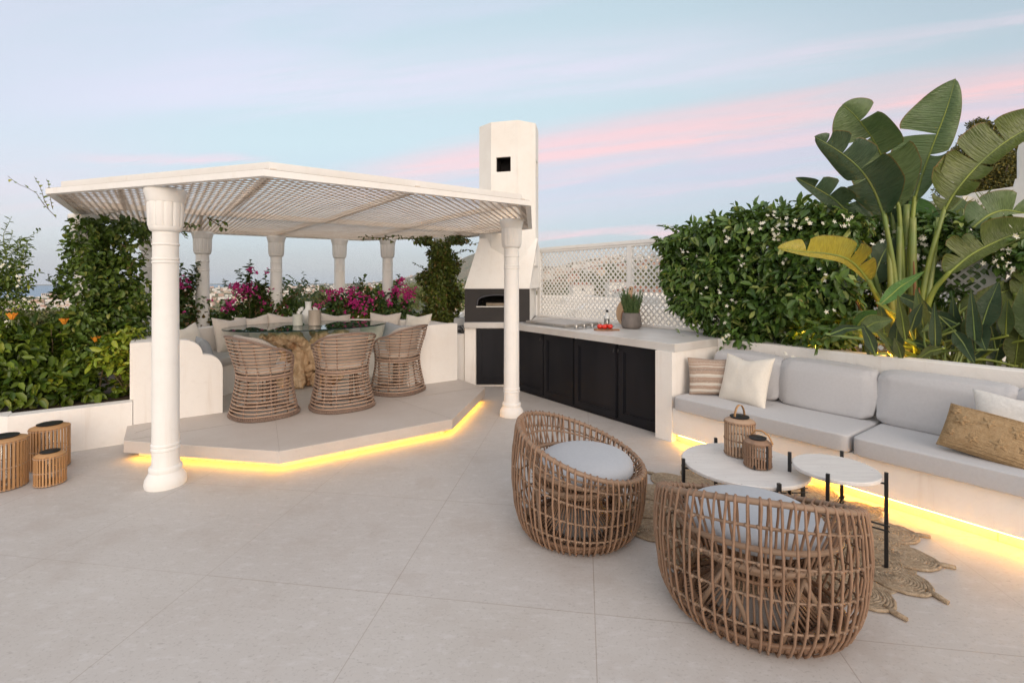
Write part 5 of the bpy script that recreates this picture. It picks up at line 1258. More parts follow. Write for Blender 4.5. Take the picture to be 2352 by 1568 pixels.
# ---- thick vine, left corner of the pergola
t = plant('climbing_vine', 'thick leafy vine climbing the left corner column up to the pergola roof', 'vine', (*at(225, 800, 5.0)[:2], .31))
B_ = [bl(215, 532, 5.05, .20, .22, .15), bl(262, 528, 5.0, .20, .2, .12), bl(315, 522, 5.0, .17, .18, .10), bl(208, 585, 5.0, .22, .22, .26), bl(262, 575, 5.05, .15, .18, .18), bl(205, 650, 5.0, .27, .25, .26), bl(255, 655, 5.0, .22, .25, .28), bl(200, 720, 5.0, .30, .26, .27),
      bl(262, 725, 5.0, .28, .26, .30), bl(215, 790, 5.0, .33, .28, .30), bl(285, 790, 5.0, .24, .26, .26), bl(165, 700, 4.95, .16, .2, .2), bl(310, 700, 5.1, .15, .18, .16), bl(305, 600, 5.1, .10, .12, .10), bl(320, 560, 5.1, .10, .12, .09), bl(330, 665, 5.1, .10, .12, .16)]
B_ += [bl(195, 515, 4.75, .10, .10, .07), bl(190, 545, 4.72, .12, .1, .12), bl(193, 600, 4.72, .14, .1, .14), bl(190, 660, 4.70, .15, .1, .16), bl(188, 730, 4.70, .16, .1, .18), bl(200, 800, 4.7, .2, .1, .2)]
v1 = blob_leaves(B_, 9000, .052, .62, .35, .5, .25)
P4 = [twig(at(200, 610, 5), at(137, 560, 4.9), .02, .1), twig(at(175, 530, 5), at(155, 505, 4.9), -.02, .1), twig(at(150, 700, 5), at(108, 628, 4.9), -.03, .12), twig(at(200, 560, 5), at(140, 590, 4.85), .03, .15), twig(at(280, 560, 5), at(345, 600, 5.1), .0, .1),
      twig(at(290, 620, 5), at(340, 575, 5.1), .0, .12), twig(at(300, 650, 5), at(345, 690, 5.1), .02, .1), twig(at(330, 525, 5.0), at(440, 520, 5.0), .02, .08), twig(at(410, 515, 4.9), at(425, 548, 4.9), .0, .1), twig(at(480, 503, 5.2), at(522, 528, 5.2), .0, .12), twig(at(478, 503, 5.2), at(520, 508, 5.2), .0, .12), twig(at(410, 512, 4.9), at(462, 520, 4.9), .0, .12)]
v2 = spray(P4, .022, .05, .62)
v_, f_ = merge([v1, v2]); build_np('foliage', v_, f_, M['vine'], t)
tubes('stems', P4 + [twig(at(228, 850, 5.0), at(225, 520, 5.0), 0, .03, 12), twig(at(250, 850, 5.05), at(210, 520, 5.0), 0, .06, 12), twig(at(200, 850, 5.0), at(240, 520, 5.05), 0, .06, 12)], .006, .002, M['stem'], t)
# bare shoots poking past the fascia
t = plant('bare_shoot', 'thin vine shoots with sparse leaves sticking out past the left corner of the roof', 'branch', tuple(at(138, 505, 4.7)))
S_ = [twig(at(130, 500, 4.6), at(19, 405, 4.2), -.04, .05), twig(at(112, 480, 4.4), at(80, 405, 4.3), -.01, .05), twig(at(122, 480, 4.4), at(107, 412, 4.3), -.01, .05)]
tubes('stems', S_, .003, .0015, M['stem'], t); v_, f_ = spray(S_, .085, .04, .7); build_np('leaves', v_, f_, M['lime'], t)

# ---- slim vine beside the chimney
t = plant('climbing_vine', 'slim dark vine on the column beside the chimney, draping along the roof edge', 'vine', (*at(1012, 760, 7.6)[:2], .42))
B_ = [bl(1012, 553, 7.5, .24, .2, .08), bl(1050, 551, 7.4, .17, .15, .05), bl(985, 553, 7.4, .2, .15, .05), bl(1012, 585, 7.55, .20, .2, .20), bl(1014, 630, 7.55, .24, .22, .22), bl(1008, 675, 7.55, .26, .22, .24), bl(1010, 715, 7.55, .27, .22, .2), bl(1040, 610, 7.5, .12, .12, .16), bl(975, 640, 7.5, .11, .12, .10), bl(1045, 680, 7.5, .10, .12, .16), bl(985, 735, 7.5, .2, .2, .12)]
P4 = [twig(at(1000, 560, 7.4), at(905, 540, 7.3), .0, .05), twig(at(1030, 555, 7.3), at(1100, 558, 7.1), .02, .06), twig(at(900, 543, 7.2), at(826, 545, 6.9), .01, .06), twig(at(985, 630, 7.5), at(952, 603, 7.4), 0, .1), twig(at(880, 545, 7.2), at(905, 556, 7.2), 0, .1), twig(at(1035, 620, 7.5), at(1066, 600, 7.4), 0, .1), twig(at(1035, 580, 7.5), at(1085, 575, 7.3), 0, .1), twig(at(940, 545, 7.3), at(960, 560, 7.3), 0, .1)]
v_, f_ = merge([blob_leaves(B_ + [bl(1012, 570, 7.25, .14, .1, .12), bl(1012, 620, 7.25, .17, .1, .2), bl(1010, 680, 7.25, .18, .1, .22), bl(1010, 730, 7.25, .2, .1, .15)], 9500, .050, .55, .3, .4, .10), spray(P4, .016, .046, .6)]); build_np('foliage', v_, f_, M['vine2'], t)
tubes('stems', P4 + [twig(at(1015, 770, 7.6), at(1012, 545, 7.6), 0, .03, 12), twig(at(1005, 770, 7.6), at(1018, 545, 7.6), 0, .06, 12)], .006, .002, M['stem'], t)

# ---- left planter: hibiscus mass, lime shrub, star jasmine
t = plant('hibiscus_shrub', 'dense dark hibiscus shrub filling the planter left of the dining bench', 'shrub', (*at(130, 900, 4.9)[:2], .31))
B_ = [bl(20, 815, 4.45, .32, .3, .26), bl(75, 800, 4.6, .26, .25, .22), bl(125, 830, 4.7, .28, .25, .26), bl(185, 850, 4.85, .26, .22, .26), bl(245, 860, 4.95, .24, .2, .24), bl(10, 880, 4.35, .32, .2, .2), bl(70, 885, 4.45, .30, .2, .16), bl(150, 890, 4.7, .28, .2, .14), bl(230, 895, 4.85, .2, .18, .10), bl(285, 850, 5.0, .14, .15, .24), bl(100, 770, 5.0, .2, .2, .12), bl(-60, 800, 4.3, .3, .3, .3), bl(-70, 880, 4.2, .3, .3, .25), bl(190, 800, 5.1, .2, .2, .15)]
P4 = [twig(at(60 + k * 34, 890, 4.6 + k * .04), at(20 + k * 42 + random.uniform(-25, 25), 735 + random.uniform(0, 60), 4.5 + k * .06), 0, .1) for k in range(7)] + [twig(at(250, 880, 4.9), at(215, 800, 4.9), 0, .1), twig(at(290, 890, 5), at(250, 845, 4.85), 0, .15), twig(at(300, 890, 5), at(305, 800, 4.95), 0, .1)]
v_, f_ = merge([blob_leaves(B_, 4600, .080, .50, .3, .35, .2), spray(P4, .02, .075, .52)]); build_np('foliage', v_, f_, M['shrub'], t); tubes('stems', P4, .007, .003, M['stem'], t)
def hib(px, py, Y, nm, lb):
    c = at(px, py, Y); tt = plant(nm, lb, 'flower', tuple(c)); mb = MB()
    for k in range(7):
        an = k * .9
        def fn(i, j, an=an): rr2 = .008 + .034 * j; w_ = (i - .5) * 1.1; return c + Vector((rr2 * math.cos(an + w_) , rr2 * math.sin(an + w_) * .8, .062 * j ** 1.2 - .012 * j ** 4 + .006 * math.sin(i * 9 + k)))
        mb.grid(fn, 8, 6)
    mb.build('petals', M['orange'], tt, smooth=True); mb = MB(); mb.tube([c - Vector((0, 0, .05)), c + Vector((0, 0, .05))], [.006, .0025], 6); mb.build('stalk', M['greenstem'], tt)
hib(28, 733, 4.2, 'hibiscus_flower', 'red-orange flower at the far left above the hibiscus leaves')
hib(148, 744, 4.6, 'hibiscus_flower', 'yellow-orange flower beside the big left vine'); hib(221, 785, 4.7, 'hibiscus_flower', 'small golden flower in front of the big left vine')
t = plant('lime_shrub', 'bright lime green shrub against the left side of the dining bench', 'shrub', (*at(290, 900, 4.9)[:2], .31))
B_ = [bl(270, 790, 4.75, .13, .12, .10), bl(300, 770, 4.85, .10, .1, .09), bl(295, 835, 4.8, .11, .1, .12), bl(245, 825, 4.7, .12, .1, .10), bl(130, 875, 4.5, .08, .1, .05)]
P4 = [twig(at(288, 900, 4.9), c0, 0, .1) for c0 in (at(270, 785, 4.75), at(300, 765, 4.85), at(310, 820, 4.8), at(245, 820, 4.7), at(320, 835, 4.75))]
v_, f_ = merge([blob_leaves(B_, 420, .062, .55, .3, .2), spray(P4, .03, .07, .55)]); build_np('foliage', v_, f_, M['lime'], t); tubes('stems', P4, .006, .003, M['stem'], t)
t = plant('star_jasmine', 'feathery light green jasmine bush with white stars at the left edge', 'shrub', (*at(-20, 900, 4.6)[:2], .31))
P4 = []
for k in range(46):
    a_ = at(-40 + random.uniform(-40, 40), 740 + random.uniform(-120, 60), 4.6 + random.uniform(-.3, .3)); e_ = at(random.uniform(-30, 85), random.uniform(520, 760), 4.5 + random.uniform(-.3, .3)); P4.append(twig(a_, e_, -.03, .12))
for px, py in ((75, 590), (70, 565), (100, 630), (85, 650), (20, 500), (60, 700)): P4.append(twig(at(10, 660, 4.5), at(px, py, 4.4), -.02, .1))
B_ = [bl(-10, 590, 4.6, .16, .25, .20), bl(5, 650, 4.6, .22, .25, .20), bl(15, 710, 4.6, .24, .25, .18), bl(-30, 760, 4.6, .3, .3, .25), bl(-20, 860, 4.6, .3, .3, .3)]
v_, f_ = merge([spray(P4, .016, .045, .36, 1.0), blob_leaves(B_, 1800, .042, .4, .3, .3, .15)]); build_np('foliage', v_, f_, M['shrub'], t); tubes('stems', P4, .005, .0015, M['greenstem'], t)
v_, f_ = florets([(tuple(at(px, py, 4.3)), 3, .02) for px, py in ((8, 610), (48, 612), (52, 635), (20, 685), (60, 690), (42, 650), (15, 735))], 0, 0, .018); build_np('flowers', v_, f_, M['whiteflower'], t)

# ---- bougainvillea behind the bench
def boug(label, base, tips, hedge, clusters, seed, nleaf):
    t = plant('bougainvillea', label, 'bougainvillea', (base.x, base.y, .42), 'magenta bougainvillea behind the dining bench'); rg = random.Random(seed)
    P4 = []
    for tp in tips:
        o_ = Vector((base.x + rg.uniform(-.15, .15), base.y + rg.uniform(-.1, .1), .6)); P4.append(twig(o_, tp, -.03, .10, 10))
        for q in range(2): P4.append(twig(P4[-1 - q][5 + q], tp + Vector((rg.uniform(-.18, .18), rg.uniform(-.1, .1), rg.uniform(-.22, -.02))), 0, .1, 6))
    sets = [spray(P4, .012, .058, .62, 1.1, .1)]
    if hedge: sets.append(blob_leaves(hedge, nleaf, .055, .62, .25, .4, .12))
    v_, f_ = merge(sets); build_np('foliage', v_, f_, M['bougleaf'], t); tubes('stems', P4, .006, .002, M['stem'], t)
    Ps = []; 
    for c, r_, k in clusters: Ps.append(np.array(c) + rng.normal(size=(k, 3)) * np.array([r_, r_ * .7, r_ * .8]))
    P_ = np.concatenate(Ps); P_ = np.repeat(P_, 3, 0); n = len(P_); D_ = rnd3(n) + np.array([0, -.5, -.3]); L = .032 * rng.uniform(.7, 1.3, n)
    v_, f_ = leafset(P_, D_, rnd3(n), L, L * .8, .2, .1); build_np('bracts', v_, f_, M['bract'], t); return t
cl = lambda px, py, Y, r_, k: (tuple(at(px, py, Y)), r_, k)
boug('bougainvillea shoots between the nearest thick column and the first column behind it', W(.05, 7.75), [at(452, 604, 6.6), at(415, 612, 6.5), at(432, 640, 6.5), at(345, 655, 6.4), at(482, 682, 6.8)],
     [bl(430, 720, 6.6, .28, .25, .26), bl(400, 680, 6.5, .14, .15, .2), bl(470, 738, 6.8, .22, .2, .15), bl(360, 745, 6.2, .3, .3, .25), bl(330, 700, 6.2, .2, .2, .3), bl(425, 655, 6.55, .10, .12, .16)], [cl(335, 628, 6.3, .05, 18), cl(343, 650, 6.3, .06, 22), cl(420, 648, 6.4, .05, 14), cl(430, 655, 6.4, .04, 10), cl(330, 660, 6.3, .04, 10), cl(478, 690, 6.7, .03, 5), cl(370, 735, 6.0, .15, 8)], 1, 1900)
boug('tall bougainvillea with a heavy magenta head between the first two rear columns', W(1.0, 7.95), [at(545, 630, 7.2), at(575, 602, 7.3), at(612, 620, 7.4), at(640, 655, 7.4), at(590, 650, 7.3), at(520, 690, 7.0), at(655, 640, 7.5), at(700, 640, 7.5), at(575, 640, 7.2), at(600, 670, 7.2)],
     [bl(600, 712, 7.4, .38, .25, .20), bl(540, 722, 7.2, .3, .25, .15), bl(650, 705, 7.5, .26, .25, .20), bl(490, 735, 7.0, .25, .25, .13), bl(690, 690, 7.6, .22, .2, .16), bl(600, 680, 7.35, .12, .12, .16), bl(720, 735, 7.6, .15, .2, .1)],
     [cl(556, 664, 7.1, .075, 75), cl(540, 655, 7.1, .04, 18), cl(530, 695, 7.0, .045, 22), cl(520, 706, 7.0, .045, 20), cl(577, 662, 7.1, .04, 18), cl(576, 618, 7.2, .03, 10), cl(590, 625, 7.2, .02, 5), cl(612, 622, 7.3, .02, 4), cl(583, 652, 7.2, .03, 7), cl(600, 712, 7.1, .10, 8), cl(725, 704, 7.3, .02, 6), cl(630, 655, 7.3, .06, 6), cl(642, 712, 7.2, .12, 6)], 2, 2600)
boug('low bougainvillea with scattered magenta bracts in front of the middle rear column', W(2.05, 8.05), [at(838, 640, 7.7), at(790, 668, 7.6), at(812, 672, 7.6), at(760, 690, 7.5), at(858, 668, 7.7), at(735, 715, 7.4), at(775, 668, 7.6), at(836, 660, 7.7), at(840, 680, 7.7)],
     [bl(790, 715, 7.6, .26, .25, .18), bl(835, 712, 7.7, .22, .25, .16), bl(755, 725, 7.5, .2, .2, .10), bl(775, 695, 7.6, .12, .15, .10), bl(838, 680, 7.7, .08, .12, .16), bl(870, 725, 7.6, .2, .2, .12)],
     [cl(763, 672, 7.4, .05, 26), cl(755, 688, 7.4, .035, 14), cl(785, 668, 7.4, .035, 10), cl(808, 670, 7.4, .05, 26), cl(812, 694, 7.5, .055, 34), cl(830, 680, 7.5, .035, 9), cl(850, 690, 7.5, .055, 24), cl(836, 712, 7.5, .05, 20), cl(800, 708, 7.4, .09, 14), cl(728, 703, 7.3, .03, 10), cl(823, 700, 7.4, .04, 12)], 3, 1900)
boug('bougainvillea leaning right beyond the last free rear column, one round magenta head', W(3.1, 7.75), [at(921, 632, 7.7), at(900, 668, 7.7), at(935, 668, 7.7), at(880, 672, 7.7), at(868, 660, 7.8), at(928, 690, 7.6), at(915, 650, 7.7)],
     [bl(890, 712, 7.7, .26, .22, .14), bl(925, 722, 7.6, .2, .2, .09), bl(960, 732, 7.5, .22, .2, .07), bl(870, 700, 7.7, .1, .15, .12)],
     [cl(936, 676, 7.5, .065, 70), cl(912, 668, 7.5, .05, 28), cl(922, 642, 7.6, .03, 12), cl(893, 690, 7.5, .04, 12), cl(878, 672, 7.6, .025, 8), cl(925, 655, 7.6, .03, 8), cl(915, 710, 7.5, .08, 8)], 4, 1500)

# ---- jasmine hedge over the wall beside the sofa
t = plant('jasmine_hedge', 'big dark green jasmine hedge with white blossoms spilling over the sofa wall', 'hedge', (*W(4.83, 2.9)[:2], .80))
B_ = []
for (px, py, rx, rz) in ((1560, 600, .16, .26), (1575, 680, .14, .22), (1600, 545, .26, .18), (1610, 620, .30, .30), (1630, 700, .30, .28), (1660, 535, .30, .22), (1680, 610, .34, .32), (1690, 700, .34, .30), (1720, 770, .26, .18), (1740, 520, .30, .22), (1750, 600, .34, .34), (1765, 690, .34, .32), (1790, 765, .26, .18),
                         (1815, 500, .28, .18), (1820, 580, .32, .32), (1840, 670, .32, .34), (1860, 760, .28, .2), (1880, 500, .24, .15), (1890, 570, .28, .3), (1905, 660, .26, .34), (1930, 750, .22, .2), (1930, 520, .2, .12), (1660, 760, .16, .14), (1810, 540, .25, .2), (1535, 560, .10, .12), (1545, 640, .10, .16)):
    B_.append(blv(px, py, 4.80 + .0 * random.random(), rx, .30, rz * .9))
P4 = []
for (x0, y0, x1, y1) in ((1590, 540, 1520, 515), (1720, 505, 1683, 465), (1570, 560, 1545, 520), (1640, 520, 1630, 505), (1700, 510, 1690, 490), (1760, 500, 1745, 480), (1800, 490, 1795, 470), (1840, 490, 1850, 470), (1890, 495, 1900, 480), (1560, 620, 1525, 640), (1560, 700, 1530, 690), (1600, 740, 1640, 770), (1560, 650, 1515, 610), (1740, 790, 1780, 812), (1800, 795, 1850, 800), (1830, 790, 1900, 775), (1760, 795, 1830, 808), (1700, 780, 1740, 800), (1780, 790, 1800, 812), (1670, 770, 1665, 795)):
    P4.append(twig(on_v(x0, y0, 4.75), on_v(x1, y1, 4.58 if y0 > 760 else 4.75), 0, .1))
core = blob_leaves(B_, 12500, .078, .48, .35, .45, .16, nscale=2.5, jit=.4)
v_, f_ = merge([core, spray(P4, .018, .064, .45)]); build_np('foliage', v_, f_, M['jasmine'], t); tubes('stems', P4, .004, .0018, M['greenstem'], t)
fl = [((1620 + x / 3.409) * .91875, (480 + y / 3.409) * .91875, k) for x, y, k in ((860, 290, 6), (1090, 230, 9), (1110, 290, 9), (1090, 380, 10), (790, 590, 10), (680, 400, 6), (290, 510, 6), (620, 840, 5), (1240, 260, 8), (1340, 290, 5), (1640, 240, 9), (1530, 700, 5), (630, 1070, 6), (650, 1240, 9), (500, 840, 4), (1400, 240, 4), (1220, 1390, 6), (1150, 610, 4), (1580, 1030, 5), (1470, 780, 3), (710, 940, 5), (930, 290, 4), (750, 850, 4), (1900, 420, 6), (640, 290, 3), (1050, 200, 4), (1700, 290, 5))]
Py_ = []
for k in range(60):
    x = 1545 + k * 6.6 + random.uniform(-6, 6); y = 560 - 75 * min(1, (x - 1545) / 190.) + random.uniform(-4, 14); a_ = on_v(x, y + 25, 4.70); Py_.append(twig(a_, a_ + Vector((random.uniform(-.10, .06), random.uniform(-.08, .02), random.uniform(.05, .17))), 0, .1, 4))
for k in range(70): a_ = on_v(random.uniform(1560, 1900), random.uniform(540, 780), 4.52); Py_.append(twig(a_, a_ + Vector((random.uniform(-.1, .1), random.uniform(-.10, -.02), random.uniform(-.05, .12))), 0, .1, 4))
v_, f_ = spray(Py_, .022, .062, .45); build_np('young_shoots', v_, f_, M['young'], t)
fl = [(x_, y_, max(1, int(k_ * .6))) for x_, y_, k_ in fl]
v_, f_ = florets([(tuple(on_v(px, py, 4.46)), k, .033) for px, py, k in fl], 0, 0, .022, 3); build_np('blossoms', v_, f_, M['whiteflower'], t)
t = plant('jasmine_hedge', 'dark jasmine along the top of the fence behind the banana-like plant', 'hedge', (*W(5.5, 1.2)[:2], .80))
B_ = [blv(px, py, 5.45, rx, .2, rz) for px, py, rx, rz in ((1960, 530, .25, .16), (2010, 545, .2, .2), (2060, 540, .3, .2), (2130, 545, .3, .22), (2200, 535, .28, .16), (2260, 545, .28, .14), (2330, 550, .3, .16), (2390, 560, .3, .2), (2060, 600, .2, .22), (1990, 620, .2, .4), (1980, 720, .2, .3), (2190, 560, .2, .1), (2340, 600, .18, .10), (2180, 680, .05, .12))]
P4 = [twig(on_v(2100, 600, 5.4), on_v(2180, 700, 5.4), .02, .1), twig(on_v(2200, 560, 5.4), on_v(2230, 640, 5.4), 0, .1), twig(on_v(2290, 570, 5.4), on_v(2310, 690, 5.4), 0, .1), twig(on_v(2340, 580, 5.4), on_v(2350, 700, 5.4), 0, .1), twig(on_v(1990, 500, 5.4), on_v(1975, 470, 5.3), 0, .1)]
v_, f_ = merge([blob_leaves(B_, 4600, .062, .5, .35, .4, .12), spray(P4, .03, .06, .5)]); build_np('foliage', v_, f_, M['jasmine'], t)
v_, f_ = florets([(tuple(on_v(px, py, 5.2)), k, .03) for px, py, k in ((2100, 560, 8), (2115, 555, 6), (2085, 530, 5), (2030, 535, 6), (2300, 570, 8), (2280, 600, 6), (2255, 575, 7), (2010, 520, 6), (2330, 540, 5), (2105, 590, 5), (2320, 620, 6), (1985, 520, 6), (2000, 770, 4))], 0, 0, .022, 5); build_np('blossoms', v_, f_, M['whiteflower'], t)

# ================================================================== giant bird-of-paradise
def paddlemat(name, c1, c2, back, vein):
    m, T, bs = nmat(name); uv = T.node('ShaderNodeUVMap'); x, y, z = T.sep(uv.outputs[0])
    tcn = T.node('ShaderNodeTexCoord')
    st = T.noise(T.xyz(T.m('MULTIPLY', x, 60.), T.m('MULTIPLY', y, 1.5), 0.), 1.6, 2, .5)
    c = T.mix(T.sm(T.noise(tcn.outputs['Object'], 3.5, 3), .35, .7), c1, c2); c = T.mix(T.m('MULTIPLY', T.sm(st, .42, .62), .45), c, tuple(q * .62 for q in c1))
    g = T.node('ShaderNodeNewGeometry'); c = T.mix(T.m('MULTIPLY', g.outputs['Backfacing'], .75), c, back)
    c = T.mix(T.sm(y, .94, 1.0), c, (.20, .13, .04))
    T.t.links.new(c, bs.inputs['Base Color']); bs.inputs['Roughness'].default_value = .33; bs.inputs['Specular IOR Level'].default_value = .5
    bump(T, bs, st, .9, .012)
    t = m.node_tree; tl = T.node('ShaderNodeBsdfTranslucent'); t.links.new(c, tl.inputs[0]); mx = T.node('ShaderNodeMixShader'); mx.inputs[0].default_value = .16
    out = t.nodes['Material Output']; t.links.new(bs.outputs[0], mx.inputs[1]); t.links.new(tl.outputs[0], mx.inputs[2]); t.links.new(mx.outputs[0], out.inputs[0]); return m
PM = {'g': paddlemat('paddle_leaf_green', (.10, .16, .055), (.165, .225, .085), (.22, .25, .19), 0), 'o': paddlemat('paddle_leaf_olive', (.09, .125, .025), (.14, .17, .04), (.20, .22, .12), 0),
      'd': paddlemat('paddle_leaf_dark', (.045, .085, .04), (.085, .13, .065), (.10, .14, .10), 0), 'y': paddlemat('paddle_leaf_yellow_lamplit', (.42, .34, .03), (.36, .33, .05), (.40, .36, .06), 0), 'b': paddlemat('paddle_leaf_bright', (.07, .18, .03), (.11, .24, .05), (.10, .18, .06), 0)}
M['rib'] = mat('yellow_green_midrib', (.26, .31, .05), .4, (.18, .23, .05), 5); M['petiole'] = mat('petiole', (.17, .25, .07), .4, (.24, .27, .07), 4); M['sheath'] = mat('dry_sheath', (.30, .15, .05), .7, (.20, .09, .04), 9)
def cr_pt(P_, t):
    n = len(P_) - 1; x = min(max(t, 0), 1) * n; i = min(int(x), n - 1); f = x - i; p0, p1, p2, p3 = P_[max(i - 1, 0)], P_[i], P_[i + 1], P_[min(i + 2, n)]
    return .5 * ((2 * p1) + (p2 - p0) * f + (2 * p0 - 5 * p1 + 4 * p2 - p3) * f * f + (3 * p1 - p0 - 3 * p2 + p3) * f ** 3)
def paddle(parent, mid, wl, wr, mk, tl=(), tr=(), foldl=.15, foldr=.15, stalk=None, seed=0, wave=.02, sweep=.35, rr=.011, name='leaf', blunt=.75):
    """mid: midrib points base->tip; wl/wr half widths to the left/right of travel seen by the viewer; tears at tl/tr"""
    rg = random.Random(seed); Pm = [Vector(p) for p in mid]; V_ = []; F_ = []; UVs = []
    eye = Vector((0, 0, 1.5))
    def wprof(t): return (min(1, t / .22) ** .6) * (max(0, 1 - ((t - .30) / .70) ** (3.2 if blunt > .5 else 1.7)) if t > .3 else 1)
    for side, w_, tears, fold in ((-1, wl, tl, foldl), (1, wr, tr, foldr)):
        cuts = [0.] + list(tears) + [1.]
        for a0, a1 in zip(cuts[:-1], cuts[1:]):
            n = max(3, int((a1 - a0) * 36)); m_ = 9; b_ = len(V_); bend = rg.uniform(-.09, .09) if tears else 0; droop = rg.uniform(-.02, .10) if tears else 0.; tc = (a0 + a1) / 2; ph = rg.random() * 9
            sw = sweep * .8 + (rg.uniform(-.22, .22) if tears else 0); short = rg.uniform(.82, 1.04) if tears else 1
            for i in range(n + 1):
                for j in range(m_ + 1):
                    s_ = j / m_; t = a0 + (a1 - a0) * i / n
                    if tears: t2 = tc + (t - tc) * (1 - .14 * s_)
                    else: t2 = t
                    c = cr_pt(Pm, t2); tg = (cr_pt(Pm, min(t2 + .02, 1)) - cr_pt(Pm, max(t2 - .02, 0))).normalized(); vd = (c - eye).normalized(); sd = tg.cross(vd).normalized() * -side; nn = -vd
                    ed = 1.0
                    if tears: e_ = abs(2 * (i / n) - 1); ed = 1 - .10 * e_ ** 6
                    ww = w_ * wprof(t2) * short * ed
                    p = c + (sd * (1 - fold * s_ * .6) + tg * sw * s_) * ww * s_ + nn * (fold * ww * s_ + (bend * s_ * s_ + wave * math.sin(t * 22 + ph + side) * s_) * min(1, ww * 6)) - Vector((0, 0, droop * s_ * s_ * ww * 3))
                    V_.append(p); UVs.append((t2, s_))
            for i in range(n):
                for j in range(m_): q = b_ + i * (m_ + 1) + j; f4 = (q, q + m_ + 1, q + m_ + 2, q + 1); F_.append(f4[::-1] if side > 0 else f4)
    L0 = parent.location; me = bpy.data.meshes.new(name); me.from_pydata([p - L0 for p in V_], [], F_); uvl = me.uv_layers.new(name='UVMap')
    li = np.empty(len(me.loops), dtype=np.int32); me.loops.foreach_get('vertex_index', li); uvl.data.foreach_set('uv', np.array(UVs, dtype=np.float32)[li].ravel())
    me.polygons.foreach_set('use_smooth', [True] * len(me.polygons)); me.materials.append(PM[mk]); o_ = bpy.data.objects.new(name, me); COL.objects.link(o_); o_.parent = parent
    mb = MB(); pts = [cr_pt(Pm, k / 20) for k in range(21)]; mb.tube(pts, [rr * (1 - .85 * k / 20) for k in range(21)], 6)
    if stalk:
        sp = [Vector(p) for p in stalk] + [Pm[0], Pm[0] + (Pm[1] - Pm[0]) * .08]; sp = [cr_pt(sp, k / 20) for k in range(21)]; mb.tube(sp, [rr * (2.2 - 1.1 * k / 20) for k in range(21)], 8)
    q = MB(); q.v = [tuple(Vector(p) - L0) for p in mb.v]; q.f = mb.f; q.build('midrib' if not stalk else 'stalk', M['rib'] if mk != 'd' else M['petiole'], o_, local=True, smooth=True); return o_
YB = 4.12
sb = at(2080, 830, YB); st_ = plant('bird_of_paradise', 'giant banana-leaved bird of paradise plant towering over the sofa wall', 'plant', (sb.x, sb.y, .80))
A = lambda px, py, Y=YB: at(px, py, Y)
def c7(x, y, Y=YB): return at(1791.6 + x * .26958, 165.4 + y * .26958, Y)
def c8(x, y, Y=YB): return at(1791.6 + x * .24612, 514.5 + y * .24612, Y)
# big upright leaves
paddle(st_, [c7(1140, 1110), c7(1215, 860), c7(1310, 600, 4.05), c7(1420, 310, 3.98), c7(1492, 55, 3.95)], .36, .19, 'g', (.24, .56), (.40,), .10, .5, [A(2085, 800), A(2085, 640)], 1, .012, .30)
paddle(st_, [c7(1010, 1165), c7(930, 880, 4.1), c7(810, 610, 4.05), c7(660, 400, 4.0), c7(530, 275, 3.97)], .25, .25, 'g', (.56, ), (.40, .72), .15, .15, [A(2078, 800), A(2075, 640)], 2, .012, .42)
paddle(st_, [c7(885, 1230, 4.0), c7(800, 1010, 3.95), c7(690, 840, 3.9), c7(520, 690, 3.85), c7(290, 550, 3.8)], .17, .24, 'd', (.40,), (.52, .74, .88), .15, .10, [A(2058, 800, 4.05), A(2055, 640, 4.05)], 3, .012, .38)
paddle(st_, [c7(720, 1460, 4.2), c7(620, 1280, 4.15), c7(500, 1120, 4.1), c7(360, 1020, 4.05), c7(130, 900, 4.0)], .10, .19, 'd', (), (.45, .66, .82), .3, .2, [A(2040, 760, 4.2), A(2010, 640, 4.2)], 4, .012, .3)
paddle(st_, [c7(1390, 1195, 4.0), c7(1500, 1010, 3.95), c7(1680, 800, 3.9), c7(1900, 610, 3.85), c7(2180, 440, 3.8), c7(2420, 300, 3.78)], .25, .13, 'o', (.12, .24, .42, .62), (.16, .30, .42), .10, .5, [A(2100, 800, 4.0), A(2125, 640, 4.0)], 5, .012, .28)
paddle(st_, [c8(1560, 470, 3.8), c8(1760, 300, 3.75), c8(1960, 190, 3.7), c8(2180, 100, 3.65), c8(2480, 30, 3.6)], .22, .09, 'o', (.20, .33, .44), (), .15, .5, [A(2110, 800, 3.95), c8(1400, 690, 3.9)], 6, .012, .2)
paddle(st_, [c7(1640, 1330, 3.9), c7(1760, 1230, 3.9), c7(1900, 1180, 3.9), c7(2060, 1200, 3.9), c7(2200, 1240, 3.9)], .20, .12, 'g', (.3, .62), (.5,), .2, .4, None, 7, .012, .25)
# arching yellowish leaf to the left, uplight glow painted into its yellow
paddle(st_, [c8(830, 540, 3.75), c8(720, 400, 3.7), c8(600, 315, 3.65), c8(420, 275, 3.62), c8(220, 258, 3.58), c8(-30, 225, 3.55)], .05, .18, 'y', (), (.20, .34, .78), .2, .1, [A(2088, 800, 4.0), c8(1080, 900, 3.95), c8(930, 720, 3.85)], 8, .008, .30)
paddle(st_, [c8(700, 655, 4.15), c8(640, 560, 4.15), c8(560, 450, 4.15), c8(470, 340, 4.15)], .15, .15, 'd', (.5,), (.45,), .2, .2, [A(2050, 790, 4.2), c8(800, 830, 4.18)], 9, .012, .2)
paddle(st_, [c7(1080, 1640, 4.35), c7(1090, 1450, 4.35), c7(1120, 1250, 4.35), c7(1180, 1070, 4.35)], .27, .24, 'b', (), (), .1, .1, [A(2080, 800, 4.3)], 10, .01, .25)
paddle(st_, [c8(1640, 690, 4.2), c8(1730, 570, 4.2), c8(1850, 420, 4.2), c8(1970, 220, 4.2)], .20, .22, 'g', (), (), .15, .15, [A(2110, 810, 4.25), c8(1560, 800, 4.22)], 11, .01, .25)
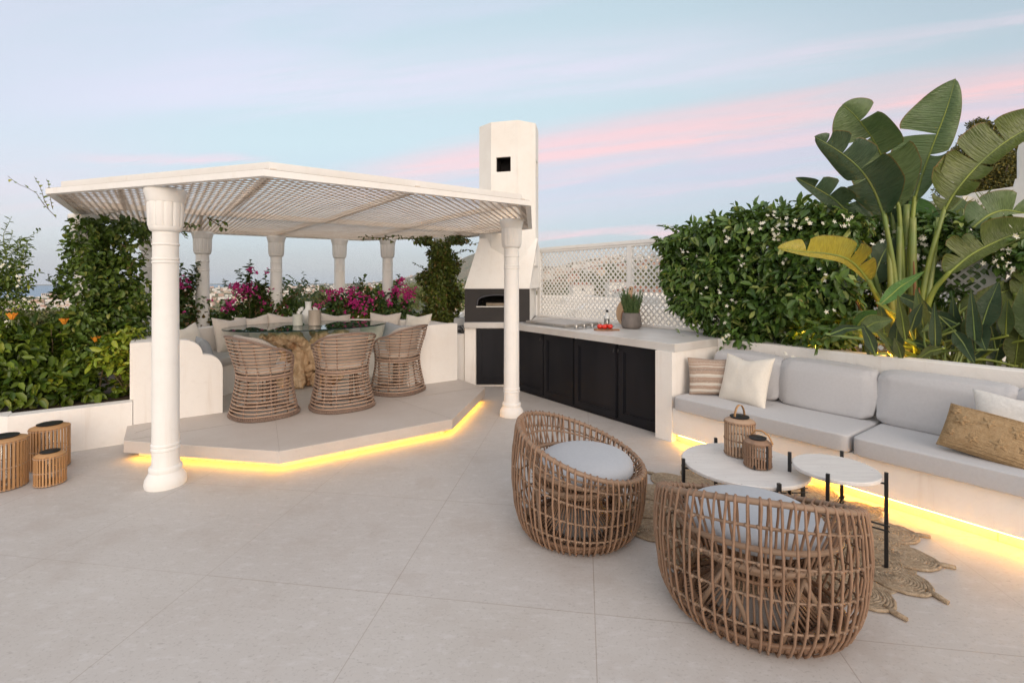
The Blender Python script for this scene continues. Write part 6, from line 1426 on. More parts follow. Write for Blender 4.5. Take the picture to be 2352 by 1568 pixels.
paddle(st_, [c8(1140, 560, 4.3), c8(1250, 540, 4.3), c8(1340, 460, 4.3), c8(1420, 380, 4.3)], .15, .2, 'b', (), (), .1, .1, None, 12, .01, .2)
paddle(st_, [c8(1650, 840, 3.85), c8(1850, 705, 3.8), c8(2060, 640, 3.78), c8(2320, 560, 3.75)], .10, .15, 'o', (.35, .7), (.55,), .2, .2, [A(2130, 815, 3.95)], 21, .01, .25)
paddle(st_, [c7(900, 1250, 4.3), c7(840, 1130, 4.3), c7(800, 980, 4.3), c7(790, 830, 4.3)], .16, .16, 'g', (.5,), (.6,), .15, .15, [A(2070, 800, 4.3)], 22, .01, .25)
paddle(st_, [c7(1250, 1450, 4.3), c7(1340, 1300, 4.3), c7(1460, 1180, 4.3), c7(1560, 1080, 4.3)], .15, .16, 'g', (.45, .7), (.6,), .15, .15, [A(2095, 800, 4.3)], 23, .01, .25)
paddle(st_, [c8(860, 560, 4.22), c8(900, 420, 4.22), c8(960, 280, 4.22), c8(1060, 120, 4.22)], .13, .13, 'd', (), (.5,), .15, .15, [A(2065, 800, 4.2)], 24, .01, .25)
paddle(st_, [c8(2080, 900, 3.9), c8(2140, 760, 3.88), c8(2230, 640, 3.85), c8(2380, 520, 3.82)], .14, .12, 'g', (.6,), (), .2, .2, [A(2290, 840, 3.95)], 25, .01, .25)
paddle(st_, [c8(700, 1000, 4.0), c8(760, 900, 3.95), c8(850, 850, 3.9), c8(1010, 860, 3.85)], .06, .06, 'b', (), (), .3, .3, [A(2030, 835, 4.0)], 26, .005, .25)
paddle(st_, [c8(2290, 960, 3.8), c8(2260, 800, 3.78), c8(2240, 640, 3.76), c8(2250, 470, 3.75)], .15, .14, 'd', (.6,), (), .2, .2, [A(2330, 850, 3.9)], 31, .01, .3)
paddle(st_, [c8(1900, 1020, 4.0), c8(1930, 860, 4.0), c8(1990, 720, 4.0), c8(2090, 560, 4.0)], .12, .13, 'g', (), (.6,), .2, .2, [A(2240, 850, 4.0)], 32, .01, .3)
paddle(st_, [c8(1480, 620, 4.25), c8(1560, 480, 4.25), c8(1620, 330, 4.25), c8(1640, 160, 4.25)], .13, .15, 'g', (.5,), (.35, .7), .2, .2, [A(2105, 810, 4.25)], 33, .01, .3)
paddle(st_, [c7(960, 1300, 4.28), c7(930, 1120, 4.28), c7(930, 930, 4.28), c7(960, 760, 4.28)], .15, .15, 'd', (.4,), (.55,), .2, .2, [A(2075, 800, 4.25)], 34, .01, .3)
paddle(st_, [c8(2200, 700, 3.72), c8(2300, 600, 3.7), c8(2380, 520, 3.7), c8(2480, 470, 3.7)], .16, .14, 'o', (.4, .7), (), .2, .2, [A(2345, 850, 3.85)], 35, .01, .3)
# thick stalks and sheaths
mb = MB()
for (x0, x1, y1, r0, r1, Y_b) in ((2062, 2066, 520, .040, .020, 4.12), (2080, 2082, 470, .055, .028, 4.16), (2096, 2096, 500, .045, .024, 4.06), (2108, 2155, 500, .040, .016, 4.02), (2052, 2040, 560, .038, .015, 4.05)):
    p = [at(x0, 835, Y_b), at((x0 * 2 + x1) / 3, 720, Y_b), at((x0 + x1 * 2) / 3, 620, Y_b), at(x1, y1, Y_b)]; p = [cr_pt(p, k / 14) for k in range(15)]
    mb.tube(p, [r0 + (r1 - r0) * (k / 14) ** .7 for k in range(15)], 10)
mb.build('stalks', M['petiole'], st_, smooth=True)
mb = MB()
for (x0, y0, x1, y1, Y_b) in ((2070, 835, 2060, 640, 4.06), (2100, 835, 2098, 600, 4.0), (2048, 830, 2030, 690, 4.0), (2112, 830, 2110, 660, 3.97), (2085, 835, 2090, 700, 3.98), (2040, 760, 1985, 620, 4.1), (1995, 760, 1965, 690, 4.1)):
    p = [at(x0, y0, Y_b), at((x0 + x1) / 2 + 3, (y0 + y1) / 2, Y_b - .01), at(x1, y1, Y_b)]; p = [cr_pt(p, k / 10) for k in range(11)]; mb.tube(p, [.030 * (1 - .85 * k / 10) for k in range(11)], 5)
mb.build('dry_sheaths', M['sheath'], st_, smooth=True)
# lower clump of smaller bird-of-paradise
lo_ = plant('bird_of_paradise', 'low clump of dark pointed bird of paradise leaves behind the right end of the sofa', 'plant', (*at(2210, 840, 3.7)[:2], .80))
LL = [((2010 + q * 23, 815 - (q * 31) % 60), (2000 + q * 24 + ((q * 17) % 40) - 20, 745 - (q * 47) % 80), .055 + .02 * ((q * 7) % 3) / 2, 'dgdo'[q % 4], 0) for q in range(14)] + [((2045, 672), (2144, 724), .075, 'd', 1), ((2116, 628), (2020, 700), .07, 'b', 1), ((1976, 758), (2045, 735), .09, 'g', 0), ((2132, 752), (2216, 757), .075, 'd', 1), ((2128, 723), (2200, 745), .07, 'd', 1), ((2105, 826), (2165, 800), .055, 'o', 1), ((2250, 760), (2290, 655), .11, 'd', 0), ((2285, 830), (2320, 700), .12, 'd', 0), ((2330, 840), (2345, 740), .11, 'o', 0),
      ((2236, 740), (2262, 800), .10, 'd', 0), ((2000, 820), (1990, 770), .05, 'd', 0), ((2070, 830), (2010, 755), .05, 'g', 0), ((2190, 760), (2235, 830), .08, 'd', 0), ((2060, 790), (2140, 822), .04, 'd', 0), ((2080, 782), (2150, 810), .045, 'd', 0), ((2070, 825), (2055, 780), .05, 'o', 0), ((1905, 768), (1980, 752), .045, 'd', 0), ((2300, 660), (2340, 720), .08, 'd', 0), ((2240, 720), (2300, 650), .09, 'o', 0), ((2360, 780), (2350, 660), .12, 'g', 0), ((2290, 760), (2352, 700), .09, 'd', 0), ((2170, 740), (2120, 760), .06, 'g', 0), ((2090, 760), (2115, 700), .06, 'd', 0), ((2215, 830), (2290, 790), .05, 'd', 0)]
for k, (b0_, b1_, w_, mk, rev) in enumerate(LL):
    Yk = 3.75 + .35 * ((k * 37) % 10) / 10 - .15; a_ = at(*b0_, Yk); b_ = at(*b1_, Yk - .1)
    if rev: a_, b_ = b_, a_
    if a_.z > b_.z and not rev: pass
    md = (a_ + b_) / 2 + Vector((0, 0, .02)); base_ = at(2150 + ((k * 53) % 17 - 8) * 11, 845, 3.95)
    st2 = a_.lerp(base_, .5) + Vector((0, 0, .06)); w_ *= .85; paddle(lo_, [a_, a_.lerp(md, .6), md, md.lerp(b_, .55), b_.lerp(a_, -.08)], w_, w_, mk, (), (), .3, .3, [base_, st2], 40 + k, .006, .3, .006, blunt=.3)
mb = MB(); rg = random.Random(8)
for k in range(46):
    x = rg.uniform(2120, 2350); Y_b = rg.uniform(3.7, 4.1); p = [at(x, 850, Y_b), at(x + rg.uniform(-25, 25), rg.uniform(770, 800), Y_b), at(x + rg.uniform(-60, 60), rg.uniform(690, 760), Y_b)]; p = [cr_pt(p, q / 8) for q in range(9)]; mb.tube(p, [.010 * (1 - .6 * q / 8) for q in range(9)], 6)
mb.build('stalks', M['petiole'], lo_, smooth=True)
# uplights: small spots sunk in the beds
def uplight(label, p, e, col=(1., .55, .06), r=.03, head=True):
    t = thing('garden_uplight', label, 'garden light', tuple(p)); mb = MB(); mb.lathe([(.001, -.02), (.030, -.02), (.036, .03), (.034, .034), (.030, .026), (.001, .024)], (0, 0, 0), 20); mb.build('housing', M['blackmetal'], t, local=True, smooth='auto')
    mb = MB(); mb.lathe([(.001, .0245), (.0295, .0265)], (0, 0, 0), 20); mb.build('lens', emat('uplight_lens', col, 3.), t, local=True)
    l_ = bpy.data.lights.new('uplight_lamp', 'POINT'); l_.energy = e; l_.color = col; l_.shadow_soft_size = r; lo2 = bpy.data.objects.new('uplight_lamp', l_); COL.objects.link(lo2); lo2.parent = t; lo2.location = (0, 0, .07)
uplight('small garden light glowing yellow at the foot of the jasmine hedge', W(4.765, 1.95, .835), 8.)
uplight('small garden light glowing among the banana-like stalks', W(4.765, 1.36, .835), 10., (1., .47, .05))
uplight('small garden light hidden in the bougainvillea behind the dining bench', W(2.72, 7.72, .60), 9.)
uplight('small garden light in the leaves near the last rear column', W(2.05, 7.86, .55), 3.)
# ================================================================== hillside, coast and sea
def sst(x, a_, b_): t = min(max((x - a_) / (b_ - a_), 0), 1); return t * t * (3 - 2 * t)
def lerps(tab, x):
    for (a0, b0), (a1, b1) in zip(tab, tab[1:]):
        if x <= a1: t = (x - a0) / (a1 - a0); return b0 + (b1 - b0) * max(0, t)
    return tab[-1][1]
ZLft = [(0, -9), (14, -9.), (30, -11), (80, -17), (200, -26), (500, -44), (1200, -68), (2600, -88), (5000, -94), (40000, -96)]
ZRgt = [(0, -9), (14, -9.), (30, -9), (70, -9.5), (150, -7), (300, 0), (600, 15), (1200, 36), (2500, 98), (4500, 205), (7000, 200), (40000, 100)]
SEA = -100.
def coast(az):   # distance of the shoreline along a bearing (degrees, 0 = straight ahead)
    return lerps([(-180, 3000), (-60, 2900), (-44, 3500), (-38, 4600), (-31, 7000), (-24, 9000), (-14, 12000), (0, 40000), (180, 40000)], az)
def ground(x, y):
    r = math.hypot(x, y); az = math.degrees(math.atan2(x, y)); k = sst(az, -9, 14) * (1 - sst(az, 110, 170)) ; lr = math.log(max(r, 10))
    z = lerps(ZLft, r) * (1 - k) + lerps(ZRgt, r) * k
    n_ = mnoise.noise(Vector((x / 260., y / 260., 1.))) * .6 + mnoise.noise(Vector((x / 90., y / 90., 5.))) * .25; amp = min(r * .022, 26) * sst(r, 20, 150); z += n_ * amp
    z += mnoise.noise(Vector((x / 1500., y / 1500., 9.))) * 22 * sst(r, 900, 2500) * (.35 + .65 * k)
    m = math.exp(-((az + 3.5) / 7.5) ** 2) * sst(r, 6500, 9800); ridge = 1 + .16 * mnoise.noise(Vector((az * .35, r / 1600., 2.))) + .05 * mnoise.noise(Vector((az * 1.4, r / 700., 4.)))
    z += m * 560 * ridge
    z += 60 * math.exp(-((az + 40) / 6.) ** 2) * 0
    # dry knoll seen past the left vine
    z += 9.5 * math.exp(-((az + 42.5) / 5.) ** 2) * math.exp(-((r - 150) / 70.) ** 2)
    z += 3.0 * math.exp(-((az + 6) / 5.) ** 2) * math.exp(-((r - 90) / 50.) ** 2)
    c = coast(az); z = z + (SEA - 12 - z) * sst(r, c * .985, c * 1.01); return z
azs = np.concatenate([np.linspace(-180, -62, 28, endpoint=False), np.linspace(-62, 52, 300, endpoint=False), np.linspace(52, 180, 28, endpoint=False)])
rs = np.concatenate([[0.01, 9.], np.geomspace(13, 15000, 118)]); vs = []; fs = []
for i, r in enumerate(rs):
    for az in azs: x, y = r * math.sin(R(az)), r * math.cos(R(az)); vs.append((x, y, ground(x, y)))
na = len(azs)
for i in range(len(rs) - 1):
    for j in range(na): fs.append((i * na + j, i * na + (j + 1) % na, (i + 1) * na + (j + 1) % na, (i + 1) * na + j))
m, T, bs = nmat('scrub_hillside'); tcn = T.node('ShaderNodeTexCoord'); v = tcn.outputs['Object']
n1_ = T.noise(v, .012, 6, .65); n2_ = T.noise(v, .05, 5, .6); n3_ = T.noise(v, .0035, 5, .6); n4 = T.noise(v, .35, 4, .6)
c = T.mix(T.sm(n1_, .42, .60), (.13, .14, .06), (.38, .24, .14)); c = T.mix(T.m('MULTIPLY', T.sm(n2_, .48, .60), .75), c, (.075, .10, .035)); c = T.mix(T.m('MULTIPLY', T.sm(n3_, .5, .66), .5), c, (.27, .22, .14)); c = T.mix(T.m('MULTIPLY', T.sm(n4, .5, .65), .5), c, (.06, .08, .03))
T.t.links.new(c, bs.inputs['Base Color']); bs.inputs['Roughness'].default_value = .95; bs.inputs['Specular IOR Level'].default_value = .1
mb = MB(); mb.add(vs, fs); struct(mb.build('hillside_terrain', m, smooth=True))
m, T, bs = nmat('sea_water'); bs.inputs['Base Color'].default_value = (.10, .20, .30, 1); bs.inputs['Roughness'].default_value = .35; tcn = T.node('ShaderNodeTexCoord'); bump(T, bs, T.noise(tcn.outputs['Object'], .05, 4), .3, 2.)
mb = MB(); n = 96; mb.add([(0, 0, SEA)] + [(11400 * math.sin(2 * math.pi * i / n), 11400 * math.cos(2 * math.pi * i / n), SEA) for i in range(n)], [(0, (i + 1) % n + 1, i + 1) for i in range(n)]); struct(mb.build('sea', m))

# ---- houses of the coast, scattered
HM = [mat('white_render', (.78, .75, .70), .8, (.70, .66, .60), .2), mat('sand_render', (.62, .50, .38), .8, (.55, .43, .32), .2), mat('pink_render', (.62, .42, .33), .8, (.55, .38, .3), .2)]
RM = mat('terracotta_roof', (.34, .15, .085), .85, (.26, .11, .065), .8); GR = mat('grey_roof', (.20, .205, .21), .8, (.15, .155, .16), .8); WM = mat('dark_window', (.05, .055, .065), .2)
def house_tpl(kind, i, loc, label):
    t = thing('house', label, 'house', loc, 0, 'pale houses scattered over the coastal plain'); w_, d_, h_ = ((11, 8, 6), (26, 9, 9), (14, 10, 4.5), (42, 10, 13), (8, 8, 6.5))[i % 5]
    mb = MB(); mb.box(-w_ / 2, w_ / 2, -d_ / 2, d_ / 2, -3, h_); mb.build('walls', HM[kind], t, local=True)
    mb = MB()
    if i % 2 == 0: mb.add([(-w_ / 2 - .4, -d_ / 2 - .4, h_), (w_ / 2 + .4, -d_ / 2 - .4, h_), (w_ / 2 + .4, d_ / 2 + .4, h_), (-w_ / 2 - .4, d_ / 2 + .4, h_), (-w_ / 2 + d_ * .4, 0, h_ + d_ * .26), (w_ / 2 - d_ * .4, 0, h_ + d_ * .26)], [(0, 1, 5, 4), (1, 2, 5), (2, 3, 4, 5), (3, 0, 4), (3, 2, 1, 0)]); mb.build('roof', RM, t, local=True)
    else: mb.box(-w_ * .2, w_ * .15, -d_ / 3, d_ / 3, h_, h_ + 2.2); mb.build('roof_block', HM[kind], t, local=True)
    return t
rg = random.Random(21); tpl = []; cnt = 0
while cnt < 285:
    az = rg.uniform(-45, 18) if rg.random() < .3 else rg.uniform(-38, -4); r = math.exp(rg.uniform(math.log(420), math.log(2600)))
    if r > coast(az) * .93: continue
    if az > -6 and r > 3600: continue
    if mnoise.noise(Vector((math.sin(R(az)) * r / 700., math.cos(R(az)) * r / 700., 3.))) < -.12 and rg.random() < .8: continue
    x, y = r * math.sin(R(az)), r * math.cos(R(az)); z = ground(x, y); kind = rg.choice((0, 0, 0, 1, 2)); i = rg.choice((0, 0, 1, 2, 2, 3, 4)) if r > 1800 else rg.choice((0, 2, 4, 0))
    if len(tpl) < 15: kind = len(tpl) // 5; i = len(tpl) % 5
    lab = 'small pale house among the many scattered over the coastal plain below'
    if len(tpl) < 15: o = house_tpl(kind, i, (x, y, z), lab); tpl.append(o)
    else: o = dup(tpl[kind * 5 + i], (x, y, z))
    o.rotation_euler = (0, 0, rg.uniform(-.9, .9)); cnt += 1
# the hundreds beyond them, too many and too small to tell apart
FV = {0: ([], []), 1: ([], []), 2: ([], [])}; rg = random.Random(77); cnt = 0
while cnt < 2200:
    az = rg.uniform(-50, 20); r = math.exp(rg.uniform(math.log(1500), math.log(11000)))
    if r > coast(az) * .97 or (az > -6 and r > 4200): continue
    x, y = r * math.sin(R(az)), r * math.cos(R(az))
    if mnoise.noise(Vector((x / 900., y / 900., 3.))) < -.05 and rg.random() < .85: continue
    z = ground(x, y); kd = rg.choice((0, 0, 0, 1, 2)); w_ = rg.uniform(7, 26) * (1 + r / 9000.); d_ = rg.uniform(7, 12); h_ = rg.uniform(5, 12) * (1 + r / 9000.); a_ = rg.uniform(-.8, .8); vs_, fs_ = FV[kd]; b_ = len(vs_)
    for zz in (z - 3, z + h_):
        for sx, sy in ((-1, -1), (1, -1), (1, 1), (-1, 1)): X0 = sx * w_ / 2; Y0 = sy * d_ / 2; vs_.append((x + X0 * math.cos(a_) - Y0 * math.sin(a_), y + X0 * math.sin(a_) + Y0 * math.cos(a_), zz))
    fs_ += [tuple(b_ + i for i in f) for f in ((4, 5, 6, 7), (0, 1, 5, 4), (1, 2, 6, 5), (2, 3, 7, 6), (3, 0, 4, 7))]; cnt += 1
for kd, nm in ((0, 'far_white_houses'), (1, 'far_sand_houses'), (2, 'far_pink_houses')):
    mb = MB(); mb.add(*FV[kd]); struct(mb.build(nm, HM[kd]), 'stuff')
# long sand-coloured seafront block left of the vine
c = at(128, 676, 2950.); t = thing('apartment_block', 'long sand-coloured apartment block by the sea, between the jasmine and the big left vine', 'building', (c.x, c.y, c.z - 8), R(40)); mb = MB(); mb.box(-62, 62, -8, 8, -20, 15); mb.build('walls', HM[1], t, local=True)
for k in range(14): mb = MB(); mb.box(-58 + k * 8.6, -53 + k * 8.6, -8.3, -8.02, -8, 13); mb.build('window_bay', WM, t, local=True); 
# hillside scrub as one mass
Ps = []; 
rg2 = np.random.default_rng(5); N_ = 9000
azq = rg2.uniform(-50, 48, N_); rq = np.exp(rg2.uniform(math.log(35), math.log(1500), N_)); xs = rq * np.sin(np.radians(azq)); ys = rq * np.cos(np.radians(azq)); sets = []
Pq = []; Lq = []
for x, y, r in zip(xs, ys, rq):
    if mnoise.noise(Vector((x / 45., y / 45., 2.))) < -.02: continue
    if y > 18 and 0 < x < 34 and y < 62: continue
    z = ground(x, y); s_ = rg2.uniform(.5, 1.6) * (1 + r / 500.)
    k = 14
    d = rnd3(k) * np.array([s_, s_, s_ * .7]) + np.array([x, y, z + s_ * .4]); Pq.append(d); Lq.append(np.full(k, s_ * .85))
P_ = np.concatenate(Pq); L = np.concatenate(Lq); n = len(P_); v_, f_ = leafset(P_, rnd3(n) + np.array([0, 0, .3]), rnd3(n), L, L * .8, .2, .2)
struct(build_np('hillside_scrub', v_, f_, M['distleaf']), 'stuff')

# ---- trees one can tell apart on the slope
def tree(name, label, c, r, h, m_, kind='round', n=900, group='trees on the slope below the terrace', crown=None):
    t = thing(name, label, 'tree', tuple(c), 0, group); rg = random.Random(int(c[0] * 10 + c[1]))
    mb = MB(); mb.tube([Vector(c), Vector(c) + Vector((0, 0, h * (.55 if kind == 'round' else .9)))], [r * .10, r * .05], 8)
    if kind == 'round':
        for k in range(5): an = k * 1.26; mb.tube([Vector(c) + Vector((0, 0, h * .45)), Vector(c) + Vector((r * .5 * math.cos(an), r * .5 * math.sin(an), h * .72))], [r * .05, r * .02], 6)
    mb.build('trunk', M['bark'], t)
    if kind == 'round':
        B_ = [((c[0] + rg.uniform(-.5, .5) * r, c[1] + rg.uniform(-.5, .5) * r, c[2] + h * rg.uniform(.5, .86)), (r * rg.uniform(.35, .6), r * rg.uniform(.35, .6), r * rg.uniform(.28, .45))) for k in range(9)]; v_, f_ = blob_leaves(B_, n, r * .13, .6, .5, .2, .2)
    elif kind == 'cypress': B_ = [((c[0], c[1], c[2] + h * q), (r * w_, r * w_, h * .16)) for q, w_ in ((.18, .9), (.35, 1), (.52, .9), (.7, .7), (.87, .4))]; v_, f_ = blob_leaves(B_, n, r * .35, .4, .5, -.8)
    else:
        P4 = []
        for k in range(26): an = k * .65; el_ = rg.uniform(-.1, 1.0); top = Vector(c) + Vector((0, 0, h * .9)); e_ = top + Vector((math.cos(an) * r, math.sin(an) * r, r * (el_ - .25))); mid_ = top + Vector((math.cos(an) * r * .5, math.sin(an) * r * .5, r * (el_ * .7 + .1))); P4.append([top, top.lerp(mid_, .5) + Vector((0, 0, r * .05)), mid_, mid_.lerp(e_, .5) + Vector((0, 0, r * .05)), e_])
        v_, f_ = spray(P4, r * .035, r * .26, .09, .8)
    if crown: v_, f_ = crown
    build_np('crown', v_, f_, m_, t); return t
def gat(px, py, Y): p = at(px, py, Y); return p
def tr(name, label, px, py, Y, r, h, m_, kind='round', n=900):
    c = gat(px, py, Y); return tree(name, label, (c.x, c.y, c.z), r, h, m_, kind, n)
for k, (px, py, Y, r, h, kd, nm, lb) in enumerate(((884, 745, 60., 2.6, 5.2, 'round', 'round_tree', 'dark round tree behind the last rear column'), (735, 745, 52., 2.3, 4., 'round', 'round_tree', 'grey-green round tree behind the vase'), (905, 745, 75., 2.6, 5, 'round', 'round_tree', 'round tree between the last rear column and the slim vine'),
    (945, 745, 70., 3., 5.4, 'round', 'round_tree', 'wide tree left of the slim vine'), (1055, 745, 60., 3.0, 5.6, 'round', 'round_tree', 'green tree in the gap between slim vine and chimney'), (862, 740, 95., 2.6, 6.5, 'round', 'round_tree', 'upright tree just left of the last rear column'),
    (770, 745, 80., 3.2, 4.6, 'round', 'round_tree', 'olive tree behind the middle bougainvillea'), (700, 735, 110., 4., 5, 'round', 'round_tree', 'distant bushy tree left of the vase'), (590, 735, 90., 3.4, 4, 'round', 'round_tree', 'distant bushy tree behind the tall bougainvillea'), (985, 745, 64., 2.6, 5.4, 'round', 'round_tree', 'tree half behind the slim vine'),
    (310, 775, 60., 2.5, 4, 'round', 'round_tree', 'low tree seen through the big left vine'), (120, 780, 48., 2.4, 3., 'round', 'round_tree', 'low tree on the slope beyond the orange flowers'),
    (815, 735, 110., .95, 9.5, 'cypress', 'cypress_tree', 'slender cypress right of the middle rear column'), (826, 735, 112., .9, 9.2, 'cypress', 'cypress_tree', 'slender cypress, second of the pair near the middle rear column'), (806, 735, 125., .8, 8.6, 'cypress', 'cypress_tree', 'thin cypress closest to the middle rear column'),
    (960, 750, 40., 1.5, 2.6, 'palm', 'palm_tree', 'small palm with spiky fronds left of the slim vine'), (945, 752, 36., 1.1, 1.6, 'palm', 'palm_tree', 'tiny palm in front of the white house'), (1030, 760, 34., 1.0, 1.6, 'palm', 'palm_tree', 'small spiky palm in the gap beside the ledge'))):
    tr(nm, lb, px, py, Y, r, h, M['palm'] if kd == 'palm' else (M['cypress'] if kd == 'cypress' else M['distleaf'] if k % 2 else M['vine2']), kd, 900 if kd != 'cypress' else 500)
# nearer villas below the terrace
def villa(label, px, py, Y, w_, d_, h_, rm, rz, wins, hip=True, drop=8., cat_='house', grp=None):
    c = at(px, py, Y); t = thing('villa', label, cat_, (c.x, c.y, c.z - h_), rz, grp); mb = MB(); mb.box(-w_ / 2, w_ / 2, 0, d_, -drop, h_); mb.build('walls', HM[0], t, local=True); mb = MB()
    if hip: mb.add([(-w_ / 2 - .4, -.4, h_), (w_ / 2 + .4, -.4, h_), (w_ / 2 + .4, d_ + .4, h_), (-w_ / 2 - .4, d_ + .4, h_), (-w_ / 2 + d_ * .45, d_ / 2, h_ + d_ * .22), (w_ / 2 - d_ * .45, d_ / 2, h_ + d_ * .22)], [(0, 1, 5, 4), (1, 2, 5), (2, 3, 4, 5), (3, 0, 4), (3, 2, 1, 0)])
    else:
        for (x0, x1, y0, y1) in ((-w_ / 2, w_ / 2, -.02, .25), (-w_ / 2, w_ / 2, d_ - .25, d_), (-w_ / 2, -w_ / 2 + .25, .25, d_ - .25), (w_ / 2 - .25, w_ / 2, .25, d_ - .25)): mb.box(x0, x1, y0, y1, h_ + .001, h_ + .45)
    mb.build('roof' if hip else 'parapet', rm if hip else HM[0], t, local=True)
    for (x, z, ww, wh) in wins:
        q = MB(); q.box(x - ww / 2, x + ww / 2, -.05, .02, z, z + wh); q.build('window', WM, t, local=True)
    return t
villa('white villa with grey hipped roof behind the middle bougainvillea', 820, 716, 44., 6.5, 5, 3, GR, .25, ((-1.5, 1, .8, 1.2), (1.5, 1, .8, 1.2)))
villa('white villa with grey roof just right of the last rear column', 925, 716, 40., 4.2, 4, 3, GR, -.1, ((.3, .9, .6, 1.2),))
villa('terracotta roofed house between the cypresses', 838, 668, 150., 7, 6, 3, RM, .1, ((0, 1, 1, 1.2),))
villa('low white house with palms in front, left of the slim vine', 945, 735, 46., 9, 5, 2.5, GR, .0, ((-2, .8, .9, 1.1), (1.2, .8, .9, 1.1)), False)
villa('long white terrace house beyond the tall bougainvillea', 590, 712, 95., 12, 6, 3, GR, .3, ((-3, 1, 1, 1), (0, 1, 1, 1), (3, 1, 1, 1)), False)
gv = 'white village houses behind the lattice'
for k, (px, py, Y, w_, d_, h_, rz, lb, wins) in enumerate((
    (1290, 697, 36., 7.5, 6, 4, .15, 'white village house behind the left end of the lattice', ((-2.4, 2.2, .5, .6), (-.4, 1.8, .6, .9), (1.9, 2.1, .5, .7))),
    (1420, 705, 32., 7., 6, 4, -.1, 'white village house behind the middle of the lattice', ((-2., 2.3, .5, .6), (.2, 1.4, .5, .7), (2.2, 2.0, .5, .6))),
    (1350, 730, 24., 9., 5, 3, .1, 'low white village house nearest behind the lattice', ((-2.6, 1.6, .4, .5), (.6, 1.3, .5, .5))),
    (1530, 690, 38., 5., 6, 5, .05, 'tall white village house left of the jasmine hedge', ((-.8, 3.4, .7, .8), (1., 3.4, .7, .8))),
    (1500, 735, 22., 7., 5, 3, -.2, 'low white village house behind the rosemary', ((-1.6, 1.7, .4, .6), (1.6, 1.2, .5, .5))),
    (1250, 735, 26., 6., 5, 3, .3, 'low white village house next to the chimney wall', ((.5, 1.7, .4, .4),)),
    (1600, 700, 30., 5., 5, 4, .2, 'white village house mostly behind the hedge', ((0, 2., .6, .6),)))):
    villa(lb, px, py, Y, w_, d_, h_, RM, rz, wins, False, 9., 'house', gv)
# hipped bits of tile above the village
for k, (px, py, Y) in enumerate(((1478, 672, 60.), (1540, 676, 55.), (1340, 655, 140.), (1420, 648, 170.))):
    villa(('small tiled house above the village, left of the fence post', 'small tiled house right of the fence post', 'distant tiled house on the brown hill, left', 'distant tiled house on the brown hill, right')[k], px, py, Y, 4 + Y / 60, 4, 3, RM, .2, ((0, 1.2, .8, .9),), True)
# bright villa up on the right with a pine and palms
t = thing('white_villa', 'bright white villa with parapets rising at the upper right edge', 'house', (13.0, 13.5, 0)); 
mb = MB()
def pbox(x0, x1, y0, y1, z0, z1, rz=0.): mb.prism([Matrix.Rotation(rz, 3, 'Z') @ Vector((x, y, 0)) + Vector((0, 0, 0)) for x, y in ((x0, y0), (x1, y0), (x1, y1), (x0, y1))], z0, z1)
def vpoly(pts, z0, z1): mb.prism([Vector((x, y, 0)) for x, y in pts], z0, z1)
vpoly([((2168 - 1176) / 1110 * 14.4, 14.4), ((2450 - 1176) / 1110 * 11.7, 11.7), (18, 15), (14.5, 19)], -9, 3.95)
vpoly([((2166 - 1176) / 1110 * 14.45, 14.45), ((2190 - 1176) / 1110 * 14.2, 14.2), (13.3, 14.6), (13.1, 14.8)], 3.951, 4.55)
vpoly([((2331 - 1176) / 1110 * 12.75, 12.75), ((2460 - 1176) / 1110 * 11.6, 11.6), (15.9, 12.9), (14.2, 13.7)], 3.951, 4.15)
vpoly([((2340 - 1176) / 1110 * 12.7, 12.7), ((2460 - 1176) / 1110 * 11.65, 11.65), (15.7, 12.85), (14.2, 13.6)], 4.151, 5.08)
vpoly([((2120 - 1176) / 1110 * 15, 15), ((2210 - 1176) / 1110 * 13.2, 13.2), (13.5, 14), (13.5, 16)], -9, 3.85 - .02)
vpoly([((1960 - 1176) / 1110 * 17, 17), ((2150 - 1176) / 1110 * 15.5, 15.5), (14, 17), (13, 20)], -9, 3.7)
vpoly([((1950 - 1176) / 1110 * 17, 16.95), ((2130 - 1176) / 1110 * 15.5, 15.3), (13.5, 15.8), (12.5, 17.4)], 3.71, 3.84)
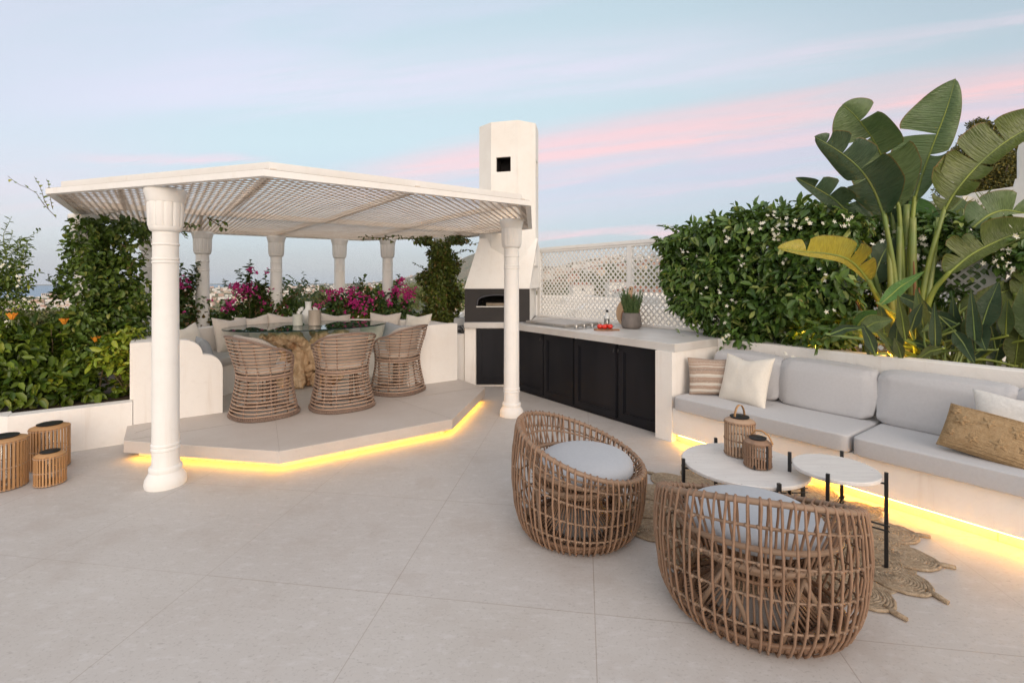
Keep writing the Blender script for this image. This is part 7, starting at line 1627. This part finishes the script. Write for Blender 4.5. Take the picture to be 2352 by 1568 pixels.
vpoly([((2180 - 1176) / 1110 * 10, 10), ((2460 - 1176) / 1110 * 9.4, 9.4), (13, 11), (11, 12)], -9, 2.7)
mb.build('walls', HM[0], t)
mb = MB(); mb.add([tuple(at(px, py, Y)) for px, py, Y in ((2172, 512, 13.0), (2330, 470, 12.0), (2330, 480, 12.0), (2172, 520, 13.0))], [(0, 1, 2, 3)])
c = at(2262, 372, 34.); B_ = [((c.x + dx * 3, c.y + dy, c.z + dz * 3), (rx, rx, rx * .8)) for dx, dy, dz, rx in ((0, 0, 0, 1.7), (-.5, 0, -.3, 1.3), (.5, 0, -.2, 1.4), (-.1, 0, .5, 1.1), (.25, .5, .75, .8), (-.45, 0, .2, 1.0), (-.7, 0, -.65, 1.1), (.75, 0, .1, 1.0), (.1, 0, -.6, 1.6), (.7, 0, -.7, 1.2), (-.3, 0, -.8, 1.2), (-.15, 0, .85, .6), (.5, 0, .5, .8))]
tree('pine_tree', 'big rounded pine tree rising behind the white villa, upper right', (*at(2262, 460, 34.)[:2], 0), 2.6, 13., M['pine'], 'round', 300, None, blob_leaves(B_, 30000, .17, .4, .35, -.2, .15))
tt = tree('olive_tree', 'small yellowish tree peeping over the jasmine hedge', (*at(1908, 520, 16.)[:2], 0), .75, 4.15, M['pine'], 'round', 2600, None)
tt = tree('palm_tree', 'small bright palm between the banana-like leaves and the white villa', (*at(2215, 520, 8.)[:2], 0), .5, 2.75, M['palm'], 'palm', 1, None)
# ---- haze
m = bpy.data.materials.new('haze_air'); m.use_nodes = True; nt = m.node_tree; nt.nodes.clear(); pv = nt.nodes.new('ShaderNodeVolumePrincipled'); oo = nt.nodes.new('ShaderNodeOutputMaterial'); nt.links.new(pv.outputs[0], oo.inputs['Volume'])
pv.inputs['Color'].default_value = (.80, .86, .95, 1); pv.inputs['Density'].default_value = 4e-5; pv.inputs['Anisotropy'].default_value = .2
mb = MB(); mb.box(-15500, 15500, -15500, 15500, -114, 760); hz_ = mb.build('haze', m); struct(hz_, 'stuff'); hz_['label'] = 'thin evening haze over the coast'
